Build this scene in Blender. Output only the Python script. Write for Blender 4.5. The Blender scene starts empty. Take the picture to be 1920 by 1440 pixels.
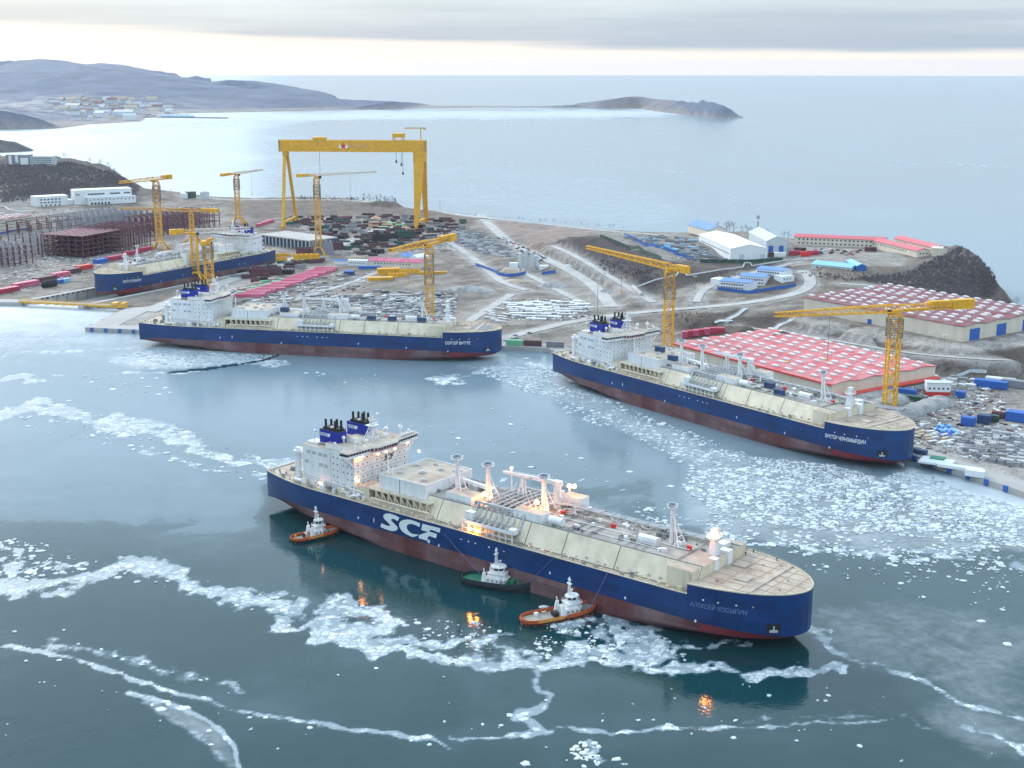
import bpy, math, random
import numpy as np
from mathutils import Vector, Matrix
from mathutils.geometry import delaunay_2d_cdt
S = bpy.context.scene
COL = S.collection
rnd = random.Random(7)

# ------------------------------------------------------------------ camera
FPX, CAMH, HOR = 2520.0, 225.0, 118.0       # focal length in photo pixels, camera height, true horizontal
TH = math.atan((720 - HOR) / FPX)
CT, ST = math.cos(TH), math.sin(TH)
cam = bpy.data.objects.new('camera', bpy.data.cameras.new('camera'))
COL.objects.link(cam)
cam.location = (0, 0, CAMH)
cam.rotation_euler = (math.pi / 2 - TH, 0, 0)
cam.data.sensor_width = 36
cam.data.lens = FPX / 1920 * 36
cam.data.clip_start = 1
cam.data.clip_end = 60000
S.camera = cam

# ------------------------------------------------------------------ sky, sun, exposure
W = bpy.data.worlds.new('World')
S.world = W
W.use_nodes = True
wt = W.node_tree
for n in list(wt.nodes):
    wt.nodes.remove(n)

def wn(t, **k):
    n = wt.nodes.new(t)
    for a, b in k.items():
        setattr(n, a, b)
    return n

def wl(a, b):
    wt.links.new(a, b)

def wmath(op, a, b=None, clamp=False):
    n = wn('ShaderNodeMath', operation=op, use_clamp=clamp)
    for i, v in enumerate((a, b)):
        if v is None:
            continue
        if isinstance(v, (int, float)):
            n.inputs[i].default_value = v
        else:
            wl(v, n.inputs[i])
    return n.outputs[0]

def wsmooth(v, lo, hi):
    n = wn('ShaderNodeMapRange', interpolation_type='SMOOTHSTEP')
    wl(v, n.inputs[0])
    for i, x in ((1, lo), (2, hi)):
        if isinstance(x, (int, float)):
            n.inputs[i].default_value = x
        else:
            wl(x, n.inputs[i])
    return n.outputs[0]

def wmix(f, a, b):
    n = wn('ShaderNodeMix', data_type='RGBA')
    if isinstance(f, (int, float)):
        n.inputs[0].default_value = f
    else:
        wl(f, n.inputs[0])
    for i, v in ((6, a), (7, b)):
        if isinstance(v, tuple):
            n.inputs[i].default_value = (*v, 1)
        else:
            wl(v, n.inputs[i])
    return n.outputs[2]

SUN_EL, SUN_AZ = math.radians(24), math.radians(-35)
sky = wn('ShaderNodeTexSky')
sky.sky_type = 'NISHITA'
sky.sun_disc = False
sky.sun_elevation = SUN_EL
sky.sun_rotation = SUN_AZ
tc = wn('ShaderNodeTexCoord')
sep = wn('ShaderNodeSeparateXYZ')
wl(tc.outputs['Generated'], sep.inputs[0])
dx, dy, dz = sep.outputs
# cloud deck: long streaks, stretched along the horizon
mp = wn('ShaderNodeMapping')
mp.inputs['Scale'].default_value = (2.2, 2.2, 55)
wl(tc.outputs['Generated'], mp.inputs[0])
nz = wn('ShaderNodeTexNoise')
nz.inputs['Scale'].default_value = 1.6
nz.inputs['Detail'].default_value = 7
nz.inputs['Roughness'].default_value = 0.55
wl(mp.outputs[0], nz.inputs['Vector'])
mp2 = wn('ShaderNodeMapping')
mp2.inputs['Scale'].default_value = (1.5, 1.5, 9)
mp2.inputs['Location'].default_value = (3.1, 1.7, 0.4)
wl(tc.outputs['Generated'], mp2.inputs[0])
nz2 = wn('ShaderNodeTexNoise')
nz2.inputs['Scale'].default_value = 1.3
nz2.inputs['Detail'].default_value = 5
wl(mp2.outputs[0], nz2.inputs['Vector'])
# lower edge of the grey bank climbs towards the left
left = wmath('MULTIPLY', wmath('MAXIMUM', wmath('MULTIPLY', dx, -1.0), -0.35), 1.0)
edge = wmath('ADD', wmath('MULTIPLY', wmath('POWER', wmath('ADD', left, 0.36), 2.0), 0.036), 0.0045)
edge = wmath('MINIMUM', edge, 0.040)
edge = wmath('ADD', edge, wmath('MULTIPLY', wmath('SUBTRACT', nz.outputs[0], 0.5), 0.016))
bank = wsmooth(dz, wmath('SUBTRACT', edge, 0.001), wmath('ADD', edge, 0.006))
c_low = (0.50, 0.462, 0.425)
c_bank = (0.20, 0.25, 0.315)
c_mid = (0.285, 0.335, 0.372)
c_hi = (0.55, 0.70, 0.84)
c_band = wmix(wsmooth(wmath('ADD', dz, wmath('MULTIPLY', wmath('SUBTRACT', nz.outputs[0], 0.5), 0.055)), 0.014, 0.046), c_bank, c_mid)
c_up = wmix(wsmooth(dz, 0.05, 0.42), c_band, c_hi)
c_up = wmix(wmath('MULTIPLY', wsmooth(nz2.outputs[0], 0.42, 0.68), 0.35), c_up, (0.48, 0.55, 0.60))
cloud = wmix(bank, c_low, c_up)
scn = wn('ShaderNodeVectorMath', operation='SCALE')
wl(sky.outputs[0], scn.inputs[0])
scn.inputs['Scale'].default_value = 0.10
tot = wmix(0.93, scn.outputs[0], cloud)
bg = wn('ShaderNodeBackground')
bg.inputs[1].default_value = 1.0
wl(tot, bg.inputs[0])
wo = wn('ShaderNodeOutputWorld')
wl(bg.outputs[0], wo.inputs[0])

sun = bpy.data.objects.new('sun', bpy.data.lights.new('sun', 'SUN'))
COL.objects.link(sun)
sun.data.energy = 1.5
sun.data.angle = math.radians(16)
sun.data.color = (1.0, 0.95, 0.90)
sd = Vector((math.sin(SUN_AZ) * math.cos(SUN_EL), math.cos(SUN_AZ) * math.cos(SUN_EL), math.sin(SUN_EL)))
sun.rotation_euler = sd.to_track_quat('Z', 'Y').to_euler()
S.view_settings.view_transform = 'Standard'
S.view_settings.look = 'None'
S.view_settings.gamma = 1
S.view_settings.use_curve_mapping = False
S.view_settings.exposure = 1.13
S.cycles.use_denoising = True
S.cycles.max_bounces = 5
S.cycles.diffuse_bounces = 2
S.cycles.glossy_bounces = 2
S.cycles.transmission_bounces = 2
S.cycles.transparent_max_bounces = 4
S.cycles.volume_bounces = 0
S.cycles.sample_clamp_indirect = 4
S.cycles.caustics_reflective = False
S.cycles.caustics_refractive = False

# ------------------------------------------------------------------ where a sight line of the survey meets a level
def P(px, py, z=0.0):
    ddx, ddy = (px - 960) / FPX, (720 - py) / FPX
    t = (z - CAMH) / (-ST + ddy * CT)
    return Vector((ddx * t, (CT + ddy * ST) * t, z))

def PY(px, py, Y):
    ddx, ddy = (px - 960) / FPX, (720 - py) / FPX
    t = Y / (CT + ddy * ST)
    return Vector((ddx * t, Y, CAMH + (-ST + ddy * CT) * t))

def proj(x, y, z):
    z = z - CAMH
    d = y * CT - z * ST
    u = y * ST + z * CT
    return 960 + FPX * x / d, 720 - FPX * u / d

def zat(x, y, py):
    v = (720 - py) / FPX      # u/d = v
    return CAMH + y * (v * CT - ST) / (CT + v * ST)

def ppd(x, y, z):             # photo pixels per metre
    return FPX / (y * CT - (z - CAMH) * ST)

# ------------------------------------------------------------------ noise for meshes
def vnoise(x, y, seed=0):
    x = np.asarray(x, float); y = np.asarray(y, float)
    xi = np.floor(x).astype(np.int64); yi = np.floor(y).astype(np.int64)
    fx = x - xi; fy = y - yi
    fx = fx * fx * (3 - 2 * fx); fy = fy * fy * (3 - 2 * fy)
    def h(a, b):
        n = (a * 374761393 + b * 668265263 + seed * 974711) & 0x7fffffff
        n = ((n ^ (n >> 13)) * 1274126177) & 0x7fffffff
        return ((n ^ (n >> 16)) & 0xffff) / 65535.0
    a = h(xi, yi); b = h(xi + 1, yi); c = h(xi, yi + 1); d = h(xi + 1, yi + 1)
    return (a * (1 - fx) + b * fx) * (1 - fy) + (c * (1 - fx) + d * fx) * fy

def fbm(x, y, o=4, seed=0):
    s, a, t = 0, 1, 0
    for i in range(o):
        s = s + a * vnoise(np.asarray(x) * 2 ** i, np.asarray(y) * 2 ** i, seed + i)
        t += a
        a *= 0.5
    return s / t

def inpoly(x, y, poly):
    x = np.asarray(x); y = np.asarray(y)
    r = np.zeros(x.shape, bool)
    n = len(poly)
    for i in range(n):
        x1, y1 = poly[i]; x2, y2 = poly[(i + 1) % n]
        if y1 == y2:
            continue
        c = (y1 > y) != (y2 > y)
        r ^= c & (x < (x2 - x1) * (y - y1) / (y2 - y1) + x1)
    return r

def pdist(x, y, line, ys=1.0):
    d = np.full(np.shape(x), 1e9)
    for i in range(len(line) - 1):
        x1, y1 = line[i][0], line[i][1] * ys
        x2, y2 = line[i + 1][0], line[i + 1][1] * ys
        vx, vy = x2 - x1, y2 - y1
        t = np.clip(((x - x1) * vx + (y * ys - y1) * vy) / (vx * vx + vy * vy + 1e-9), 0, 1)
        d = np.minimum(d, np.hypot(x - x1 - t * vx, y * ys - y1 - t * vy))
    return d

# ------------------------------------------------------------------ materials
M = {}

def mat(name, col, rough=0.6, col2=None, ns=0.15, namt=0.5, metal=0.0, spec=0.4, streak=False, bump=0.0, detail=5, plates=False):
    """Paint or ground: base colour, worn by a second colour through procedural noise in object space."""
    m = bpy.data.materials.new(name)
    m.use_nodes = True
    nt = m.node_tree
    b = nt.nodes['Principled BSDF']
    b.inputs['Roughness'].default_value = rough
    b.inputs['Metallic'].default_value = metal
    b.inputs['Specular IOR Level'].default_value = spec
    if col2 is None:
        col2 = tuple(c * 0.72 for c in col)
    t = nt.nodes.new('ShaderNodeTexCoord')
    mpn = nt.nodes.new('ShaderNodeMapping')
    mpn.inputs['Scale'].default_value = (1, 1, 0.18) if streak else (1, 1, 1)
    nt.links.new(t.outputs['Object'], mpn.inputs[0])
    n = nt.nodes.new('ShaderNodeTexNoise')
    n.inputs['Scale'].default_value = ns
    n.inputs['Detail'].default_value = detail
    n.inputs['Roughness'].default_value = 0.65
    nt.links.new(mpn.outputs[0], n.inputs['Vector'])
    r = nt.nodes.new('ShaderNodeMapRange')
    r.inputs[1].default_value = 0.40
    r.inputs[2].default_value = 0.70
    r.inputs[3].default_value = 0
    r.inputs[4].default_value = namt
    nt.links.new(n.outputs[0], r.inputs[0])
    x = nt.nodes.new('ShaderNodeMix')
    x.data_type = 'RGBA'
    x.inputs[6].default_value = (*col, 1)
    x.inputs[7].default_value = (*col2, 1)
    nt.links.new(r.outputs[0], x.inputs[0])
    out_c = x.outputs[2]
    if plates:      # welded plating: rows of plates, each a shade apart, with fine seams
        sp = nt.nodes.new('ShaderNodeSeparateXYZ'); cb_ = nt.nodes.new('ShaderNodeCombineXYZ')
        nt.links.new(t.outputs['Object'], sp.inputs[0])
        nt.links.new(sp.outputs[0], cb_.inputs[0]); nt.links.new(sp.outputs[2], cb_.inputs[1])
        br_ = nt.nodes.new('ShaderNodeTexBrick')
        br_.inputs['Scale'].default_value = 1.0
        br_.inputs['Brick Width'].default_value = 11.0; br_.inputs['Row Height'].default_value = 2.9
        br_.inputs['Mortar Size'].default_value = 0.07
        br_.inputs['Color1'].default_value = (0.74, 0.74, 0.74, 1); br_.inputs['Color2'].default_value = (1.15, 1.15, 1.15, 1); br_.inputs['Mortar'].default_value = (0.62, 0.62, 0.62, 1)
        nt.links.new(cb_.outputs[0], br_.inputs['Vector'])
        ml = nt.nodes.new('ShaderNodeVectorMath'); ml.operation = 'MULTIPLY'
        nt.links.new(out_c, ml.inputs[0]); nt.links.new(br_.outputs[0], ml.inputs[1])
        out_c = ml.outputs[0]
    nt.links.new(out_c, b.inputs['Base Color'])
    if bump:
        bu = nt.nodes.new('ShaderNodeBump')
        bu.inputs['Strength'].default_value = bump
        bu.inputs['Distance'].default_value = 1.0
        nt.links.new(n.outputs[0], bu.inputs['Height'])
        nt.links.new(bu.outputs[0], b.inputs['Normal'])
    M[name] = m
    return m

def emat(name, col, strength):
    m = bpy.data.materials.new(name)
    m.use_nodes = True
    b = m.node_tree.nodes['Principled BSDF']
    b.inputs['Base Color'].default_value = (*col, 1)
    b.inputs['Emission Color'].default_value = (*col, 1)
    b.inputs['Emission Strength'].default_value = strength
    M[name] = m
    return m

mat('rust_line', (0.44, 0.35, 0.26), 0.85, (0.50, 0.30, 0.17), 0.2, 1.0)
mat('hull_blue', (0.0005, 0.030, 0.135), 0.38, (0.002, 0.044, 0.165), 0.06, 1.0, streak=True, detail=8, plates=True)
mat('hull_red', (0.12, 0.032, 0.034), 0.7, (0.21, 0.155, 0.16), 0.035, 1.0, streak=True, detail=10, plates=True)
mat('hull_fresh_red', (0.26, 0.02, 0.03), 0.5, (0.16, 0.05, 0.06), 0.04, 0.7)
mat('ship_white', (0.78, 0.80, 0.81), 0.5, (0.50, 0.49, 0.47), 0.25, 0.55, streak=True, detail=9)
mat('ship_cream', (0.70, 0.63, 0.48), 0.55, (0.46, 0.39, 0.28), 0.16, 0.75, streak=True, detail=9)
mat('deck_cream', (0.47, 0.41, 0.34), 0.75, (0.28, 0.21, 0.16), 0.11, 1.0, detail=10)
mat('deck_gray', (0.38, 0.35, 0.31), 0.8, (0.20, 0.19, 0.17), 0.09, 1.0, detail=10)
mat('rust', (0.50, 0.28, 0.14), 0.85, (0.52, 0.44, 0.34), 0.12, 1.0)
mat('seam_shade_dark', (0.10, 0.10, 0.10), 0.8)
mat('funnel_blue', (0.004, 0.018, 0.30), 0.45, (0.004, 0.016, 0.24), 0.2, 0.5)
mat('black', (0.012, 0.013, 0.015), 0.6)
mat('rubber', (0.018, 0.018, 0.02), 0.85)
mat('glass_dark', (0.015, 0.022, 0.03), 0.12, (0.03, 0.04, 0.05), 0.3, 0.5)
mat('red_strip', (0.55, 0.05, 0.03), 0.5)
mat('pipe_gray', (0.45, 0.47, 0.48), 0.5, (0.30, 0.31, 0.32), 0.2, 0.6)
mat('machine_gray', (0.22, 0.23, 0.24), 0.6, (0.12, 0.12, 0.12), 0.3, 0.8)
mat('red_box', (0.62, 0.03, 0.03), 0.5)
mat('logo_white', (0.72, 0.80, 0.80), 0.55, (0.60, 0.70, 0.71), 0.15, 0.6)
mat('name_white', (0.78, 0.80, 0.82), 0.55)
mat('name_faded', (0.16, 0.24, 0.42), 0.6, (0.02, 0.06, 0.20), 0.6, 1.0)
mat('yellow', (0.80, 0.42, 0.008), 0.5, (0.50, 0.25, 0.03), 0.25, 0.8, detail=8)
mat('yellow_light', (0.72, 0.40, 0.06), 0.55, (0.52, 0.28, 0.06), 0.2, 0.6)
mat('crane_white', (0.68, 0.62, 0.55), 0.6)
mat('navy', (0.02, 0.05, 0.13), 0.55, (0.04, 0.08, 0.17), 0.3, 0.7)
mat('blue_paint', (0.02, 0.12, 0.45), 0.5, (0.03, 0.09, 0.30), 0.2, 0.6)
mat('sky_blue_roof', (0.22, 0.50, 0.70), 0.5, (0.28, 0.50, 0.62), 0.1, 0.6)
mat('blue_roof', (0.12, 0.24, 0.55), 0.5, (0.18, 0.30, 0.55), 0.1, 0.5)
mat('red_roof', (0.62, 0.13, 0.15), 0.55, (0.52, 0.16, 0.17), 0.03, 0.7)
mat('coral_roof', (0.50, 0.085, 0.095), 0.6, (0.62, 0.34, 0.34), 0.07, 0.8, detail=9)
mat('dark_red_roof', (0.17, 0.03, 0.04), 0.6, (0.34, 0.20, 0.20), 0.07, 0.7, detail=9)
mat('awning_red', (0.68, 0.06, 0.05), 0.5)
mat('wall_cream', (0.68, 0.62, 0.51), 0.7, (0.50, 0.45, 0.37), 0.15, 0.55, streak=True)
mat('wall_white', (0.72, 0.76, 0.78), 0.7, (0.60, 0.64, 0.66), 0.06, 0.5)
mat('wall_gray', (0.50, 0.56, 0.58), 0.65, (0.42, 0.47, 0.49), 0.06, 0.6)
mat('skylight_white', (0.64, 0.62, 0.62), 0.55, (0.48, 0.44, 0.44), 0.15, 0.6)
mat('steel_red', (0.09, 0.028, 0.035), 0.65, (0.10, 0.04, 0.05), 0.1, 0.8)
mat('steel_maroon', (0.11, 0.028, 0.045), 0.65, (0.16, 0.04, 0.07), 0.1, 0.8)
mat('steel_gray', (0.20, 0.21, 0.24), 0.6, (0.28, 0.29, 0.32), 0.1, 0.8)
mat('concrete', (0.42, 0.41, 0.39), 0.85, (0.30, 0.29, 0.28), 0.05, 0.8, detail=8)
mat('quay_top', (0.38, 0.37, 0.355), 0.85, (0.30, 0.29, 0.28), 0.06, 0.9, detail=9)
mat('road', (0.42, 0.415, 0.40), 0.85, (0.29, 0.28, 0.265), 0.05, 0.9, detail=8)
mat('magenta', (0.50, 0.07, 0.16), 0.5, (0.62, 0.20, 0.28), 0.15, 0.8)
mat('crimson', (0.40, 0.03, 0.07), 0.5, (0.30, 0.03, 0.06), 0.2, 0.8)
mat('maroon_dark', (0.11, 0.04, 0.05), 0.7, (0.07, 0.04, 0.045), 0.2, 0.8)
mat('dark_green', (0.02, 0.08, 0.06), 0.6, (0.03, 0.06, 0.05), 0.2, 0.8)
mat('mint', (0.20, 0.50, 0.30), 0.6)
mat('deck_green', (0.01, 0.22, 0.11), 0.5, (0.03, 0.18, 0.12), 0.4, 0.8)
mat('orange', (0.50, 0.09, 0.015), 0.5, (0.34, 0.08, 0.03), 0.6, 0.9)
mat('tug_yellow', (0.66, 0.30, 0.04), 0.5, (0.40, 0.16, 0.04), 0.5, 1.0)
mat('tug_dark', (0.015, 0.03, 0.04), 0.5, (0.03, 0.05, 0.06), 0.4, 0.8)
mat('bark', (0.15, 0.13, 0.135), 0.9, (0.22, 0.20, 0.20), 1.0, 0.8)
mat('brush', (0.13, 0.115, 0.125), 0.95, (0.20, 0.18, 0.18), 0.05, 1.0)
mat('sand_tan', (0.48, 0.40, 0.30), 0.9, (0.38, 0.31, 0.24), 0.1, 0.7)
mat('snow_pile', (0.56, 0.57, 0.58), 0.8, (0.45, 0.44, 0.43), 0.1, 0.8)
mat('ice_white', (0.58, 0.62, 0.64), 0.75, (0.40, 0.47, 0.51), 0.2, 0.8)
mat('ice_gray', (0.42, 0.48, 0.51), 0.7, (0.30, 0.38, 0.43), 0.3, 0.8)
mat('ice_wet', (0.27, 0.34, 0.38), 0.5, (0.19, 0.27, 0.32), 0.3, 0.8)
mat('scrap', (0.20, 0.20, 0.20), 0.8, (0.42, 0.42, 0.42), 0.15, 1.0)
mat('rock', (0.075, 0.07, 0.075), 0.9, (0.16, 0.14, 0.14), 0.05, 0.9)
mat('skin', (0.5, 0.3, 0.22), 0.6)
mat('cloth_dark', (0.03, 0.035, 0.05), 0.8)
mat('cloth_orange', (0.6, 0.16, 0.03), 0.8)
mat('lime', (0.30, 0.62, 0.12), 0.6)
mat('glow_pane', (0.12, 0.16, 0.18), 0.2)
emat('lamp_warm', (1.0, 0.48, 0.18), 8)
emat('lamp_hot', (1.0, 0.30, 0.05), 45)

# ------------------------------------------------------------------ mesh builder
class MB:
    def __init__(s):
        s.v = []; s.f = []; s.m = []

    def add(s, vs, fs, mi=0):
        o = len(s.v)
        s.v.extend([tuple(p) for p in vs])
        s.f.extend([tuple(i + o for i in f) for f in fs])
        s.m.extend([mi] * len(fs))
        return s

    def box(s, x0, x1, y0, y1, z0, z1, mi=0, top=None):
        vs = [(x0, y0, z0), (x1, y0, z0), (x1, y1, z0), (x0, y1, z0), (x0, y0, z1), (x1, y0, z1), (x1, y1, z1), (x0, y1, z1)]
        s.add(vs, [(0, 3, 2, 1), (0, 1, 5, 4), (1, 2, 6, 5), (2, 3, 7, 6), (3, 0, 4, 7)], mi)
        s.add(vs[4:], [(0, 1, 2, 3)], mi if top is None else top)
        return s

    def beam(s, p, q, w=0.3, h=None, mi=0):
        p = Vector(p); q = Vector(q); h = h or w
        d = (q - p)
        if d.length < 1e-6:
            return s
        d.normalize()
        up = Vector((0, 0, 1)) if abs(d.z) < 0.95 else Vector((1, 0, 0))
        a = d.cross(up).normalized(); b = a.cross(d).normalized()
        a = a * w / 2; b = b * h / 2
        vs = [p - a - b, p + a - b, p + a + b, p - a + b, q - a - b, q + a - b, q + a + b, q - a + b]
        return s.add(vs, [(0, 1, 2, 3), (7, 6, 5, 4), (0, 4, 5, 1), (1, 5, 6, 2), (2, 6, 7, 3), (3, 7, 4, 0)], mi)

    def tube(s, p, q, r0, r1=None, n=10, mi=0, cap=True):
        p = Vector(p); q = Vector(q); r1 = r0 if r1 is None else r1
        d = (q - p).normalized()
        up = Vector((0, 0, 1)) if abs(d.z) < 0.95 else Vector((1, 0, 0))
        a = d.cross(up).normalized(); b = a.cross(d).normalized()
        vs = []
        for c, r in ((p, r0), (q, r1)):
            for i in range(n):
                t = 2 * math.pi * i / n
                vs.append(c + a * math.cos(t) * r + b * math.sin(t) * r)
        fs = [(i, i + n, (i + 1) % n + n, (i + 1) % n) for i in range(n)]
        if cap:
            fs += [tuple(range(n)), tuple(range(2 * n - 1, n - 1, -1))]
        return s.add(vs, fs, mi)

    def path(s, pts, r, n=6, mi=0):
        for a, b in zip(pts[:-1], pts[1:]):
            s.tube(a, b, r, n=n, mi=mi)
        return s

    def prism(s, poly, z0, z1, mi=0, top=None):
        n = len(poly)
        a = sum(poly[i][0] * poly[(i + 1) % n][1] - poly[(i + 1) % n][0] * poly[i][1] for i in range(n))
        if a < 0:
            poly = poly[::-1]
        vs = [(x, y, z0) for x, y in poly] + [(x, y, z1) for x, y in poly]
        s.add(vs, [(i, (i + 1) % n, (i + 1) % n + n, i + n) for i in range(n)] + [tuple(range(n - 1, -1, -1))], mi)
        s.add(vs[n:], [tuple(range(n))], mi if top is None else top)
        return s

    def sphere(s, c, r, n=8, mi=0, sz=1.0):
        vs = [(c[0], c[1], c[2] + r * sz)]
        k = max(3, n // 2)
        for j in range(1, k):
            ph = math.pi * j / k
            for i in range(n):
                t = 2 * math.pi * i / n
                vs.append((c[0] + r * math.sin(ph) * math.cos(t), c[1] + r * math.sin(ph) * math.sin(t), c[2] + r * sz * math.cos(ph)))
        vs.append((c[0], c[1], c[2] - r * sz))
        fs = [(0, 1 + i, 1 + (i + 1) % n) for i in range(n)]
        for j in range(k - 2):
            for i in range(n):
                a = 1 + j * n + i; b = 1 + j * n + (i + 1) % n
                fs.append((a, a + n, b + n, b))
        e = len(vs) - 1
        fs += [(e, e - n + (i + 1) % n, e - n + i) for i in range(n)]
        return s.add(vs, fs, mi)

    def lattice(s, p, q, w, h, seg, t=0.35, td=None, mi=0, up=(0, 0, 1)):
        """Four chords between p and q with zig-zag bracing on every side."""
        p = Vector(p); q = Vector(q); d = q - p
        L = d.length; d.normalize(); up = Vector(up)
        if abs(d.dot(up)) > 0.95:
            up = Vector((1, 0, 0))
        a = d.cross(up).normalized(); b = a.cross(d).normalized()
        td = td or t * 0.65
        if not isinstance(w, tuple):
            w = (w, w)
        if not isinstance(h, tuple):
            h = (h, h)
        n = max(1, round(L / seg))
        def c(i, k):
            f = i / n
            ww = (w[0] * (1 - f) + w[1] * f) / 2; hh = (h[0] * (1 - f) + h[1] * f) / 2
            sx, sy = ((-1, -1), (1, -1), (1, 1), (-1, 1))[k % 4]
            return p + d * (L * f) + a * sx * ww + b * sy * hh
        for k in range(4):
            s.beam(c(0, k), c(n, k), t, mi=mi)
            for i in range(n):
                if i % 2:
                    s.beam(c(i, k), c(i + 1, k + 1), td, mi=mi)
                else:
                    s.beam(c(i, k + 1), c(i + 1, k), td, mi=mi)
                s.beam(c(i, k), c(i, k + 1), td, mi=mi)
        return s

    def mesh(s, name, mats):
        me = bpy.data.meshes.new(name)
        me.from_pydata(s.v, [], s.f)
        for m in (mats if isinstance(mats, (list, tuple)) else [mats]):
            me.materials.append(M[m] if isinstance(m, str) else m)
        if any(s.m):
            me.polygons.foreach_set('material_index', s.m)
        me.update()
        return me

    def build(s, name, mats, parent=None, stuff=False, loc=None, rz=0.0):
        o = bpy.data.objects.new(name, s.mesh(name, mats))
        COL.objects.link(o)
        if parent is not None:
            o.parent = parent
        if loc is not None:
            o.location = loc
        if rz:
            o.rotation_euler = (0, 0, rz)
        if stuff:
            o['kind'] = 'stuff'
        return o

def tag(o, label, cat, group=None):
    o['label'] = label
    o['category'] = cat
    if group:
        o['group'] = group
    return o

def thing(name, label, cat, loc=(0, 0, 0), rz=0.0, group=None):
    o = bpy.data.objects.new(name, None)
    COL.objects.link(o)
    o.location = loc
    o.rotation_euler = (0, 0, rz)
    o.empty_display_size = 1
    return tag(o, label, cat, group)

def part(name, me, parent, loc=(0, 0, 0), rz=0.0):
    o = bpy.data.objects.new(name, me)
    COL.objects.link(o)
    o.parent = parent
    o.location = loc
    if rz:
        o.rotation_euler = (0, 0, rz)
    return o

KIDS = {}
def copy_tree(root, skip=()):
    kids = {}
    for o in COL.objects:
        if o.parent:
            kids.setdefault(o.parent.name, []).append(o)
    def cp(o, parent):
        c = o.copy()
        COL.objects.link(c)
        c.parent = parent
        for k in kids.get(o.name, []):
            if k.name.split('.')[0] not in skip and k.type != 'LIGHT':
                cp(k, c)
        return c
    return cp(root, None)

def struct(o):
    o['kind'] = 'structure'
    return o

def text_mesh(txt, size, mat_name, extrude=0.04, shear=0.0, bold=0.0):
    cu = bpy.data.curves.new('lettering', 'FONT')
    cu.body = txt
    cu.size = size
    cu.extrude = extrude
    cu.shear = shear
    cu.offset = bold
    cu.resolution_u = 3
    cu.align_x = 'CENTER'
    ob = bpy.data.objects.new('lettering', cu)
    COL.objects.link(ob)
    dg = bpy.context.evaluated_depsgraph_get()
    me = bpy.data.meshes.new_from_object(ob.evaluated_get(dg))
    bpy.data.objects.remove(ob)
    bpy.data.curves.remove(cu)
    me.materials.clear()
    me.materials.append(M[mat_name])
    me.name = 'lettering'
    return me

# ================================================================== ships' berths (survey of the harbour)
POSE = {'A': (-116.3, 681.9, -0.6756), 'B': (43.7, 970.6, -0.9187), 'D': (-300.4, 1093.5, -0.2144)}
_bow = P(186, 522, 19); _st = P(497, 466, 19)
_h = math.atan2(_bow.y - _st.y, _bow.x - _st.x)
C_SC = 0.83
POSE['C'] = (_bow.x - math.cos(_h) * 299 * C_SC, _bow.y - math.sin(_h) * 299 * C_SC, _h)

def loc2w(k, x, y):
    ox, oy, h = POSE[k]
    return (ox + x * math.cos(h) - y * math.sin(h), oy + x * math.sin(h) + y * math.cos(h))

# ================================================================== land: outline, heights
QZ = 3.6
EDGE = [tuple(P(2700, 1200, QZ)[:2]), tuple(P(1905, 917, QZ)[:2]), tuple(P(1700, 849, QZ)[:2]), loc2w('B', 150, 28), loc2w('B', -22, 28),
        loc2w('D', 330, 28), loc2w('D', 150, 28), loc2w('D', -75, 28), tuple(P(238, 577, QZ)[:2]), tuple(P(40, 567, QZ)[:2]), tuple(P(-500, 560, QZ)[:2])]
_back = [('Y', -500, 300, 2700), ('Y', -60, 296, 2650), ('Y', 60, 294, 2600), ('Y', 135, 299, 2550), ('Y', 205, 312, 2470), ('Y', 232, 330, 2380), ('z', 270, 352, 16), ('z', 330, 360, 12), ('z', 400, 368, 10), ('z', 480, 371, 14),
         ('z', 560, 369, 17), ('z', 640, 371, 16), ('z', 742, 374, 20), ('z', 760, 389, 8), ('z', 830, 396, 8), ('z', 900, 408, 8), ('z', 1000, 416, 9), ('z', 1100, 427, 12),
         ('z', 1200, 434, 20), ('z', 1290, 436, 30), ('z', 1400, 433, 34), ('z', 1480, 446, 34), ('z', 1600, 452, 34), ('z', 1700, 457, 34), ('z', 1765, 461, 38), ('z', 1800, 459, 40),
         ('z', 1832, 478, 36), ('z', 1858, 512, 28), ('z', 1866, 540, 16), ('z', 1846, 562, 6), ('z', 1875, 572, 12), ('z', 1925, 578, 14), ('z', 2000, 585, 16), ('z', 2300, 640, 10), ('z', 2900, 900, 6)]
def _pt(k, a, b, c):
    return PY(a, b, c) if k == 'Y' else P(a, b, c)
BACK = [tuple(_pt(*q)[:2]) for q in _back]
LAND = EDGE + BACK
ctrl = [tuple(_pt(*q)) for q in _back]
ctrl += [(x, y, 3.3) for x, y in EDGE]
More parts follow.
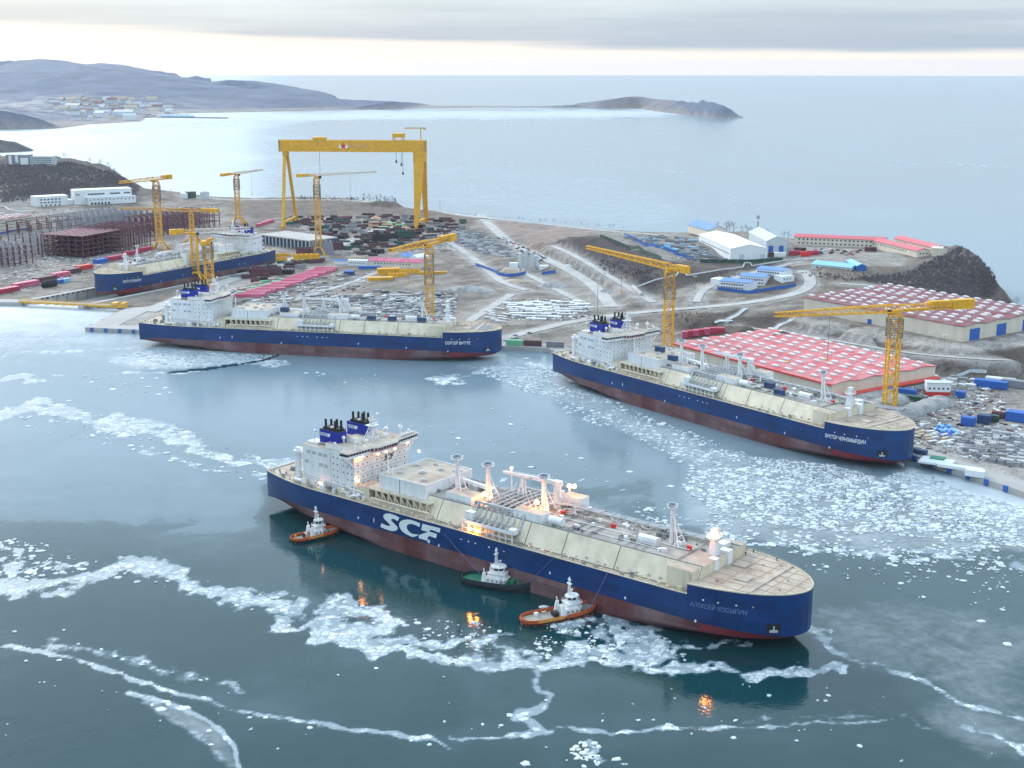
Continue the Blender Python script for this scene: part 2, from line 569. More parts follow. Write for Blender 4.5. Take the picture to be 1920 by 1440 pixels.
ctrl += [tuple(_pt(*q)) for q in [
    # hill on the left and the flat below it
    ('Y', -400, 330, 2420), ('Y', -60, 300, 2400), ('Y', 60, 299, 2380), ('Y', 130, 303, 2370), ('Y', 205, 318, 2320), ('Y', 60, 345, 2230), ('Y', 0, 350, 2230), ('Y', 180, 345, 2220),
    ('z', -60, 372, 14), ('z', 60, 372, 12), ('z', 150, 380, 10), ('z', 250, 380, 9), ('z', -60, 400, 8), ('z', 100, 395, 8), ('z', 240, 395, 6),
    ('z', 320, 375, 9), ('z', 400, 380, 8), ('z', 480, 384, 13), ('z', 560, 383, 13), ('z', 660, 385, 12), ('z', 740, 388, 10),
    ('z', 400, 405, 4.5), ('z', 500, 410, 4.5), ('z', 640, 405, 4.5), ('z', 740, 405, 4.5), ('z', 830, 413, 5), ('z', 900, 425, 6), ('z', 0, 430, 4), ('z', 200, 430, 4), ('z', -400, 450, 4),
    ('z', 0, 520, 3.4), ('z', 100, 500, 3.4), ('z', 300, 480, 3.4), ('z', 500, 500, 3.4), ('z', 700, 520, 3.4), ('z', 600, 450, 4), ('z', 800, 560, 4), ('z', 700, 600, 3.4), ('z', 850, 610, 3.6),
    ('z', 880, 500, 6), ('z', 900, 460, 7), ('z', 850, 440, 5), ('z', 960, 560, 5), ('z', 900, 590, 4.5), ('z', 960, 610, 4), ('z', 1040, 620, 4), ('z', 1050, 560, 6), ('z', 1120, 570, 8),
    ('z', 970, 440, 9), ('z', 1020, 447, 13), ('z', 960, 500, 7), ('z', 1020, 530, 7), ('z', 1090, 545, 8),
    # dark bank below the fenced plateau
    ('z', 1048, 452, 24), ('z', 1075, 446, 31), ('z', 1120, 445, 33), ('z', 1180, 470, 33), ('z', 1240, 489, 33), ('z', 1400, 493, 33), ('z', 1480, 490, 33), ('z', 1560, 490, 33),
    ('z', 1040, 470, 15), ('z', 1100, 505, 14), ('z', 1150, 532, 14), ('z', 1215, 555, 14), ('z', 1260, 545, 16), ('z', 1330, 525, 19), ('z', 1400, 512, 22), ('z', 1480, 503, 26),
    ('z', 1080, 520, 8), ('z', 1150, 560, 9), ('z', 1190, 585, 9), ('z', 1150, 480, 26),
    # plateau and headland
    ('z', 1280, 450, 33), ('z', 1400, 460, 33), ('z', 1500, 470, 33), ('z', 1640, 480, 33), ('z', 1740, 480, 36), ('z', 1790, 480, 38), ('z', 1820, 505, 30), ('z', 1700, 500, 30), ('z', 1600, 512, 28), ('z', 1500, 512, 26),
    ('z', 1750, 530, 24), ('z', 1820, 550, 18), ('z', 1650, 530, 24), ('z', 1880, 585, 20),
    # quarters terrace
    ('z', 1330, 545, 18), ('z', 1400, 552, 18), ('z', 1490, 540, 20), ('z', 1440, 515, 21), ('z', 1260, 570, 13), ('z', 1340, 575, 15), ('z', 1440, 572, 18), ('z', 1540, 545, 21),
    # upper warehouse terrace, its bank and bench
    ('z', 1500, 575, 22), ('z', 1560, 560, 22), ('z', 1640, 545, 22), ('z', 1507, 590, 22), ('z', 1620, 610, 22), ('z', 1810, 641, 22), ('z', 1920, 614, 22), ('z', 2200, 620, 22), ('z', 2000, 655, 22),
    ('z', 1330, 588, 17), ('z', 1420, 598, 21), ('z', 1500, 611, 22), ('z', 1575, 622, 22), ('z', 1640, 636, 22), ('z', 1700, 648, 22), ('z', 1780, 660, 22), ('z', 1830, 662, 22), ('z', 1920, 648, 22), ('z', 2100, 690, 22),
    ('z', 1340, 604, 12), ('z', 1440, 618, 12.5), ('z', 1560, 640, 12.5), ('z', 1660, 663, 12.5), ('z', 1740, 684, 12.5), ('z', 1820, 690, 12.5), ('z', 1920, 682, 12.5), ('z', 2100, 720, 12),
    ('z', 1436, 622, 12), ('z', 1556, 645, 12), ('z', 1656, 668, 12), ('z', 1738, 690, 12), ('z', 1822, 697, 12), ('z', 1920, 690, 12),
    ('z', 1240, 600, 8), ('z', 1260, 625, 4.5), ('z', 1340, 622, 4.5), ('z', 1420, 632, 4.3), ('z', 1540, 664, 4.3), ('z', 1640, 690, 4.2), ('z', 1735, 713, 4.2), ('z', 1830, 722, 4.2), ('z', 1920, 716, 4.2), ('z', 2200, 760, 4.2),
    ('z', 1150, 630, 4), ('z', 1700, 760, 3.6), ('z', 1850, 800, 3.6), ('z', 1600, 760, 3.6), ('z', 1900, 760, 3.8), ('z', 1300, 680, 3.8)]]
GX0, GY0, GC = -1700.0, 640.0, 5.0
GNX, GNY = 620, 440
_gx = GX0 + np.arange(GNX) * GC
_gy = GY0 + np.arange(GNY) * GC
GXX, GYY = np.meshgrid(_gx, _gy)
HT = np.full(GXX.shape, 3.0)

def rasterise(points, HH, XX, YY, x0, y0, cell):
    vs, _, fs, _, _, _ = delaunay_2d_cdt([Vector(p[:2]) for p in points], [], [], 0, 1e-3)
    kd = np.array([p[:2] for p in points]); kz = np.array([p[2] for p in points])
    zz = [kz[np.argmin(((kd - np.array(v[:])) ** 2).sum(1))] for v in vs]
    ny, nx = HH.shape
    for f in fs:
        a, b, c = (np.array(vs[i][:]) for i in f)
        za, zb, zc = (zz[i] for i in f)
        i0 = max(0, int((min(a[0], b[0], c[0]) - x0) / cell)); i1 = min(nx - 1, int((max(a[0], b[0], c[0]) - x0) / cell) + 1)
        j0 = max(0, int((min(a[1], b[1], c[1]) - y0) / cell)); j1 = min(ny - 1, int((max(a[1], b[1], c[1]) - y0) / cell) + 1)
        if i1 < i0 or j1 < j0:
            continue
        X = XX[j0:j1 + 1, i0:i1 + 1]; Y = YY[j0:j1 + 1, i0:i1 + 1]
        d = (b[1] - c[1]) * (a[0] - c[0]) + (c[0] - b[0]) * (a[1] - c[1])
        if abs(d) < 1e-9:
            continue
        w0 = ((b[1] - c[1]) * (X - c[0]) + (c[0] - b[0]) * (Y - c[1])) / d
        w1 = ((c[1] - a[1]) * (X - c[0]) + (a[0] - c[0]) * (Y - c[1])) / d
        w2 = 1 - w0 - w1
        m = (w0 >= -1e-6) & (w1 >= -1e-6) & (w2 >= -1e-6)
        HH[j0:j1 + 1, i0:i1 + 1][m] = (w0 * za + w1 * zb + w2 * zc)[m]

rasterise(ctrl, HT, GXX, GYY, GX0, GY0, GC)

def bilin(G, x, y, x0=GX0, y0=GY0, cell=GC):
    fx = np.clip((np.asarray(x, float) - x0) / cell, 0, G.shape[1] - 1.001)
    fy = np.clip((np.asarray(y, float) - y0) / cell, 0, G.shape[0] - 1.001)
    i = fx.astype(int); j = fy.astype(int); u = fx - i; v = fy - j
    return (G[j, i] * (1 - u) + G[j, i + 1] * u) * (1 - v) + (G[j + 1, i] * (1 - u) + G[j + 1, i + 1] * u) * v

# roads: centre line traced over the ground, cut level into it
_s = np.linspace(0, 1, 420)
def cast(H, px, py):
    """First meeting of survey sight lines with a height field (arrays in, arrays out)."""
    px = np.atleast_1d(np.asarray(px, float)); py = np.atleast_1d(np.asarray(py, float))
    dx_ = (px - 960) / FPX; v = (720 - py) / FPX
    dy_ = CT + v * ST; dz_ = -ST + v * CT
    Y = (640 + _s[None, :] * 2200) + 0 * px[:, None]
    for it in range(3):
        t = Y / dy_[:, None]
        X = dx_[:, None] * t; Z = CAMH + dz_[:, None] * t
        below = (Z <= bilin(H, X, Y))
        below[:, -1] = True
        k = np.maximum(1, np.argmax(below, 1)); r = np.arange(len(px))
        a, b = Y[r, k - 1], Y[r, k]
        Y = a[:, None] + (b - a)[:, None] * np.linspace(0, 1, 12)[None, :]
    y = (a + b) / 2; t = y / dy_
    x = dx_ * t
    return x, y, bilin(H, x, y)

def ground_hit(px, py):
    x, y, z = cast(HT, px, py)
    return Vector((float(x[0]), float(y[0]), float(z[0])))

ROADS = [
    ('road', 13, [(898, 400), (912, 416), (932, 434), (962, 456), (1020, 482), (1078, 511), (1118, 536), (1136, 560), (1150, 583)]),
    ('road', 9, [(838, 452), (872, 473), (905, 497), (938, 528), (962, 543), (1010, 548)]),
    ('road', 9, [(966, 546), (925, 574), (880, 602), (852, 618), (846, 634)]),
    ('road', 11, [(905, 645), (990, 622), (1060, 606), (1150, 587), (1230, 583), (1310, 577), (1390, 571), (1450, 563), (1510, 548), (1545, 530), (1520, 512), (1490, 500)]),
    ('road', 9, [(335, 366), (430, 376), (560, 375), (660, 373), (740, 381), (800, 391), (870, 402), (960, 414), (1060, 424), (1150, 434), (1260, 441)]),
    ('road', 8, [(1028, 455), (1068, 472), (1118, 502), (1166, 532), (1205, 555), (1235, 575)]),
    ('road', 18, [(262, 590), (370, 546), (470, 512), (560, 483), (640, 458), (700, 436), (740, 418)]),
    ('road', 7, [(560, 560), (610, 546), (680, 522), (735, 500), (800, 492)]),
    ('road', 7, [(1310, 576), (1290, 560), (1320, 545), (1330, 532), (1420, 500), (1500, 485)]),
    ('road', 7, [(1545, 530), (1610, 534), (1680, 538), (1740, 550)]),
    ('road', 4, [(1345, 603), (1440, 619), (1560, 641), (1660, 665), (1740, 686), (1820, 692), (1930, 684)]),
    ('road', 8, [(960, 500), (1000, 520), (1060, 552), (1110, 575)]),
]
road_world = []
for nm, wd, pl in ROADS:
    pts = [ground_hit(*q) for q in pl]
    out = []
    for a, b in zip(pts[:-1], pts[1:]):
        n = max(1, int((b - a).length / 8))
        out += [a.lerp(b, i / n) for i in range(n)]
    out.append(pts[-1])
    xs = np.array([p.x for p in out]); ys = np.array([p.y for p in out])
    k = 7
    def sm(v):
        vp = np.concatenate([np.full(k, v[0]), v, np.full(k, v[-1])])
        return np.convolve(vp, np.ones(2 * k + 1) / (2 * k + 1), 'valid')
    xs2, ys2 = sm(xs), sm(ys)
    zs = sm(bilin(HT, xs2, ys2))
    zs = sm(zs)
    road_world.append((wd, xs2, ys2, zs))
relief = (fbm(GXX / 26, GYY / 26, 4, 3) - 0.5)
gy_, gx_ = np.gradient(HT, GC)
SLOPE = np.hypot(gx_, gy_)
hillmask = np.clip((HT - 20) / 20, 0, 1) * (GYY > 2000)
HT = HT + relief * (0.5 + 5.0 * np.clip(SLOPE * 2.2, 0, 1) + 10 * hillmask) + (fbm(GXX / 9, GYY / 9, 2, 9) - 0.5) * 0.5
ROADD = np.full(HT.shape, 1e3)
for wd, xs, ys, zs in road_world:
    for i in range(0, len(xs)):
        ci = int((xs[i] - GX0) / GC); cj = int((ys[i] - GY0) / GC)
        r = 6
        a0, a1, b0, b1 = max(0, cj - r), cj + r + 1, max(0, ci - r), ci + r + 1
        X = GXX[a0:a1, b0:b1]; Y = GYY[a0:a1, b0:b1]
        d = np.hypot(X - xs[i], Y - ys[i])
        w = np.clip((wd * 0.5 + 12 - d) / 8, 0, 1)
        old = ROADD[a0:a1, b0:b1]
        upd = d < old
        H0 = HT[a0:a1, b0:b1]
        H0[upd] = (H0 * (1 - w) + (zs[i] - 0.3) * w)[upd]
        old[upd] = d[upd]
# the dry dock is cut out of the yard
DOCK = [loc2w('C', x, y) for x, y in ((-6, -31), (-6, 31), (332, 31), (332, -31))]
DOCKZ = -6.2
inland = inpoly(GXX, GYY, LAND)
dE = pdist(GXX, GYY, EDGE)
dB = pdist(GXX, GYY, BACK)
HS = HT.copy()                                   # surface used to stand things on
ramp = np.clip(dB / 22, 0, 1)
HT = np.where(inland, HT, np.minimum(HT, 3.0) - 0)
HT = np.where(~inland & (dB < 60), HS * np.clip(1 - dB / 26, 0, 1) - 9 * np.clip(dB / 26, 0, 1), HT)
HT = np.where(~inland & (dB >= 60), -9, HT)
HT = np.where((dE < 9) | (~inland & (dE < dB)), -9, HT)
dock_in = inpoly(GXX, GYY, [loc2w('C', x, y) for x, y in ((-10, -35), (-10, 35), (312, 35), (312, -35))])
HT = np.where(dock_in, DOCKZ, HT)

# ground colours: frozen earth, trodden snow, dark cut banks, brush
LX, LY = proj(GXX, GYY, HS)
gn = fbm(GXX / 14, GYY / 14, 5, 21)
gn2 = fbm(GXX / 60, GYY / 60, 4, 31)
gn3 = fbm(GXX / 6, GYY / 18, 3, 41)
def C3(*c):
    return np.array(c, float)
col = np.zeros(HT.shape + (3,)) + C3(0.30, 0.28, 0.26)
def paint(mask, c, a=1.0):
    w = (np.asarray(mask, float) * a)[..., None]
    col[:] = col * (1 - w) + C3(*c) * w
paint(np.clip((gn2 - 0.45) * 5, 0, 1), (0.36, 0.33, 0.30))
paint(np.clip((gn - 0.54) * 9, 0, 1), (0.47, 0.46, 0.44), 0.7)
paint(np.clip((0.40 - gn) * 8, 0, 1), (0.19, 0.18, 0.17), 0.8)
paint(np.clip((SLOPE - 0.16) * 6, 0, 1), (0.15, 0.125, 0.11), 0.9)
POLYC = [
    ([(520, 366), (760, 372), (900, 408), (880, 430), (740, 400), (480, 412), (420, 385)], (0.25, 0.21, 0.19), 0.8),
    ([(920, 412), (1130, 430), (1050, 452), (1000, 470), (935, 430)], (0.42, 0.35, 0.32), 0.8),
    ([(1045, 448), (1125, 440), (1245, 488), (1310, 492), (1260, 545), (1205, 553), (1110, 500)], (0.085, 0.078, 0.085), 0.92),
    ([(1230, 492), (1480, 492), (1480, 508), (1330, 520), (1230, 556)], (0.16, 0.14, 0.13), 0.85),
    ([(1120, 440), (1290, 434), (1480, 448), (1490, 488), (1240, 486)], (0.38, 0.38, 0.37), 0.7),
    ([(1490, 452), (1690, 475), (1700, 498), (1500, 498)], (0.50, 0.50, 0.49), 0.7),
    ([(1500, 496), (1690, 500), (1720, 545), (1560, 560), (1300, 560), (1380, 530)], (0.25, 0.22, 0.19), 0.8),
    ([(1790, 456), (1840, 474), (1890, 530), (1890, 575), (1840, 580), (1700, 545), (1640, 524), (1560, 526), (1690, 508), (1755, 482)], (0.20, 0.175, 0.17), 0.8),
    ([(1250, 590), (1340, 585), (1580, 625), (1830, 660), (1990, 640), (1990, 720), (1740, 715), (1560, 665), (1400, 632), (1250, 620)], (0.16, 0.135, 0.12), 0.85),
    ([(1480, 590), (1810, 648), (1990, 610), (1990, 640), (1830, 660), (1700, 648), (1500, 612)], (0.52, 0.52, 0.51), 0.85),
    ([(0, 290), (240, 290), (330, 350), (300, 362), (250, 372), (0, 372)], (0.16, 0.145, 0.15), 0.9),
    ([(0, 344), (55, 345), (50, 354), (0, 362)], (0.42, 0.37, 0.34), 0.7),
    ([(0, 372), (110, 364), (135, 372), (60, 388), (0, 392)], (0.30, 0.31, 0.31), 0.9),
    ([(-100, 392), (420, 388), (420, 470), (-100, 540)], (0.40, 0.38, 0.37), 0.6),
    ([(165, 612), (330, 560), (420, 530), (700, 440), (740, 440), (560, 500), (430, 560), (400, 640)], (0.52, 0.52, 0.52), 0.85),
    ([(1540, 735), (1740, 700), (1990, 720), (1990, 960), (1690, 850)], (0.42, 0.41, 0.40), 0.8),
    ([(1700, 820), (1900, 760), (1990, 800), (1990, 960), (1700, 850)], (0.56, 0.56, 0.56), 0.7),
    ([(840, 425), (900, 430), (965, 480), (900, 470)], (0.20, 0.21, 0.23), 0.6),
    ([(600, 585), (870, 590), (900, 640), (560, 640)], (0.40, 0.40, 0.39), 0.6),
    ([(905, 440), (930, 440), (1130, 560), (1150, 600), (1110, 570), (930, 470)], (0.42, 0.41, 0.39), 0.6),
    ([(700, 560), (860, 540), (930, 545), (860, 580), (740, 600)], (0.24, 0.235, 0.23), 0.7),
]
for pl, c, a in POLYC:
    k = 6.0
    m = inpoly(LX + (gn - 0.5) * 22, LY + (gn3 - 0.5) * 9, pl)
    paint(m, c, a)
col *= (0.70 + 0.30 * gn3)[..., None] * C3(0.68, 0.635, 0.595)
rd = np.clip((14 - ROADD) / 8, 0, 1)
paint(rd, (0.34, 0.33, 0.315), 0.7)

def grid_object(name, XX, YY, ZZ, keep, attr=None, floats=None):
    ny, nx = XX.shape
    idx = np.arange(nx * ny).reshape(ny, nx)
    q = np.stack([idx[:-1, :-1], idx[:-1, 1:], idx[1:, 1:], idx[1:, :-1]], -1)[keep].reshape(-1, 4)
    used = np.zeros(nx * ny, bool); used[q.ravel()] = True
    remap = np.cumsum(used) - 1
    q = remap[q]
    co = np.stack([XX, YY, ZZ], -1).reshape(-1, 3)[used]
    me = bpy.data.meshes.new(name)
    me.vertices.add(len(co)); me.vertices.foreach_set('co', co.ravel().astype(np.float32))
    me.loops.add(q.size); me.loops.foreach_set('vertex_index', q.ravel().astype(np.int32))
    me.polygons.add(len(q)); me.polygons.foreach_set('loop_start', (np.arange(len(q)) * 4).astype(np.int32))
    me.update(calc_edges=True)
    me.polygons.foreach_set('use_smooth', np.ones(len(q), bool))
    if attr is not None:
        a = me.attributes.new('tint', 'FLOAT_COLOR', 'POINT')
        c4 = np.concatenate([attr.reshape(-1, 3)[used], np.ones((used.sum(), 1))], 1)
        a.data.foreach_set('color', c4.ravel().astype(np.float32))
    for k, v in (floats or {}).items():
        a = me.attributes.new(k, 'FLOAT', 'POINT')
        a.data.foreach_set('value', v.reshape(-1)[used].astype(np.float32))
    o = bpy.data.objects.new(name, me)
    COL.objects.link(o)
    return struct(o)

def tint_mat(name, scale, amt, rough=0.95, bump=0.4):
    m = bpy.data.materials.new(name)
    m.use_nodes = True
    nt = m.node_tree
    b = nt.nodes['Principled BSDF']
    b.inputs['Roughness'].default_value = rough
    b.inputs['Specular IOR Level'].default_value = 0.2
    at = nt.nodes.new('ShaderNodeAttribute'); at.attribute_name = 'tint'
    t = nt.nodes.new('ShaderNodeTexCoord')
    vals = []
    for sc, d in ((scale, 8), (scale * 7, 4)):
        n = nt.nodes.new('ShaderNodeTexNoise')
        n.inputs['Scale'].default_value = sc; n.inputs['Detail'].default_value = d; n.inputs['Roughness'].default_value = 0.7
        nt.links.new(t.outputs['Object'], n.inputs['Vector'])
        vals.append(n.outputs[0])
    ad = nt.nodes.new('ShaderNodeMath'); ad.operation = 'ADD'
    nt.links.new(vals[0], ad.inputs[0]); nt.links.new(vals[1], ad.inputs[1])
    r = nt.nodes.new('ShaderNodeMapRange')
    r.inputs[1].default_value = 0.7; r.inputs[2].default_value = 1.3
    r.inputs[3].default_value = 1 - amt; r.inputs[4].default_value = 1 + amt
    nt.links.new(ad.outputs[0], r.inputs[0])
    x = nt.nodes.new('ShaderNodeVectorMath'); x.operation = 'SCALE'
    nt.links.new(at.outputs['Color'], x.inputs[0]); nt.links.new(r.outputs[0], x.inputs['Scale'])
    nt.links.new(x.outputs[0], b.inputs['Base Color'])
    bu = nt.nodes.new('ShaderNodeBump'); bu.inputs['Strength'].default_value = bump; bu.inputs['Distance'].default_value = 1.5
    nt.links.new(vals[1], bu.inputs['Height']); nt.links.new(bu.outputs[0], b.inputs['Normal'])
    M[name] = m
    return m

keep = (np.maximum.reduce([HT[:-1, :-1], HT[1:, :-1], HT[:-1, 1:], HT[1:, 1:]]) > -8.5)
g = grid_object('ground', GXX, GYY, HT, keep, attr=col)
g.data.materials.append(tint_mat('ground', 0.06, 0.55))

def hz(x, y):
    return float(bilin(HS, x, y))

def G(px, py):
    """Point of the yard or hillside seen at a survey pixel."""
    x, y, z = cast(HS, px, py)
    return Vector((float(x[0]), float(y[0]), float(z[0])))

for wd, xs, ys, zs in road_world:
    n = len(xs)
    tx = np.gradient(xs); ty = np.gradient(ys); L = np.hypot(tx, ty) + 1e-9
    nx_, ny_ = -ty / L, tx / L
    mb = MB()
    vs = []
    K = 4
    for i in range(n):
        for k in range(K + 1):
            o = (k / K - 0.5) * wd
            vs.append((xs[i] + nx_[i] * o, ys[i] + ny_[i] * o, zs[i] + 0.12 + 0.1 * math.cos(math.pi * (k / K - 0.5))))
    fs = [(i * (K + 1) + k, i * (K + 1) + k + 1, (i + 1) * (K + 1) + k + 1, (i + 1) * (K + 1) + k) for i in range(n - 1) for k in range(K)]
    mb.add(vs, fs)
    struct(mb.build('road', 'road'))

# quay: capped wall along the water, in lengths so that every berth is its own slab
def quay(name, pts, w=16.0, z0=-5.0):
    mb = MB()
    n = len(pts)
    inner = []
    for i in range(n):
        a = Vector(pts[max(0, i - 1)]); b = Vector(pts[min(n - 1, i + 1)])
        d = (b - a).normalized()
        nrm = Vector((d.y, -d.x))
        if nrm.y < 0 and abs(nrm.y) > 0.35:
            nrm = -nrm
        inner.append(Vector(pts[i]) + nrm * w)
    for i in range(n - 1):
        poly = [tuple(pts[i]), tuple(pts[i + 1]), tuple(inner[i + 1]), tuple(inner[i])]
        mb.prism(poly, z0, QZ, 0, 1)
    return struct(mb.build(name, ['concrete', 'quay_top']))
quay('quay', EDGE[0:5])
quay('quay', EDGE[4:6])
quay('quay', EDGE[5:8])
mb = MB()
pier = [EDGE[7], EDGE[8], (EDGE[8][0] + 14, EDGE[8][1] + 10), loc2w('D', -30, 60), loc2w('D', -30, 46), loc2w('D', -75 + 0.5, 46)]
mb.prism([EDGE[7], EDGE[8], tuple(Vector(EDGE[8]) + Vector((26, 8))), loc2w('D', -52, 44), loc2w('D', -75, 44)], -5, QZ - 0.01, 0, 1)
struct(mb.build('pier', ['concrete', 'quay_top']))
quay('quay', [EDGE[9], EDGE[10]])
# dock chamber
mb = MB()
mb.box(-8, 305, -31, 31, DOCKZ - 1, DOCKZ + 0.3)
for sy in (-1, 1):
    mb.box(-9, 306, sy * 37 if sy < 0 else 31, -31 if sy < 0 else 37, DOCKZ - 1, 3.9)
mb.box(-14, -8, -37, 37, DOCKZ - 1, 3.9)
o = mb.build('dry_dock', 'concrete', loc=(POSE['C'][0], POSE['C'][1], 0), rz=POSE['C'][2])
struct(o)
mb = MB()
for i in range(23):
    x = 2 + i * 13
    for sy in (-1, 1):
        mb.box(x, x + 1.2, sy * 30.9 - 0.35, sy * 30.9 + 0.35, DOCKZ, 3.3)
    if i % 3 == 1:
        mb.beam((x, 30.6, DOCKZ + 0.5), (x + 13, 30.6, 3.0), 0.7)
o = mb.build('dock_wall_ribs', 'machine_gray')
o.parent = bpy.data.objects['dry_dock']
mb = MB()
for i in range(46):
    for sy in (-1, 1):
        mb.box(4 + i * 6.4, 6 + i * 6.4, sy * 30.7 - 0.5, sy * 30.7 + 0.5, 2.2, 3.6)
o = mb.build('dock_fenders', 'rubber')
o.parent = bpy.data.objects['dry_dock']
o['kind'] = 'stuff'

# ================================================================== sea: polar grid, finer near the camera's side of the bay
NR, NA = 1200, 740
rr = 250 * (25800 / 250) ** (np.arange(NR) / (NR - 1))
aa = np.linspace(-0.80, 0.80, NA)
RR, AA = np.meshgrid(rr, aa, indexing='ij')
WX, WY = RR * np.sin(AA), RR * np.cos(AA)
ax, ay = proj(WX, WY, 0.0)
wn1 = fbm(WX / 9, WY / 9, 4, 5)
wn2 = fbm(WX / 45, WY / 45, 4, 6)
wn3 = fbm(WX / 220, WY / 420, 4, 8)
near = RR < 6500
jx = ax + (wn2 - 0.5) * 46 + (wn1 - 0.5) * 16
jy = ay + (fbm(WX / 40 + 9, WY / 40, 4, 16) - 0.5) * 22 + (fbm(WX / 8, WY / 8, 3, 26) - 0.5) * 7
k_ = np.clip((ay - 700) / 400, 0, 1)
jx = jx + (fbm(WX / 11 + 3, WY / 19, 4, 36) - 0.5) * 60 * k_
jy = jy + (fbm(WX / 9 + 7, WY / 16, 4, 46) - 0.5) * 46 * k_
wn4 = fbm(WX / 4.5, WY / 7, 4, 56)
wn5 = fbm(WX / 17, WY / 26, 3, 66)
ICE = np.zeros(RR.shape)
FILM = np.zeros(RR.shape)
PALE = np.zeros(RR.shape)
def ribbon(F, line, w, v=1.0, ys=2.0, wob=1.0):
    d = pdist(ax + (jx - ax) * wob, ay + (jy - ay) * wob, line, ys)
    w = w * 1.15
    q = v * (1.25 - d / w * (0.55 + 1.0 * wn2)) + ((wn4 - 0.5) * 1.5 + (wn5 - 0.47) * 1.4) * min(1, wob * 1.2)
    np.maximum(F, np.clip(q, 0, 1) * np.clip((1.7 * w - d) / (0.5 * w), 0, 1), out=F)
def area(F, poly, v, soft=14):
    m = inpoly(jx, jy, poly)
    F[m] = np.maximum(F[m], v)
# ---- thin ice film: how grey and matt the surface is
FILM[:] = 0.66 + 0.20 * (wn3 - 0.5)
FILM += np.clip((850 - ay) / 500, -0.42, 0.34)
FILM -= np.clip((470 - ay) / 120, 0, 1) * 0.30
fa = inpoly(jx, jy, [(560, 935), (1500, 1180), (1540, 1340), (1380, 1350), (1200, 1260), (900, 1240), (760, 1220), (700, 1120), (560, 1040), (490, 960), (500, 900)])
FILM[fa] *= 0.10
fb = inpoly(jx, jy, [(560, 700), (900, 690), (1010, 760), (1250, 900), (1230, 980), (800, 860), (640, 760)])
FILM[fb] *= 0.82
for poly, k in (([(-900, 1215), (60, 1235), (260, 1290), (480, 1352), (740, 1385), (1000, 1400), (1060, 1480), (-900, 1480)], 0.62),
                ([(1060, 1400), (1700, 1400), (1960, 1470), (1960, 1480), (1060, 1480)], 0.66),
                ([(0, 1120), (480, 1150), (640, 1230), (850, 1270), (860, 1370), (500, 1330), (200, 1245), (0, 1195)], 0.72),
                ([(780, 1290), (860, 1280), (890, 1330), (840, 1370), (700, 1370), (760, 1320)], 0.55),
                ([(1540, 1240), (1660, 1260), (1720, 1330), (1880, 1400), (1900, 1440), (1760, 1420), (1600, 1350), (1545, 1330)], 0.62),
                ([(0, 800), (480, 880), (520, 960), (540, 1060), (300, 1060), (0, 1080)], 1.06)):
    m = inpoly(jx, jy, poly)
    FILM[m] *= k
d = pdist(jx * 0.4 + ax * 0.6, jy * 0.3 + ay * 0.7, [(318, 699), (400, 690), (450, 684), (490, 676), (520, 666)], 1.6)
FILM[d < 3.2] = 0.0
lead = d < 3.2
# ---- pale, thick, snow-dusted ice
PALE += np.clip((720 - ay) / 160, 0, 1) * np.clip((600 - ax) / 160, 0, 1) * 0.80
PALE += np.clip((wn3 - 0.52) * 3, 0, 1) * (ay < 640) * 0.25
area(PALE, [(300, 218), (700, 207), (1250, 205), (1290, 216), (1100, 222), (640, 226), (300, 232), (200, 240), (120, 246), (0, 256), (0, 246), (118, 242), (270, 228)], 0.75)
area(PALE, [(-400, 258), (0, 252), (300, 240), (1400, 228), (2200, 260), (2200, 330), (700, 300), (300, 330), (-400, 280)], 0.14)
area(PALE, [(560, 300), (900, 300), (1150, 330), (1300, 390), (1240, 432), (1000, 405), (800, 380), (560, 360)], 0.32)
area(PALE, [(820, 682), (940, 668), (1045, 690), (1200, 775), (1400, 850), (1700, 880), (1920, 960), (1990, 1040), (1500, 1035), (1300, 1000), (1270, 930), (1310, 880), (1150, 800), (1000, 725)], 0.45)
area(PALE, [(1690, 870), (1905, 925), (1990, 960), (1990, 1000), (1850, 960), (1720, 930)], 0.8)
area(PALE, [(200, 672), (330, 645), (430, 660), (520, 668), (470, 682), (340, 690), (230, 684)], 0.7)
area(PALE, [(1320, 1240), (1560, 1230), (1680, 1265), (1900, 1350), (1990, 1400), (1990, 1180), (1700, 1120), (1560, 1130)], 0.28)
area(PALE, [(1680, 1330), (1800, 1310), (1930, 1360), (1930, 1440), (1850, 1420)], 0.35)
def blur(F, n):
    for _ in range(n):
        F[1:-1] = (F[:-2] + 2 * F[1:-1] + F[2:]) / 4
        F[:, 1:-1] = (F[:, :-2] + 2 * F[:, 1:-1] + F[:, 2:]) / 4
PALE[lead | fa] = 0
blur(PALE, 10)
blur(FILM, 8)
FILM[lead] = 0; PALE[lead] = 0
# ---- broken white ice in ribbons
R = lambda *a, **k: ribbon(ICE, *a, **k)
R([(-80, 770), (0, 776), (60, 768), (110, 772), (150, 790), (200, 800), (260, 806), (330, 828), (400, 850), (460, 866), (520, 872), (560, 882)], 20)
R([(60, 762), (100, 752), (130, 768), (170, 785)], 14, 0.9)
R([(170, 800), (230, 782), (270, 786), (330, 812)], 10, 0.8)
R([(270, 845), (330, 855), (400, 880), (470, 890)], 10, 0.6)
R([(0, 712), (40, 708), (85, 714), (40, 716)], 9, 0.9)
R([(90, 710), (180, 704), (250, 699), (320, 700), (400, 688), (480, 674)], 3.5, 0.8)
R([(0, 668), (90, 660), (180, 655), (260, 648)], 8, 0.6)
R([(0, 645), (60, 640), (130, 616), (160, 612)], 3, 0.7)
R([(-80, 1095), (0, 1100), (60, 1106), (130, 1098), (180, 1080), (210, 1066), (250, 1060), (290, 1076), (340, 1092), (400, 1108), (470, 1130), (540, 1150)], 24, 1.05)
R([(330, 1096), (400, 1098), (470, 1104), (520, 1120), (560, 1128)], 13, 0.75)
R([(0, 1020), (25, 1045), (10, 1062)], 14, 0.8)
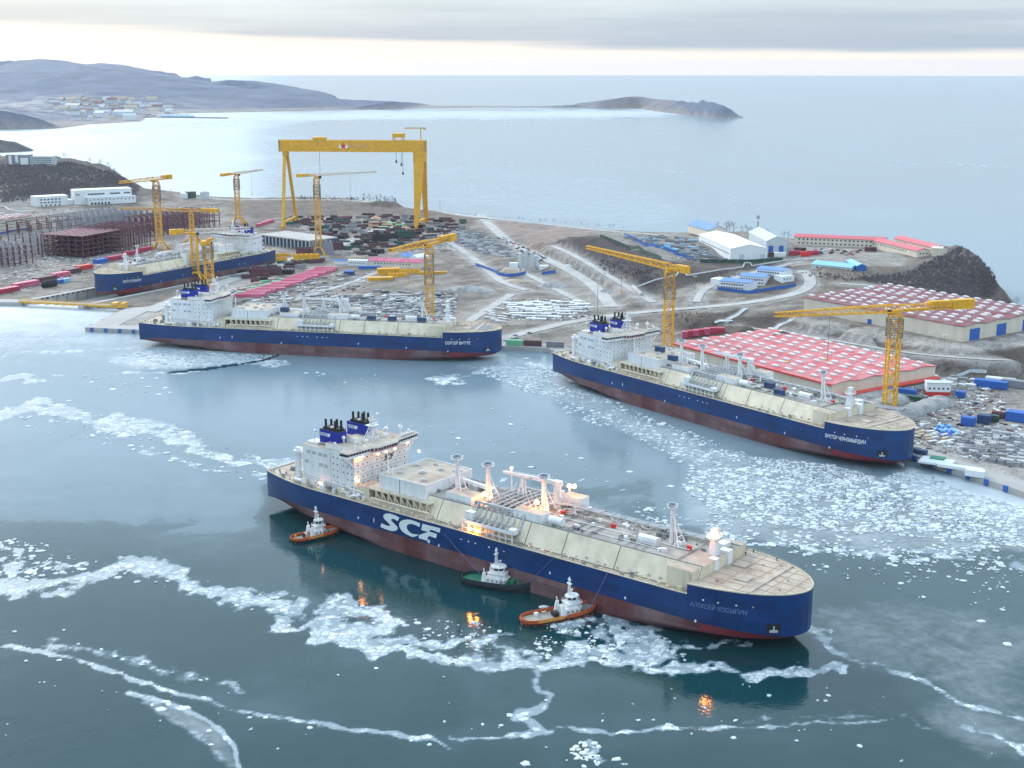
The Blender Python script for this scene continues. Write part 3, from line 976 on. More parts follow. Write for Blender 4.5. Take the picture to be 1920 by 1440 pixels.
R([(10, 1075), (60, 1065), (110, 1058), (150, 1056)], 7, 0.75)
R([(520, 1180), (570, 1172), (600, 1188), (660, 1206), (700, 1218), (760, 1224), (800, 1234), (850, 1242), (900, 1236), (960, 1232), (1040, 1240), (1100, 1234), (1160, 1238), (1230, 1246), (1300, 1250), (1370, 1258), (1450, 1262), (1500, 1252)], 17, 1.0)
R([(590, 1136), (640, 1122), (690, 1140), (725, 1160), (715, 1180), (680, 1194), (640, 1190), (610, 1160)], 26, 0.9)
R([(690, 1205), (740, 1202), (800, 1212), (850, 1206), (900, 1212), (950, 1220)], 16, 0.8)
R([(870, 1240), (900, 1215), (940, 1195), (950, 1188)], 14, 0.7)
R([(1040, 1176), (1100, 1165), (1150, 1172), (1210, 1190), (1240, 1215), (1180, 1225), (1110, 1215), (1060, 1222)], 30, 0.70)
R([(1120, 1195), (1190, 1200), (1250, 1225)], 26, 0.66)
R([(1240, 1208), (1290, 1198), (1330, 1205), (1400, 1210)], 8, 0.8)
R([(1010, 1250), (1006, 1272), (1020, 1290), (1045, 1298), (1020, 1318), (990, 1334), (976, 1346), (1010, 1362), (1040, 1372)], 12, 0.70, wob=0.6)
R([(-60, 1200), (30, 1215), (100, 1230), (190, 1252), (270, 1284), (350, 1304), (430, 1332), (500, 1345), (560, 1352), (640, 1368), (720, 1372), (800, 1384), (850, 1400)], 8, 0.62, wob=0.4)
R([(100, 1212), (200, 1222), (300, 1256), (380, 1276), (450, 1300)], 18, 0.36, wob=0.5)
R([(240, 1300), (275, 1306), (320, 1320), (370, 1342), (410, 1366), (440, 1400), (452, 1445)], 8, 0.75, wob=0.15)
R([(270, 1312), (330, 1352), (390, 1395), (430, 1430)], 12, 0.34, wob=0.2)
PALE[inpoly(ax, ay, [(240, 1299), (300, 1310), (360, 1333), (405, 1360), (440, 1400), (455, 1445), (428, 1442), (385, 1396), (320, 1350)])] = 0.40
blur(PALE, 2)
R([(848, 1380), (920, 1382), (980, 1376), (1030, 1368), (1060, 1362), (1110, 1366), (1150, 1372), (1200, 1370), (1260, 1366), (1330, 1368), (1390, 1362), (1450, 1364), (1520, 1354), (1600, 1356), (1680, 1352)], 9, 0.68, wob=0.45)
R([(1100, 1378), (1125, 1390), (1110, 1410), (1130, 1430), (1160, 1440)], 14, 0.62)
R([(1400, 1352), (1500, 1345), (1600, 1342), (1700, 1350)], 14, 0.36, wob=0.5)
R([(1520, 1185), (1545, 1195), (1555, 1215), (1590, 1232), (1640, 1242), (1700, 1268), (1750, 1292), (1800, 1312), (1850, 1326), (1930, 1350)], 9, 0.64, wob=0.45)
R([(1500, 1190), (1530, 1184), (1550, 1196)], 14, 0.9)
R([(1520, 1255), (1590, 1246), (1620, 1240)], 6, 0.7)
R([(1690, 1345), (1740, 1370), (1800, 1352), (1860, 1372), (1900, 1396), (1960, 1420)], 12, 0.6)
R([(1290, 1035), (1400, 1010), (1560, 1040), (1700, 1030), (1960, 1060)], 10, 0.35)
R([(940, 905), (1030, 896), (1120, 900)], 3, 0.5)
R([(820, 716), (900, 700), (960, 686), (1040, 690), (1110, 730)], 18, 0.42)
R([(1690, 905), (1780, 930), (1920, 975)], 10, 0.62)
R([(240, 676), (330, 672), (430, 680), (500, 676)], 22, 0.48)
R([(1660, 308), (1800, 308), (1900, 310)], 3, 0.8)
R([(1080, 300), (1250, 320), (1330, 345), (1400, 390)], 2.5, 0.5)
R([(700, 290), (900, 296), (1000, 300)], 2.5, 0.4)
R([(1, 262), (300, 236), (640, 222), (1180, 220)], 3.5, 0.7)
ICE[lead] = 0
# the dock chamber holds no water, and neither does the land's inside
cx_, cy_ = (WX[:-1, :-1] + WX[1:, 1:]) / 2, (WY[:-1, :-1] + WY[1:, 1:]) / 2
inner_land = inpoly(cx_, cy_, LAND) & (bilin(np.where(inland, dE, 0), cx_, cy_) > 14) & (bilin(np.where(inland, dB, 0), cx_, cy_) > 30)
sea = grid_object('sea', WX, WY, np.zeros(RR.shape), ~inner_land, floats={'ice': ICE, 'film': np.clip(FILM, 0, 1), 'pale': np.clip(PALE, 0, 1)})

def water_mat():
    m = bpy.data.materials.new('sea_ice_water')
    m.use_nodes = True
    nt = m.node_tree
    b = nt.nodes['Principled BSDF']
    N = nt.nodes.new
    L = nt.links.new
    def attr(a):
        n = N('ShaderNodeAttribute'); n.attribute_name = a
        return n.outputs['Fac']
    geo = N('ShaderNodeNewGeometry')
    pos = geo.outputs['Position']
    def noise(sc, det=5, rough=0.6, dist=0.0, st=(1, 1, 1)):
        mp_ = N('ShaderNodeMapping'); mp_.inputs['Scale'].default_value = st
        L(pos, mp_.inputs[0])
        n = N('ShaderNodeTexNoise'); n.inputs['Scale'].default_value = sc; n.inputs['Detail'].default_value = det
        n.inputs['Roughness'].default_value = rough; n.inputs['Distortion'].default_value = dist
        L(mp_.outputs[0], n.inputs['Vector'])
        return n.outputs[0]
    def math_(op, a, c=None, clamp=False):
        n = N('ShaderNodeMath'); n.operation = op; n.use_clamp = clamp
        for i, v in enumerate((a, c)):
            if v is None:
                continue
            if isinstance(v, (int, float)):
                n.inputs[i].default_value = v
            else:
                L(v, n.inputs[i])
        return n.outputs[0]
    def smooth(v, lo, hi, a=0.0, c=1.0):
        n = N('ShaderNodeMapRange'); n.interpolation_type = 'SMOOTHSTEP'
        L(v, n.inputs[0])
        for i, q in ((1, lo), (2, hi), (3, a), (4, c)):
            n.inputs[i].default_value = q
        return n.outputs[0]
    def mixc(f, a, c):
        n = N('ShaderNodeMix'); n.data_type = 'RGBA'
        if isinstance(f, (int, float)):
            n.inputs[0].default_value = f
        else:
            L(f, n.inputs[0])
        for i, v in ((6, a), (7, c)):
            if isinstance(v, tuple):
                n.inputs[i].default_value = (*v, 1)
            else:
                L(v, n.inputs[i])
        return n.outputs[2]
    ice, film, pale = attr('ice'), attr('film'), attr('pale')
    n_f = noise(0.22, 8, 0.68)
    n_m = noise(0.045, 6, 0.6, 0.6)
    n_l = noise(0.009, 7, 0.6, 0.7)
    vor = N('ShaderNodeTexVoronoi'); vor.feature = 'DISTANCE_TO_EDGE'; vor.inputs['Scale'].default_value = 0.30
    dis = N('ShaderNodeVectorMath'); dis.operation = 'ADD'
    nc = N('ShaderNodeTexNoise'); nc.inputs['Scale'].default_value = 0.35; nc.inputs['Detail'].default_value = 3
    L(pos, nc.inputs['Vector'])
    sc_ = N('ShaderNodeVectorMath'); sc_.operation = 'SCALE'; sc_.inputs['Scale'].default_value = 3.0
    L(nc.outputs['Color'], sc_.inputs[0]); L(pos, dis.inputs[0]); L(sc_.outputs[0], dis.inputs[1])
    L(dis.outputs[0], vor.inputs['Vector'])
    # broken ice mask: ribbon field against fine noise, crazed by plate joints
    f1 = math_('ADD', ice, math_('MULTIPLY', math_('SUBTRACT', n_f, 0.5), 1.35))
    f1 = math_('ADD', f1, math_('MULTIPLY', math_('SUBTRACT', n_m, 0.5), 0.8))
    gate = smooth(ice, 0.02, 0.15)
    # slabs: each plate of a broken-up sheet is either there or not
    def cells(scale):
        v_ = N('ShaderNodeTexVoronoi'); v_.feature = 'F1'; v_.inputs['Scale'].default_value = scale
        L(dis.outputs[0], v_.inputs['Vector'])
        s_ = N('ShaderNodeSeparateColor'); L(v_.outputs['Color'], s_.inputs[0])
        return s_.outputs[0]
    slab = math_('ADD', math_('MULTIPLY', cells(0.30), 0.6), math_('MULTIPLY', cells(0.11), 0.4))
    fs_ = math_('ADD', f1, math_('MULTIPLY', math_('SUBTRACT', slab, 0.5), 0.95))
    m_ice = math_('MULTIPLY', smooth(fs_, 0.71, 0.76), gate)
    m_slush = math_('MULTIPLY', smooth(f1, 0.34, 0.58), gate)
    joints = smooth(vor.outputs['Distance'], 0.02, 0.12, 0.25, 1.0)
    m_ice = math_('MULTIPLY', m_ice, joints)
    halo = math_('MULTIPLY', smooth(f1, 0.10, 0.62), gate)
    # film: grey skin of new ice with rafted edges
    f2 = math_('ADD', film, math_('MULTIPLY', math_('SUBTRACT', n_l, 0.5), 0.55))
    f2 = math_('ADD', f2, math_('MULTIPLY', math_('SUBTRACT', n_m, 0.5), 0.16))
    m_film = math_('ADD', math_('MULTIPLY', smooth(f2, 0.12, 0.95), 0.72), math_('MULTIPLY', smooth(f2, 0.42, 0.455), 0.24))
    m_film = math_('MAXIMUM', m_film, math_('MULTIPLY', halo, 0.75))
    p2 = math_('ADD', pale, math_('MULTIPLY', math_('SUBTRACT', n_m, 0.5), 0.5))
    p2 = math_('ADD', p2, math_('MULTIPLY', math_('SUBTRACT', n_f, 0.5), 0.35))
    m_pale = math_('MULTIPLY', smooth(p2, 0.12, 1.0), smooth(pale, 0.0, 0.2))
    c = mixc(m_film, (0.003, 0.035, 0.041), (0.175, 0.25, 0.30))
    c = mixc(m_pale, c, (0.50, 0.55, 0.585))
    c = mixc(math_('MULTIPLY', m_slush, 0.55), c, (0.27, 0.34, 0.38))
    c = mixc(m_ice, c, mixc(slab, (0.28, 0.35, 0.39), (0.62, 0.66, 0.68)))
    fleck = smooth(n_f, 0.68, 0.74)
    L(c, b.inputs['Base Color'])
    r = math_('ADD', math_('MULTIPLY', m_film, 0.15), 0.045)
    r = math_('ADD', r, math_('MULTIPLY', m_slush, 0.3))
    r = math_('ADD', r, math_('MULTIPLY', m_pale, 0.35))
    r = math_('ADD', r, math_('MULTIPLY', m_ice, 0.5), True)
    L(r, b.inputs['Roughness'])
    b.inputs['IOR'].default_value = 1.333
    b.inputs['Specular IOR Level'].default_value = 0.5
    # ripples on open water, plate relief on ice
    rip = noise(0.55, 3, 0.5, 0.0, (1, 1.6, 1))
    rip2 = noise(0.09, 3, 0.5, 0.5)
    hgt = math_('ADD', math_('MULTIPLY', rip, 0.06), math_('MULTIPLY', rip2, 0.22))
    calm = math_('SUBTRACT', 1.0, math_('MULTIPLY', m_film, 0.90))
    hgt = math_('MULTIPLY', hgt, calm)
    hgt = math_('ADD', hgt, math_('MULTIPLY', m_ice, math_('MULTIPLY', n_f, 0.8)))
    bu = N('ShaderNodeBump'); bu.inputs['Strength'].default_value = 0.55; bu.inputs['Distance'].default_value = 1.0
    L(hgt, bu.inputs['Height']); L(bu.outputs[0], b.inputs['Normal'])
    M['water'] = m
    return m
sea.data.materials.append(water_mat())
# the rest of the sea, out of the photograph's view, a little lower so that no faces share a plane
mb = MB()
n = 96
vs = [(0, 0, -0.4)] + [(25750 * math.cos(2 * math.pi * i / n), 25750 * math.sin(2 * math.pi * i / n), -0.4) for i in range(n)]
hole = inpoly
ring0 = []
# skip the wedge that the fine grid covers: fan from just outside it
a0, a1 = math.pi / 2 + 0.80, math.pi / 2 - 0.80 + 2 * math.pi
vs = [(0, 0, -0.4)]
for i in range(n + 1):
    t = a0 + (a1 - a0) * i / n
    vs.append((25800 * math.cos(t), 25800 * math.sin(t), -0.4))
fs = [(0, i, i + 1) for i in range(1, n + 1)]
for i in range(9):      # near patch below the camera
    pass
mb.add(vs, fs)
t0, t1 = math.pi / 2 - 0.80, math.pi / 2 + 0.80
vs = [(0, 0, -0.4)] + [(251 * math.cos(t0 + (t1 - t0) * i / 8), 251 * math.sin(t0 + (t1 - t0) * i / 8), -0.4) for i in range(9)]
mb.add(vs, [(0, i, i + 1) for i in range(1, 9)])
struct(mb.build('sea', M['water']))

# ================================================================== loose floes on the surface: real slabs of ice
def hull_free(x, y):
    for k in ('A', 'B', 'D'):
        ox, oy, h = POSE[k]
        lx = (x - ox) * math.cos(h) + (y - oy) * math.sin(h)
        ly = -(x - ox) * math.sin(h) + (y - oy) * math.cos(h)
        if -2 < lx < 300 and abs(ly) < 27:
            return False
    return True
rf = random.Random(11)
def floe_shape(r):
    n = rf.randint(5, 8)
    ph = rf.random() * 6.28
    e = rf.uniform(0.55, 1.0)
    q = rf.random() * 3.14
    out = []
    for i in range(n):
        t = ph + 2 * math.pi * i / n + rf.uniform(-0.25, 0.25)
        k = r * rf.uniform(0.75, 1.15)
        x, y = k * math.cos(t), k * e * math.sin(t)
        out.append((x * math.cos(q) - y * math.sin(q), x * math.sin(q) + y * math.cos(q)))
    return out
FLOES = [  # polygon of the patch, tries, size range, clumping
    ([(1290, 880), (1420, 876), (1560, 900), (1700, 890), (1930, 955), (1960, 1030), (1700, 1005), (1500, 992), (1350, 965), (1280, 920)], 13000, (0.5, 1.6), 0.32),
    ([(1400, 855), (1560, 872), (1700, 880), (1780, 905), (1560, 905), (1440, 885)], 3500, (0.5, 1.2), 0.25),
    ([(1000, 700), (1060, 705), (1200, 775), (1400, 850), (1420, 880), (1290, 880), (1180, 815), (1080, 790), (1030, 750)], 5500, (0.5, 1.5), 0.44),
    ([(900, 690), (1045, 690), (1070, 740), (1000, 740), (900, 700)], 1800, (0.7, 1.6), 0.40),
    ([(1180, 950), (1330, 960), (1500, 992), (1700, 1005), (1960, 1030), (1960, 1075), (1700, 1058), (1500, 1040), (1330, 1010), (1220, 985)], 4600, (0.5, 1.7), 0.50),
    ([(1430, 1040), (1960, 1070), (1960, 1180), (1640, 1100)], 700, (0.7, 1.5), 0.60),
    ([(560, 740), (1000, 760), (1290, 900), (1200, 960), (900, 850)], 260, (0.7, 1.8), 0.5),
    ([(230, 666), (330, 646), (420, 662), (520, 668), (450, 682), (330, 688)], 2600, (0.6, 1.6), 0.25),
    ([(1010, 1170), (1080, 1158), (1180, 1165), (1260, 1200), (1290, 1238), (1100, 1240), (1000, 1232)], 650, (0.5, 1.9), 0.5),
    ([(590, 1125), (700, 1125), (740, 1175), (700, 1215), (900, 1240), (960, 1200), (900, 1190), (780, 1205), (620, 1190)], 300, (0.4, 1.3), 0.45),
    ([(0, 1060), (250, 1050), (540, 1130), (540, 1165), (240, 1090), (0, 1115)], 260, (0.5, 1.6), 0.45),
    ([(60, 760), (240, 775), (480, 860), (560, 880), (480, 905), (260, 850), (0, 790)], 700, (0.6, 2.0), 0.42),
    ([(0, 1000), (160, 1040), (160, 1070), (0, 1090)], 160, (0.7, 2.0), 0.4),
    ([(740, 1160), (900, 1165), (960, 1190), (900, 1220), (740, 1200)], 130, (0.5, 1.5), 0.4),
    ([(0, 1180), (1920, 1300), (1920, 1430), (0, 1430)], 90, (0.5, 1.0), 0.3),
    ([(560, 690), (700, 700), (760, 730), (600, 730)], 40, (0.8, 1.8), 0.2),
    ([(150, 700), (300, 705), (330, 740), (180, 740)], 40, (0.8, 2.6), 0.2),
]
mb = MB()
big = []
for poly, n, (r0, r1), thr in FLOES:
    xs = [p[0] for p in poly]; ys = [p[1] for p in poly]
    px = np.array([rf.uniform(min(xs), max(xs)) for _ in range(n)])
    py = np.array([rf.uniform(min(ys), max(ys)) for _ in range(n)])
    ok = inpoly(px, py, poly)
    cl = fbm(px / 30, py / 10, 3, 77)
    for i in range(n):
        if not ok[i] or cl[i] < thr * 0.9:
            continue
        p = P(px[i], py[i], 0)
        if not hull_free(p.x, p.y):
            continue
        r = r0 * 0.7 + (r1 * 1.35 - r0 * 0.7) * rf.random() ** 3.0
        if r > 2.0 and len(big) < 130:
            big.append((p.x, p.y, r * 1.15))
            continue
        sh = floe_shape(r)
        h = rf.uniform(0.12, 0.4)
        k = len(sh)
        vs = [(p.x + a, p.y + b_, -0.05) for a, b_ in sh] + [(p.x + a * 0.9, p.y + b_ * 0.9, h) for a, b_ in sh]
        mb.add(vs, [(j, (j + 1) % k, (j + 1) % k + k, j + k) for j in range(k)] + [tuple(range(k, 2 * k))], rf.choice((0, 0, 0, 1, 1, 2)))
o = mb.build('brash_ice', ['ice_white', 'ice_gray', 'ice_wet'], stuff=True)
SEEDS = [(243, 1062, 3.0), (62, 1072, 3.2), (88, 1066, 2.6), (345, 1328, 2.6), (302, 1331, 2.4), (396, 1397, 1.2), (957, 1342, 1.8), (985, 1340, 1.8), (464, 700, 0), (212, 730, 3.4), (128, 752, 3.0), (120, 760, 2.2), (1019, 1138, 2.6),
         (1890, 1208, 2.0), (1840, 1165, 2.2), (1690, 1094, 1.6), (147, 1208, .9), (120, 1182, .9), (190, 1218, 1.1), (216, 1231, 1.1), (230, 1237, 1.1), (357, 1268, 1.2), (376, 1276, 1.2), (468, 1346, 1.1), (498, 1346, 1.1), (581, 1365, 1.1), (772, 1389, 1.1), (805, 1397, 1.1), (905, 1359, 1.1), (940, 1361, 1.1), (1130, 1352, 1.0), (1197, 1351, 1.0), (1258, 1361, 1.0), (1375, 1384, 1.1), (985, 1432, 2.2), (1156, 1424, 2.0)]
for k in range(26):
    SEEDS.append((1070 + rf.uniform(0, 52), 1392 + rf.uniform(0, 46), rf.uniform(0.8, 1.7)))
for px_, py_, r in SEEDS:
    if r:
        p = P(px_, py_, 0)
        big.append((p.x, p.y, r))
for x, y, r in big:
    sh = floe_shape(r)
    m2 = MB()
    k = len(sh)
    vs = [(a, b_, -0.08) for a, b_ in sh] + [(a * 0.93, b_ * 0.93, 0.22) for a, b_ in sh] + [(a * 0.75, b_ * 0.75, 0.34) for a, b_ in sh]
    m2.add(vs, [(j, (j + 1) % k, (j + 1) % k + k, j + k) for j in range(k)] + [(j + k, (j + 1) % k + k, (j + 1) % k + 2 * k, j + 2 * k) for j in range(k)] + [tuple(range(2 * k, 3 * k))])
    o = m2.build('ice_floe', 'ice_white', loc=(x, y, 0))
    tag(o, 'single flat slab of white drift ice floating on the bay', 'ice floe', 'loose ice floes on the bay')

# ================================================================== far shores
FGX0, FGY0, FGC = -6000.0, 3300.0, 60.0
FNX, FNY = 170, 230
fx_ = FGX0 + np.arange(FNX) * FGC
fy_ = FGY0 + np.arange(FNY) * FGC
FXX, FYY = np.meshgrid(fx_, fy_)
far_ctrl = [tuple(_pt(*q)) for q in [
    # farthest range
    ('Y', -300, 135, 14500), ('Y', 0, 122, 14000), ('Y', 40, 114, 14000), ('Y', 75, 110, 14000), ('Y', 110, 112, 14000), ('Y', 140, 117, 14000), ('Y', 165, 121, 14000), ('Y', 200, 120, 14000), ('Y', 240, 124, 14000), ('Y', 270, 131, 14000), ('Y', 330, 138, 14000), ('Y', 345, 150, 13800),
    ('z', -300, 140, 10), ('Y', 0, 150, 11500), ('Y', 150, 150, 11500), ('Y', 280, 156, 11500), ('z', 360, 161, 2),
    # near range
    ('Y', -400, 150, 9500), ('Y', -60, 144, 9000), ('Y', 0, 139, 9000), ('Y', 60, 134, 9000), ('Y', 120, 130, 9000), ('Y', 165, 126, 9000), ('Y', 200, 130, 9000), ('Y', 240, 134, 9000), ('Y', 262, 137, 9000), ('Y', 300, 143, 9000), ('Y', 335, 153, 9000), ('Y', 350, 157, 8800),
    ('Y', 352, 146, 9600), ('Y', 368, 142, 9600), ('Y', 384, 146, 9600), ('Y', 394, 155, 9500),
    ('Y', 405, 155, 8300), ('Y', 432, 149, 8300), ('Y', 438, 163, 8250), ('Y', 470, 167, 8000), ('Y', 520, 166, 7900), ('Y', 570, 170, 7800), ('Y', 606, 177, 7600), ('Y', 618, 185, 7400), ('Y', 660, 187, 7200), ('Y', 740, 190, 7000), ('Y', 770, 194, 6900),
    ('Y', 0, 175, 7200), ('Y', 120, 170, 7200), ('Y', 260, 172, 7300), ('Y', 400, 178, 7200), ('Y', 520, 184, 7000),
    ('z', 60, 205, 30), ('z', 140, 215, 18), ('z', 200, 212, 22), ('z', 260, 210, 16), ('z', 330, 203, 14), ('z', 450, 203, 12), ('z', 560, 202, 10),
    # shoreline and spit (low)
    ('z', 118, 238, 1.5), ('z', 160, 233, 2), ('z', 210, 230, 2), ('z', 262, 227, 2), ('z', 272, 218, 3), ('z', 300, 214, 3), ('z', 360, 211, 3), ('z', 440, 210, 3), ('z', 560, 207, 3), ('z', 650, 205, 3), ('z', 760, 202, 3), ('z', 900, 200, 3), ('z', 1000, 200, 3), ('z', 1120, 201, 3), ('z', 1200, 202, 4),
    ('z', 820, 196, 5), ('z', 940, 196, 4), ('z', 1060, 197, 5), ('z', 700, 196, 8),
    ('Y', 1090, 196, 7050), ('Y', 1120, 192, 7050), ('Y', 1150, 187, 7050), ('Y', 1175, 181, 7050), ('Y', 1200, 180, 7050), ('Y', 1225, 185, 6950), ('Y', 1265, 187, 6600), ('Y', 1300, 191, 6250), ('Y', 1314, 186, 6150), ('Y', 1332, 189, 5980), ('Y', 1356, 197, 5850), ('Y', 1378, 207, 5700),
    ('z', 1240, 209, 3), ('z', 1290, 214, 3), ('z', 1340, 219, 3), ('z', 1385, 221, 2), ('z', 1392, 216, 2), ('z', 1250, 192, 4), ('z', 1180, 186, 4),
    # round hill at the left edge of the bay and the islet below it
    ('Y', -300, 200, 4800), ('Y', -40, 203, 4750), ('Y', 20, 203, 4700), ('Y', 60, 204, 4700), ('Y', 80, 211, 4700), ('Y', 100, 224, 4700), ('z', 0, 244, 2), ('z', 60, 243, 2), ('z', 110, 240, 2), ('z', 118, 236, 2), ('z', -300, 250, 2), ('z', 40, 226, 12), ('Y', -60, 195, 5600), ('z', -300, 215, 10),
]]
SH = [(118, 241), (-400, 252), (-600, 252), (-600, 60), (345, 60), (350, 152), (372, 157), (398, 158), (430, 170), (441, 167), (620, 187), (780, 194.5), (1000, 195), (1120, 194.5), (1260, 190), (1310, 188), (1345, 190), (1372, 198), (1394, 216),
      (1385, 222), (1340, 220), (1290, 215), (1240, 210), (1200, 203), (1120, 202), (1000, 201), (900, 201), (760, 203), (650, 206), (560, 208), (440, 211), (360, 212), (300, 215), (272, 219), (264, 228), (210, 231), (160, 234)]
# finer grid laid over the coarse one
FGC2 = 25.0
fx2 = FGX0 + np.arange(int(FNX * FGC / FGC2)) * FGC2
fy2 = FGY0 + np.arange(int(FNY * FGC / FGC2)) * FGC2
FX2, FY2 = np.meshgrid(fx2, fy2)
F2 = np.full(FX2.shape, -20.0)
rasterise(far_ctrl, F2, FX2, FY2, FGX0, FGY0, FGC2)
poly_far = [tuple(P(a, b, 0)[:2]) for a, b in [(118, 241), (-500, 252)]] + [(-6500, 14900), (-2200, 14900)] + [tuple(PY(a, b, Y)[:2]) for a, b, Y in
      [(350, 150, 13600), (330, 160, 12500), (345, 155, 10500), (392, 155, 9900), (402, 158, 9300), (405, 160, 8600), (440, 165, 8500), (520, 166, 8200), (612, 180, 7800), (640, 190, 7450), (770, 194, 7350), (1000, 196, 7250), (1110, 196, 7350), (1180, 184, 7500), (1260, 188, 7050), (1320, 188, 6500), (1372, 200, 6050), (1398, 216, 5750)]] + [tuple(P(a, b, 0)[:2]) for a, b in SH[20:]]
fin2 = inpoly(FX2, FY2, poly_far)
dS = pdist(FX2, FY2, poly_far + poly_far[:1])
rel = fbm(FX2 / 420, FY2 / 420, 5, 51) - 0.5
ridg = np.abs(fbm(FX2 / 260, FY2 / 260, 4, 61) - 0.5)
amp = np.clip(F2 / 60, 0, 1.3)
F2 = F2 + (rel * 26 - ridg * 40 + 4) * amp * np.clip(dS / 300, 0, 1)
F2 = np.where(fin2, np.clip(F2, 1.2, 262), -3.0)
cc = np.zeros(F2.shape + (3,)) + C3(0.085, 0.11, 0.165)  # blue of the distance haze is painted into the hill colour
nn = fbm(FX2 / 150, FY2 / 150, 5, 71)[..., None]
cc = cc * (0.7 + 0.7 * nn)
low = np.clip((14 - F2) / 10, 0, 1)[..., None]
cc = cc * (1 - low * 0.7) + C3(0.30, 0.25, 0.21) * low * 0.7
vill = np.clip(1.3 - np.hypot((FX2 + 2080) / 900, (FY2 - 6100) / 900), 0, 1)[..., None] * np.clip((fbm(FX2 / 60, FY2 / 60, 3, 81)[..., None] - 0.42) * 6, 0, 1)
cc = cc * (1 - vill * 0.8) + C3(0.36, 0.34, 0.33) * vill * 0.8
headp = np.clip((FX2 - 300) / 300, 0, 1)[..., None] * (FX2 < 800)[..., None] * (nn > 0.35)
cc = cc * (1 - headp * 0.6) + C3(0.22, 0.18, 0.16) * headp * 0.6
kp = np.maximum.reduce([F2[:-1, :-1], F2[1:, :-1], F2[:-1, 1:], F2[1:, 1:]]) > -2
o = grid_object('hills', FX2, FY2, F2, kp, attr=cc)
o.data.materials.append(tint_mat('far_ground', 0.012, 0.35, bump=0.2))
def fhz(x, y):
    return float(bilin(F2, x, y, FGX0, FGY0, FGC2))
# islet at the left edge
mb = MB()
ip = P(-30, 284, 0)
pts = []
ring = 20
for j, (k, z) in enumerate(((1.0, -1), (0.92, 6), (0.7, 22), (0.35, 30))):
    for i in range(ring):
        t = 2 * math.pi * i / ring
        pts.append((120 * k * math.cos(t) * (1 + 0.12 * math.sin(3 * t)), 55 * k * math.sin(t), z + 3 * math.sin(5 * t + j)))
fs = [(j * ring + i, j * ring + (i + 1) % ring, (j + 1) * ring + (i + 1) % ring, (j + 1) * ring + i) for j in range(3) for i in range(ring)] + [tuple(range(3 * ring, 4 * ring))]
mb.add(pts, fs)
struct(mb.build('island', 'rock', loc=(ip.x, ip.y, 0)))

# village across the bay: each house its own thing, walls and roof
hw = []
for hs, (wm, rm) in enumerate((('wall_white', 'wall_gray'), ('wall_white', 'machine_gray'), ('wall_cream', 'sand_tan'), ('wall_gray', 'dark_red_roof'))):
    a = MB(); a.box(-13, 13, -8, 8, -3, 9); w_me = a.mesh('house_wall', wm)
    a = MB(); a.add([(-14, -9, 9), (14, -9, 9), (14, 9, 9), (-14, 9, 9), (-14, 0, 14), (14, 0, 14)], [(0, 1, 5, 4), (2, 3, 4, 5), (0, 4, 3), (1, 2, 5)]); r_me = a.mesh('house_roof', rm)
    hw.append((w_me, r_me))
rv = random.Random(5)
cnt = 0
while cnt < 80:
    px_, py_ = rv.uniform(75, 330), rv.uniform(186, 226)
    if (px_ < 118 and py_ > 204) or py_ > 227 - (px_ - 118) * 0.02 or rv.random() < abs(px_ - 220) / 150 - 0.15:
        continue
    z = 15.0
    for _ in range(12):
        p = P(px_, py_, z); z = 0.5 * z + 0.5 * max(1.2, fhz(p.x, p.y))
    k = rv.randrange(4)
    h = thing('village_house', ('small white house with a pale roof in the village across the bay', 'small white house with a dark roof in the village across the bay', 'small cream house with a tan roof in the village across the bay', 'small grey house with a dark red roof in the village across the bay')[k],
              'house', (p.x, p.y, fhz(p.x, p.y)), rv.uniform(-0.6, 0.6), 'houses of the village across the bay')
    s = rv.choice((0.7, 0.9, 1.2, 1.8))
    h.scale = (s * rv.choice((1, 1, 1.9)), s, s)
    part('wall', hw[k][0], h); part('roof', hw[k][1], h)
    cnt += 1
# breakwater with moored boats beyond it
a_, b_ = P(272, 220, 0), P(425, 222, 0)
mb = MB()
mb.beam((a_.x, a_.y, 1), (b_.x, b_.y, 1), 30, 5)
o = mb.build('breakwater', 'rock'); tag(o, 'low dark breakwater running out from the village into the bay', 'breakwater')
for i in range(8):
    p = P(292 + i * 9, 219.4 - (i % 2) * 0.6, 0)
    m2 = MB()
    m2.prism([(-22, -5), (16, -5), (26, 0), (16, 5), (-22, 5)], 0, 5, 0)
    o = thing('fishing_boat', 'small fishing boat moored inside the village breakwater', 'boat', (p.x, p.y, 0), rv.uniform(-0.3, 0.3), 'boats moored behind the breakwater')
    m2.build('hull', 'sky_blue_roof', o)
    m3 = MB(); m3.box(-18, -4, -3.5, 3.5, 5, 11); m3.tube((4, 0, 5), (4, 0, 17), 0.5, n=5); m3.build('wheelhouse', 'wall_white', o)

# ================================================================== gas carriers (local frame: x from stern to bow, y to port, z from the waterline)
SL, SB = 299.0, 25.0
DZ, FZ = 19.4, 23.6                      # main deck, forecastle deck

def zred(x):
    return 8.6 - 2.6 * max(0, min(1, (x - 215) / 60)) - 3.2 * max(0, min(1, (60 - x) / 60))

def tips(z):
    xa = 0 if z > 5 else (5 - z) * 6.0 if z > 0 else 30 + (-z) * 3
    xf = 299 if z > 4.6 else 299 - (4.6 - z) * 6.0 if z > 0 else 271 - (-z) * 2
    return xa, xf

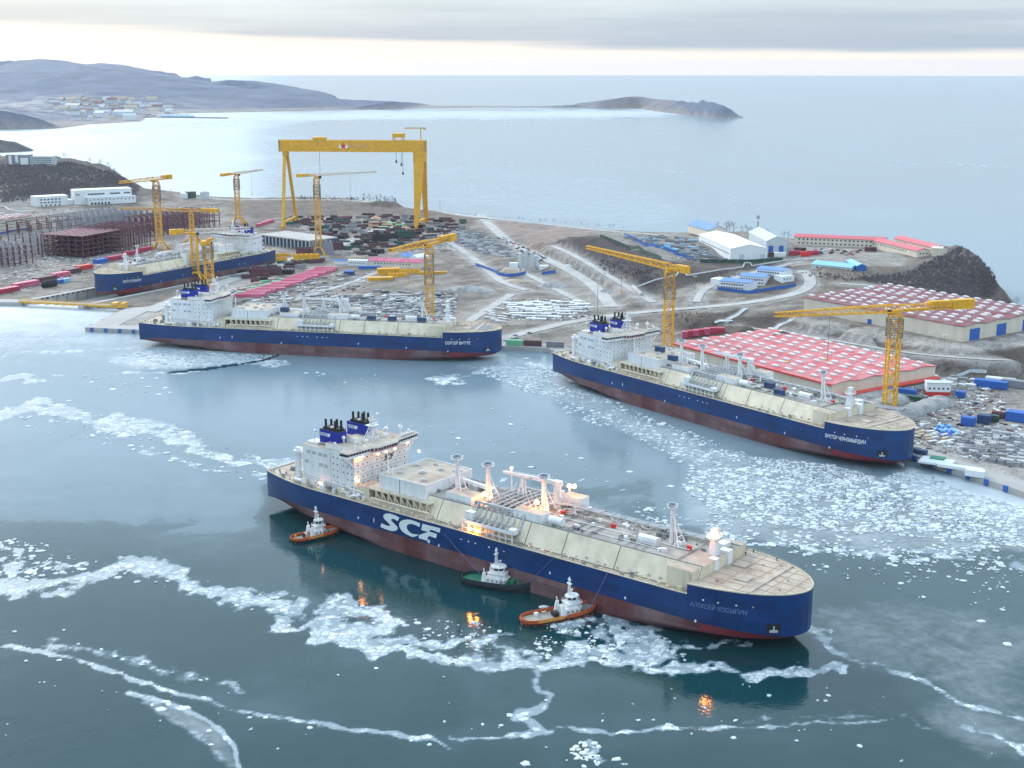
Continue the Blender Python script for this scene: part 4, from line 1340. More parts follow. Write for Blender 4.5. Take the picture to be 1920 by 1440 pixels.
def hb(x, z):
    xa, xf = tips(z)
    if x <= xa:
        t = 0
    h0 = 0.70 if z > 5 else 0.70 * max(0, z) / 5
    Ls = 45 if z > 5 else 45 + (5 - z) * 4
    Lb = 50 if z > 10 else 50 + (10 - z) * 1.2
    a = min(1, max(0, (x - xa) / Ls)); b = min(1, max(0, (xf - x) / Lb))
    fs = h0 + (1 - h0) * math.sin(math.pi / 2 * a) ** 0.9
    fb = math.sqrt(max(0, 1 - (1 - b) ** 2.0))
    k = 1.0 if z > -3.5 else 0.93 if z > -5.5 else 0.80
    return SB * fs * fb * k

def hull_mesh():
    mb = MB()
    nu = 90
    def zrow(k, x):
        zr = zred(x)
        return [-6.2, -5.0, -3.0, 0.0, 2.0, 4.0, None, zr + 1.2, 12.5, 16.0, DZ][k] if k != 6 else zr
    us = []
    for i in range(nu + 1):
        t = i / nu
        us.append(t)
    def xs_at(z, t):
        xa, xf = tips(z)
        # denser stations at both ends
        w = t - 0.13 * math.sin(2 * math.pi * t) if True else t
        return xa + (xf - xa) * w
    rows = []
    for k in range(11):
        row = []
        for t in us:
            z = zrow(k, 299 * t)
            x = xs_at(z, t)
            row.append((x, hb(x, z), z))
        rows.append(row)
    for sgn in (-1, 1):
        vs = [(x, sgn * y, z) for r in rows for x, y, z in r]
        W_ = nu + 1
        for k in range(10):
            fs = []
            for i in range(nu):
                a, b, c, d = k * W_ + i, k * W_ + i + 1, (k + 1) * W_ + i + 1, (k + 1) * W_ + i
                fs.append((a, b, c, d) if sgn < 0 else (d, c, b, a))
            if k == 0:
                o = len(mb.v); mb.add(vs, [])
            mi = 1 if k < 6 else 0
            mb.f.extend([tuple(q + o for q in f) for f in fs])
            for i in range(nu):
                xm = rows[k][i][0]
                mb.m.append((2 if xm > 262 and k >= 3 else 1) if k < 6 else 0)
    # transom
    tr = [(0, -hb(0.01, z), z) for z in (5.5, 9, 13, DZ)] + [(0, hb(0.01, z), z) for z in (DZ, 13, 9, 5.5)]
    mb.add(tr, [tuple(range(7, -1, -1))], 0)
    # keel plate
    kl = [(x, -y, z) for x, y, z in rows[0]] + [(x, y, z) for x, y, z in rows[0][::-1]]
    mb.add(kl, [tuple(range(len(kl) - 1, -1, -1))], 1)
    return mb

def outline(x0, x1, z, n=60, inset=0.0):
    pts = []
    for i in range(n + 1):
        t = i / n
        x = x0 + (x1 - x0) * (t - 0.0) if x1 < 290 else x0 + (x1 - x0) * math.sin(t * math.pi / 2)
        pts.append((x, max(0, hb(x, z) - inset)))
    return pts

def deck_poly(mb, pts, z, mi=0):
    vs = [(x, -y, z) for x, y in pts] + [(x, y, z) for x, y in pts]
    n = len(pts)
    mb.add(vs, [(i, i + 1, n + i + 1, n + i) for i in range(n - 1)], mi)

def rail(mb, pts, h=1.2, step=1, r=0.09, mi=0):
    for a, b in zip(pts[:-1], pts[1:]):
        for zz in (h, h * 0.5):
            mb.beam((a[0], a[1], a[2] + zz), (b[0], b[1], b[2] + zz), r, mi=mi)
        mb.beam(a, (a[0], a[1], a[2] + h), r, mi=mi)
    return mb

LAMPS = []
def lamp(parent, x, y, z, r=0.55, hot=False, watt=0, mat_=None):
    mb = MB(); mb.sphere((0, 0, 0), r, 10)
    o = mb.build('floodlight', mat_ or ('lamp_hot' if hot else 'lamp_warm'), parent, loc=(x, y, z))
    if watt:
        ld = bpy.data.lights.new('floodlight_glow', 'POINT')
        ld.energy = watt * 0.06; ld.color = (1.0, 0.52, 0.28); ld.shadow_soft_size = 0.8
        lo = bpy.data.objects.new('floodlight_glow', ld)
        COL.objects.link(lo); lo.parent = parent; lo.location = (x, y, z + r + 0.4)

def build_carrier(root):
    hull_mesh().build('hull', ['hull_blue', 'hull_red', 'hull_fresh_red'], root)
    for f in bpy.data.meshes['hull'].polygons:
        f.use_smooth = True
    # main deck
    mb = MB(); deck_poly(mb, outline(0.05, 270, DZ, 70, 0.25), DZ - 0.35)
    mb.build('main_deck', 'deck_cream', root)
    # bulwark cap along the sheer
    mb = MB()
    for s in (-1, 1):
        pl = [(x, s * y, DZ) for x, y in outline(0.1, 258, DZ, 60, 0.1)]
        for a, b in zip(pl[:-1], pl[1:]):
            mb.beam(a, b, 0.5, 0.35)
    mb.beam((0.1, -17.4, DZ), (0.1, 17.4, DZ), 0.5, 0.35)
    mb.build('gunwale', 'ship_cream', root)
    mb = MB()
    for s in (-1, 1):
        rail(mb, [(x, s * y, DZ) for x, y in outline(1, 257, DZ, 86, 0.6)])
    mb.build('deck_railing', 'ship_cream', root, stuff=True)
    # deck clutter along both sides: bollards, vents, lockers
    mb = MB(); r2 = random.Random(3)
    for s in (-1, 1):
        for i in range(56):
            x = 3 + i * 4.55 + r2.uniform(-1, 1)
            y = s * (hb(x, DZ) - r2.uniform(1.0, 2.6))
            h = r2.choice((0.8, 1.0, 1.3, 1.9))
            if r2.random() < 0.5:
                mb.tube((x, y, DZ - 0.3), (x, y, DZ + h), 0.3, n=6, mi=r2.choice((0, 1)))
            else:
                w = r2.uniform(0.4, 1.2)
                mb.box(x - w, x + w, y - 0.5, y + 0.5, DZ - 0.3, DZ + h, r2.choice((0, 1, 1)))
    mb.build('deck_fittings', ['machine_gray', 'ship_cream'], root, stuff=True)
    # ---- forecastle
    fc = MB()
    pts = outline(258, 299, 20, 40)
    n = len(pts)
    for s in (-1, 1):
        vs = [(x, s * y, DZ - 0.01) for x, y in pts] + [(x, s * y, FZ) for x, y in pts]
        fc.add(vs, [(i, i + 1, n + i + 1, n + i) if s < 0 else (n + i, n + i + 1, i + 1, i) for i in range(n - 1)], 0)
    fc.add([(258, -hb(258, 20), DZ - 0.4), (258, hb(258, 20), DZ - 0.4), (258, hb(258, 20), FZ), (258, -hb(258, 20), FZ)], [(0, 3, 2, 1)], 1)
    o = fc.build('forecastle', ['hull_blue', 'ship_cream'], root)
    mb = MB(); deck_poly(mb, outline(258, 299, 20, 40, 0.2), FZ - 0.02)
    fd = mb.build('forecastle_deck', 'deck_cream', root)
    mb = MB()
    for s in (-1, 1):
        pl = [(x, s * y, FZ + 0.1) for x, y in outline(258, 299, 20, 40, 0.15)]
        for a, b in zip(pl[:-1], pl[1:]):
            mb.beam(a, b, 0.55, 0.5)
    mb.build('deck_rim', 'ship_cream', root)
    mb = MB()
    for s in (-1, 1):
        rail(mb, [(x, s * y, FZ) for x, y in outline(258, 298.9, 20, 30, 0.7)], r=0.07)
    mb.build('forecastle_railing', 'ship_cream', root, stuff=True)
    mb = MB()                          # raised joints of the turtle deck
    for yy in (-18, -12, -6, 0, 6, 12, 18):
        xe = 299 - 50 * (1 - math.sqrt(max(0, 1 - (abs(yy) / 25) ** 2))) - 2
        mb.box(260, xe, yy - 0.12, yy + 0.12, FZ - 0.05, FZ + 0.16, 0)
    for xx in (268, 277, 286, 293):
        ye = hb(xx, 20) - 1
        mb.box(xx - 0.12, xx + 0.12, -ye, ye, FZ - 0.05, FZ + 0.14, 0)
    mb.build('deck_stiffeners', 'rust_line', fd)
    mb = MB()
    mb.box(280, 282.4, -19, 19, FZ, FZ + 0.45)
    mb.box(270, 276, -9, -3, FZ, FZ + 0.5)
    mb.box(262, 268, 4, 10, FZ, FZ + 0.6)
    for xx, yy in ((272, 12), (288, 3), (290, -8), (266, -15), (278, 16)):
        mb.tube((xx, yy, FZ), (xx, yy, FZ + 0.9), 0.5, n=8)
    mb.build('hatch', 'deck_cream', fd)
    mb = MB()
    mb.beam((258.2, -23, DZ), (258.2, -23, FZ + 1), 0.4)
    for yy in range(-22, 23, 4):
        mb.beam((257.6, yy, DZ + 3), (257.6, yy, FZ + 3.0), 0.25)
    mb.beam((257.6, -22, FZ + 3), (257.6, 22, FZ + 3), 0.25)
    mb.beam((257.6, -22, FZ + 1.5), (257.6, 22, FZ + 1.5), 0.2)
    mb.build('forward_bulkhead_frame', 'rust', root)
    # anchor pockets
    for s in (-1, 1):
        x = 291.0
        y = hb(x, 9)
        m2 = MB()
        dy = hb(293, 9) - hb(289, 9)
        ang = math.atan2(dy, 4)
        m2.box(-2.6, 2.6, -0.15, 0.45, -1.6, 1.9)
        a = m2.build('anchor_pocket', 'black', root, loc=(x, s * y, 9.6), rz=(ang if s > 0 else -ang) + (0 if s > 0 else math.pi))
        m2 = MB()
        m2.box(-1.6, 1.6, 0.4, 0.75, -1.4, -0.4); m2.box(-0.3, 0.3, 0.4, 0.8, -1.4, 1.2)
        m2.build('anchor', 'pipe_gray', a)
    # ---- trunk deck
    T0, T1, TB, TT, TZ = 105.0, 259.5, 21.0, 15.8, 28.2
    mb = MB()
    mb.add([(T0, -TT, TZ), (T1, -TT, TZ), (T1, TT, TZ), (T0, TT, TZ)], [(0, 1, 2, 3)], 0)
    mb.add([(T1, -TB, DZ), (T1, TB, DZ), (T1, TT, TZ), (T1, -TT, TZ)], [(0, 1, 2, 3)], 1)
    mb.add([(T0, -TB, DZ), (T0, TB, DZ), (T0, TT, TZ), (T0, -TT, TZ)], [(3, 2, 1, 0)], 1)
    for s in (-1, 1):
        mb.add([(T0, s * TB, DZ), (T1, s * TB, DZ), (T1, s * TT, TZ), (T0, s * TT, TZ)], [(0, 1, 2, 3) if s < 0 else (3, 2, 1, 0)], 2)
    tr = mb.build('trunk_deck', ['deck_gray', 'ship_cream', 'seam_shade_dark'], root)
    seams = [105.0, 121.1, 139.5, 156.5, 172.9, 193.1, 220.2, 259.5]
    nrm = Vector((0, -(TZ - DZ), (TB - TT))).normalized()
    for s in (-1, 1):
        for i in range(len(seams) - 1):
            a, b = seams[i] + 0.22, seams[i + 1] - 0.22
            k = 0.12
            m2 = MB()
            vs = []
            for d in (0.0, k):
                oy, oz = -8.8 / 10.2 * d, 5.2 / 10.2 * d
                vs += [(a, s * (TB - 0.0 + (-oy)), DZ + 0.05 + oz), (b, s * (TB - oy), DZ + 0.05 + oz), (b, s * (TT - oy), TZ + oz), (a, s * (TT - oy), TZ + oz)]
            fs = [(4, 5, 6, 7), (0, 1, 5, 4), (1, 2, 6, 5), (2, 3, 7, 6), (3, 0, 4, 7)]
            m2.add(vs, fs if s < 0 else [f[::-1] for f in fs])
            m2.build('trunk_panel', 'ship_cream', tr)
    # dark edge gutter and rails on top of the trunk
    mb = MB()
    for s in (-1, 1):
        mb.beam((T0, s * (TT - 0.4), TZ + 0.1), (T1, s * (TT - 0.4), TZ + 0.1), 0.3, 0.35)
    mb.build('gutter', 'machine_gray', tr)
    mb = MB()
    for s in (-1, 1):
        rail(mb, [(T0 + i * 3.5, s * (TT - 0.7), TZ) for i in range(45)], r=0.08)
    mb.build('trunk_railing', 'pipe_gray', tr, stuff=True)
    mb = MB()                                   # fittings at the foot of the slope
    for s in (-1, 1):
        for i in range(30):
            x = T0 + 4 + i * 5.1 + r2.uniform(-1.5, 1.5)
            y = s * (TB - 0.6 + r2.uniform(-0.4, 0.9)); h = r2.uniform(1.0, 2.2)
            mb.tube((x, y, DZ), (x, y, DZ + h), 0.16, n=5); mb.box(x - 0.5, x + 0.5, y - 0.25, y + 0.25, DZ + h * 0.6, DZ + h)
    mb.build('vent_heads', 'pipe_gray', tr, stuff=True)
    # trunk top piping
    mb = MB()
    for y in (9.6, 10.6, 11.8):
        mb.tube((124, y, TZ + 1.5), (250, y, TZ + 1.5), 0.32, n=6)
    for y in (13.4, 14.2):
        mb.tube((180, y, TZ + 1.0), (256, y, TZ + 1.0), 0.22, n=6)
    for x in range(126, 250, 6):
        mb.beam((x, 9, TZ), (x, 9, TZ + 2.2), 0.25); mb.beam((x, 12.4, TZ), (x, 12.4, TZ + 2.2), 0.25); mb.beam((x, 9, TZ + 2.2), (x, 12.4, TZ + 2.2), 0.25)
    for x in (198, 206, 214):
        mb.path([(x, 9, TZ + 1.0), (x + 3, 6.5, TZ + 1.0), (x + 6, 6.5, TZ + 1.0), (x + 6, 9.4, TZ + 1.0)], 0.25)
    mb.path([(176, -2, TZ + 1.2), (176, 6, TZ + 1.2), (184, 8, TZ + 1.2)], 0.45)
    mb.path([(168, 3, TZ + 3), (180, 6, TZ + 3.6), (184, 2, TZ + 1.0)], 0.4)
    mb.build('deck_piping', 'pipe_gray', tr)
    mb = MB()
    for i in range(170):
        x = r2.uniform(112, 252); y = r2.uniform(-14, 14)
        if 138 < x < 180 or r2.random() < 0.55:
            w, d_, h = r2.uniform(0.4, 1.6), r2.uniform(0.4, 1.3), r2.uniform(0.5, 1.9)
            if r2.random() < 0.4:
                mb.tube((x, y, TZ), (x, y, TZ + h), w * 0.6, n=8, mi=r2.choice((0, 1)))
            else:
                mb.box(x - w, x + w, y - d_, y + d_, TZ, TZ + h, r2.choice((0, 0, 1)))
    for q_ in range(16):
        x = r2.uniform(112, 250); mb.tube((x, -14.5, TZ + 0.4), (x, r2.uniform(0, 9), TZ + 0.4), 0.16, n=5, mi=0)
    for q_ in range(5):
        y = r2.uniform(-13, 6); mb.tube((r2.uniform(112, 150), y, TZ + 0.5), (r2.uniform(190, 250), y, TZ + 0.5), 0.2, n=5, mi=r2.choice((0, 1)))
    for i in range(22):
        x = r2.uniform(226, 238); y = r2.uniform(2, 11); h = r2.uniform(0.8, 2.6)
        mb.tube((x, y, TZ), (x, y, TZ + h), r2.uniform(0.2, 0.8), n=6, mi=0)
    mb.build('valve_gear', ['machine_gray', 'ship_white'], tr, stuff=True)
    for x, y in ((160, 9), (177.5, 1.2), (205, 0.8), (245, -2)):
        m2 = MB(); m2.box(-0.9, 0.9, -0.7, 0.7, 0, 1.6); m2.box(-1.0, 1.0, -0.8, 0.8, 1.6, 1.8)
        m2.build('fire_cabinet', 'red_box', tr, loc=(x, y, TZ))
    # oblong tank and its frame
    m2 = MB(); m2.box(-4.6, 4.6, -1.7, 1.7, 0.3, 3.2); m2.tube((-4.6, 0, 1.9), (4.6, 0, 1.9), 1.95, n=12); m2.box(-3.5, -3, -1.8, 1.8, 0, 0.5); m2.box(3, 3.5, -1.8, 1.8, 0, 0.5)
    m2.build('deck_tank', 'ship_white', tr, loc=(228, -6.5, TZ))
    # ---- four cell blocks: white stores
    def house(name, x0, x1, y0, y1, z0, z1, mats='ship_white', top='deck_cream', parent=root):
        m3 = MB(); m3.box(x0, x1, y0, y1, z0, z1, 0, 1)
        return m3.build(name, [mats, top], parent)
    house('deck_store', 162, 178, -15.2, -8.5, TZ, TZ + 4.0)
    m2 = MB(); m2.tube((-3.4, 0, 0), (3.4, 0, 0), 1.9, n=14); m2.box(-2.4, -1.9, -1.6, 1.6, -2.2, 0); m2.box(1.9, 2.4, -1.6, 1.6, -2.2, 0)
    m2.build('gas_tank', 'ship_white', root, loc=(184, -12.5, TZ + 2.2))
    house('pump_house', 167, 178, 13.5, 20.5, DZ, 32.2)
    house('deck_store', 121.5, 137, -14.8, -6, TZ, TZ + 3.6)
    house('equipment_house', 246.5, 258.5, -21.5, -14.5, DZ, 27.6, 'ship_cream')
    house('equipment_house', 248.5, 258.5, 14.5, 21.5, DZ, 27.6, 'ship_cream')
    # ---- cargo machinery block on its buttressed gallery
    gm = MB()
    gm.box(76, 116.5, -20.5, 20.5, 25.5, 26.2, 0)
    gm.box(78, 113, -16, 16, DZ - 0.3, 25.5, 1)  # core coloured dark: painted shade in the openings between buttresses
    ga = gm.build('gallery', ['ship_cream', 'seam_shade_dark'], root)
    for s in (-1, 1):
        for i in range(9):
            x = 82 + i * 4.1
            m2 = MB()
            poly = [(-0.5, 0), (0.5, 0)]
            t = 0.9
            for (ya, za, yb, zb) in ((16.2, 25.5, 20.2, 25.5),):
                pass
            prof = [(20.3, 25.5), (19.2, 25.5), (17.6, 23.6), (17.2, 22.3), (18.3, 20.4), (20.8, DZ - 0.2), (16.0, DZ - 0.2), (16.0, 25.5)]
            for xa in (-t / 2, t / 2):
                m2.v.extend([(xa, s * y, z) for y, z in prof])
            n8 = len(prof)
            m2.f += [tuple(range(n8)), tuple(range(2 * n8 - 1, n8 - 1, -1))] + [(j, j + n8, (j + 1) % n8 + n8, (j + 1) % n8) for j in range(n8)]
            m2.m += [0] * (n8 + 2)
            m2.box(-0.5, 0.5, s * 20.2 - 0.5, s * 20.2 + 0.5, 22, 25.5)
            # leaning rib between deck and gallery
            m2.beam((0.2, s * 20.6, 25.3), (2.0, s * 19.6, 21.2), 1.0, 0.7)
            m2.build('buttress', 'ship_cream', ga, loc=(x, 0, 0))
        m2 = MB(); m2.box(78, 117, min(s * 19, s * 21.4), max(s * 19, s * 21.4), DZ - 0.3, 21.4)
        m2.tube((80, s * 21.8, 21.9), (117, s * 21.8, 21.9), 0.5, n=8)
        m2.build('side_coaming', 'ship_cream', ga)
    rail(MBr := MB(), [(76.3 + i * 4, -20.2, 26.2) for i in range(11)]); rail(MBr, [(76.3 + i * 4, 20.2, 26.2) for i in range(11)]); rail(MBr, [(116.3, -20.2 + i * 4, 26.2) for i in range(11)])
    MBr.build('gallery_railing', 'pipe_gray', ga)
    house('access_house', 68.5, 77, -20.3, -9, DZ - 0.3, 25.4, 'ship_cream')
    house('access_house', 68.5, 77, 9, 20.3, DZ - 0.3, 25.4, 'ship_cream')
    mh = MB(); mh.box(82, 111.5, -18, 16, 26.2, 32.9, 0, 1)
    mhh = mh.build('machinery_house', ['ship_white', 'deck_cream'], root)
    m2 = MB()
    for (x0, x1, y0, y1) in ((82, 111.5, -18.1, -17.8), (82, 111.5, 15.8, 16.1), (81.9, 82.2, -18, 16), (111.3, 111.6, -18, 16)):
        m2.box(x0, x1, y0, y1, 32.9, 33.5)
    m2.box(95.2, 95.6, -18.15, -17.9, 26.2, 33.2); m2.box(111.4, 111.7, -1.2, -0.8, 26.2, 33.2)
    m2.build('parapet', 'ship_white', mhh)
    m2 = MB(); m2.box(95.25, 95.5, -18.25, -18.1, 26.2, 33.0)
    m2.build('wall_joint', 'seam_shade_dark', mhh)
    for x, y, r in ((88, -10, 1.5), (96, -3, 1.8), (100, 6, 1.3), (107, 10, 2.2), (105, -12, 1.4), (86, 4, 1.6), (92, 11, 1.2)):
        m2 = MB(); m2.tube((0, 0, 0), (0, 0, 0.8), r, n=12); m2.tube((0, 0, 0.8), (0, 0, 1.2), r * 0.6, n=12)
        m2.build('roof_ventilator', 'pipe_gray', mhh, loc=(x, y, 32.9))
    m2 = MB(); m2.tube((84, -14, 32.9), (84, -14, 43), 0.35, 0.2, n=6); m2.path([(86, -15, 32.9), (86, -15, 36), (88, -15, 36.6), (88, -15, 33)], 0.3); m2.build('vent_pipe', 'ship_white', mhh)
    # ---- accommodation
    ac = MB(); ac.box(29.5, 66, -19, 19, DZ - 0.3, 39.4, 0, 1)
    acc = ac.build('accommodation_block', ['ship_white', 'deck_cream'], root)
    m2 = MB()
    for z in (23, 26.2, 29.4, 32.6, 35.8):
        m2.box(66.02, 66.22, -19, 19, z, z + 0.12)
    for s in (-1, 1):
        m2.box(49.5, 49.7, s * 19.05 - 0.06, s * 19.05 + 0.06, 20, 39.2)
        m2.box(57, 57.15, s * 19.05 - 0.06, s * 19.05 + 0.06, 20, 39.2)
    m2.build('plating_joints', 'pipe_gray', acc)
    wme = MB(); wme.box(-1.35, 1.35, -0.06, 0.06, -0.95, 0.95, 0); wme.box(-1.2, 1.2, -0.12, 0.12, -0.8, 0.8, 1)
    for q in range(-3, 4):
        wme.box(-1.2, 1.2, -0.15, 0.15, q * 0.23 - 0.04, q * 0.23 + 0.04, 0)
    wme.box(-0.07, 0.07, -0.16, 0.16, -0.8, 0.8, 0)
    wmesh = wme.mesh('louvre_window', ['ship_white', 'machine_gray'])
    for s in (-1, 1):
        for x, z in ((34, 36.2), (38, 36.2), (42.4, 36.2), (46, 36.2), (42.4, 30.8), (46, 30.8), (32.5, 31.0)):
            part('louvre_window', wmesh, acc, (x, s * 19.05, z))
    pm = MB(); pm.box(-0.28, 0.28, -0.05, 0.05, -0.34, 0.34)
    pme = pm.mesh('porthole', 'glass_dark')
    for s in (-1, 1):
        for z in (23.5, 26.7, 29.9, 33.1, 36.3):
            for x in (51.5, 54.5, 58.5, 61.5, 64.3):
                if (x + z) % 5 > 0.7:
                    part('porthole', pme, acc, (x, s * 19.06, z))
    for z in (24.6, 27.8, 31.0, 34.2, 37.2):
        for k in range(11):
            if (k * 7 + int(z)) % 5:
                part('porthole', pme, acc, (66.08, -16.5 + k * 3.3, z), math.pi / 2)
    # aft stairs, platforms and casing details
    m2 = MB()
    for s in (-1, 1):
        for z in (24, 29, 34):
            m2.box(24.5, 29.5, min(s * 11, s * 18.5), max(s * 11, s * 18.5), z, z + 0.25)
            rail(m2, [(24.6, s * 11, z), (24.6, s * 15, z), (24.6, s * 18.4, z), (29.4, s * 18.4, z)])
        m2.beam((24.8, s * 13, DZ), (28.5, s * 13, 24), 0.9, 0.25); m2.beam((28.5, s * 15, 24), (24.8, s * 15, 29), 0.9, 0.25); m2.beam((24.8, s * 13, 29), (28.5, s * 13, 34), 0.9, 0.25)
    m2.build('aft_stairs', 'ship_white', acc)
    # lower deck machinery between rail and house
    mb = MB()
    for s in (-1, 1):
        for i in range(34):
            x = r2.uniform(28, 76); y = s * r2.uniform(19.8, 23.0)
            if abs(y) > hb(x, DZ) - 1.2:
                continue
            w, h = r2.uniform(0.5, 1.8), r2.uniform(1.0, 4.0)
            if r2.random() < 0.35:
                mb.tube((x - w, y, DZ + h * 0.6), (x + w * 1.6, y, DZ + h * 0.6), 0.8, n=8, mi=r2.choice((0, 1)))
            else:
                mb.box(x - w, x + w, y - 0.7, y + 0.7, DZ - 0.3, DZ + h, r2.choice((0, 0, 2)))
        mb.path([(27, s * 19.5, DZ + 6), (45, s * 21, DZ + 5.2), (60, s * 21.4, DZ + 4.6), (75, s * 21.6, DZ + 3.8)], 0.25)
    mb.build('side_deck_machinery', ['ship_white', 'machine_gray', 'ship_cream'], root, stuff=True)
    # ---- bridge
    br = MB()
    pl = [(62, -25), (67.5, -25), (68.4, -10), (70.6, -6.5), (70.6, 6.5), (68.4, 10), (67.5, 25), (62, 25)]
    br.prism([(x, y) for x, y in pl], 39.0, 39.5, 0)
    br.prism([(x - 0.3 if x > 65 else x, y * 0.985) for x, y in pl], 39.5, 41.9, 0)
    br.prism([(x + 0.7 if x > 65 else x - 14 if abs(y) < 20 else x, y * 1.01) for x, y in pl], 41.9, 42.4, 0, 1)
    bo = br.build('bridge', ['ship_white', 'deck_cream'], root)
    m2 = MB(); m2.box(44, 62.3, -17, 17, 39.42, 41.9, 0, 1); m2.build('bridge_back', ['ship_white', 'deck_cream'], bo)
    gp = MB(); gp.box(-0.72, 0.72, -0.06, 0.06, -0.55, 0.55)
    gme = gp.mesh('bridge_window', 'glass_dark')
    rme_ = gp.mesh('bridge_window_lit', 'red_strip')
    fr = [(67.2, -24.7), (68.1, -10), (70.3, -6.5), (70.3, 6.5), (68.1, 10), (67.2, 24.7)]
    for (xa, ya), (xb, yb) in zip(fr[:-1], fr[1:]):
        L_ = math.hypot(xb - xa, yb - ya); n = max(1, int(L_ / 1.7))
        a = math.atan2(yb - ya, xb - xa)
        for i in range(n):
            t = (i + 0.5) / n
            part('bridge_window', gme, bo, (xa + (xb - xa) * t + 0.06, ya + (yb - ya) * t, 40.9), a)
    m2 = MB()
    for (xa, ya), (xb, yb) in zip(fr[1:-1], fr[2:]):
        if abs(ya) <= 10 and abs(yb) <= 10:
            m2.beam((xa + 0.25, ya, 40.1), (xb + 0.25, yb, 40.1), 0.2, 0.3)
    m2.build('red_stripe', 'red_strip', bo)
    m2 = MB()
    for s in (-1, 1):
        m2.beam((66, s * 19, 34.0), (66, s * 24.5, 39), 0.5); m2.beam((62.5, s * 19, 34.0), (62.5, s * 24.5, 39), 0.5)
        for x in range(5):
            part('bridge_window', gme, bo, (62.8 + x * 0.95, s * 24.72, 40.9))
    rail(m2, [(70.5 if abs(y) < 8 else 67.5, y, 42.4) for y in range(-24, 25, 3)])
    m2.build('wing_brackets', 'ship_white', bo, stuff=True)
    # ---- funnels
    fm = MB()
    fm.prism([(37, -4), (50.5, -4), (50.5, 1), (48, 4), (37, 4)], 0, 7.2, 0, 1)
    fm.box(36.7, 50.7, -4.2, 4.2, 0, 0.35, 2)
    fme = fm.mesh('funnel', ['funnel_blue', 'black', 'ship_white'])
    tm = MB(); tm.prism([(38.5, -3), (49, -3), (49, 1), (47, 3), (38.5, 3)], 7.2, 8.3, 0)
    tme = tm.mesh('funnel_top', 'black')
    pmn = MB(); pmn.tube((0, 0, 0), (0, 0, 4.4), 0.62, n=10)
    pme2 = pmn.mesh('exhaust_pipe', 'black')
    dm = MB(); dm.sphere((0, 0, 0), 1.6, 12, sz=0.5)
    dme = dm.mesh('silencer', 'pipe_gray')
    for y in (-10.0, 9.0):
        f = part('funnel', fme, root, (0, y, 39.6 + 0.6))
        part('funnel_top', tme, f)
        for x, yy in ((39.6, -2.0), (42, -0.5), (44.2, 1.2), (46.2, -1.9), (47.6, 0.8)):
            part('exhaust_pipe', pme2, f, (x, yy, 7.8))
        part('silencer', dme, f, (44, -1.2, 8.4))
        # livery panel: white frame with a row of small blue marks, slanted end
        for s in (-1, 1):
            m2 = MB()
            yy = s * 4.06
            def pan(x0, x1, z0, z1, mi, off=0.0, sl=0.0):
                v = [(x0, yy + s * off, z0), (x1, yy + s * off, z0), (x1 + sl, yy + s * off, z1), (x0, yy + s * off, z1)]
                m2.add(v, [(0, 1, 2, 3) if s < 0 else (3, 2, 1, 0)], mi)
            if s < 0:
                pan(37.6, 44.2, 4.0, 5.6, 0, 0.0, 0.6); pan(37.8, 42.6, 4.25, 5.35, 1, 0.03)
                for q in range(7):
                    pan(38.0 + q * 0.66, 38.42 + q * 0.66, 4.5, 5.1, 0, 0.06)
                m2.build('livery_panel', ['logo_white', 'funnel_blue'], f)
    house('casing', 44, 57, -8.5, -3.8, 41.9, 44.0)
    m2 = MB(); m2.box(30, 37, -16, -10, 39.4, 40.4); m2.tube((34, -15, 39.4), (34, -15, 45), 0.35, n=6); m2.sphere((34.4, -14.6, 46), 0.9, 10); m2.box(31, 36, 4, 14, 39.4, 41)
    m2.build('roof_gear', 'ship_white', root)
    # ---- radar mast
    m2 = MB()
    m2.lattice((60, 0, 42.2), (60, 0, 50), (4.6, 2.2), (4.6, 2.2), 2.2, 0.35)
    m2.box(57.6, 62.4, -2.6, 2.6, 50, 50.3)
    m2.lattice((60, 0, 50.3), (60, 0, 55), (1.8, 1.0), (1.8, 1.0), 1.5, 0.3)
    m2.box(58.8, 61.2, -1.5, 1.5, 52.6, 52.8); m2.tube((60, 0, 55), (60, 0, 57.5), 0.2, n=5)
    m2.beam((61.5, -2.4, 51.3), (61.5, 2.4, 51.3), 0.5, 0.6); m2.beam((59, -1.8, 53.6), (59, 1.8, 53.6), 0.4, 0.5)
    m2.tube((61.6, 2.2, 50.3), (61.6, 2.2, 55.5), 0.18, n=5); m2.sphere((61.6, 2.2, 55.6), 0.8, 8)
    m2.beam((57, -4, 42), (59.4, -1, 50), 0.3); m2.beam((57, 4, 42), (59.4, 1, 50), 0.3)
    m2.build('radar_mast', 'ship_white', root)
    for x, y, r, h in ((64, -8, 0.9, 1.4), (64, 6, 0.9, 1.4), (58, 12, 1.2, 2.0), (66, 20, 0.8, 1.2), (52, -12, 1.0, 1.6), (63, 17, 1.3, 2.6)):
        m2 = MB(); m2.tube((0, 0, 0), (0, 0, h), 0.25, n=6); m2.sphere((0, 0, h + r * 0.8), r, 12)
        m2.build('antenna_dome', 'ship_white', root, loc=(x, y, 42.4))
    m2 = MB()
    for x, y, h in ((65, 15, 6.5), (55, 16, 4), (66, -18, 3.5), (50, 8, 5), (61, -13, 4)):
        m2.tube((x, y, 42.4), (x, y, 42.4 + h), 0.3 if h > 6 else 0.15, n=6)
    for i in range(12):
        x, y = r2.uniform(50, 68), r2.uniform(-22, 22); m2.box(x - 0.5, x + 0.5, y - 0.4, y + 0.4, 42.4, 42.4 + r2.uniform(0.5, 1.6))
    for i in range(7):
        m2.sphere((67, 14 + i * 1.4, 43.1), 0.7, 6)
    m2.build('antennas', 'ship_white', root, stuff=True)
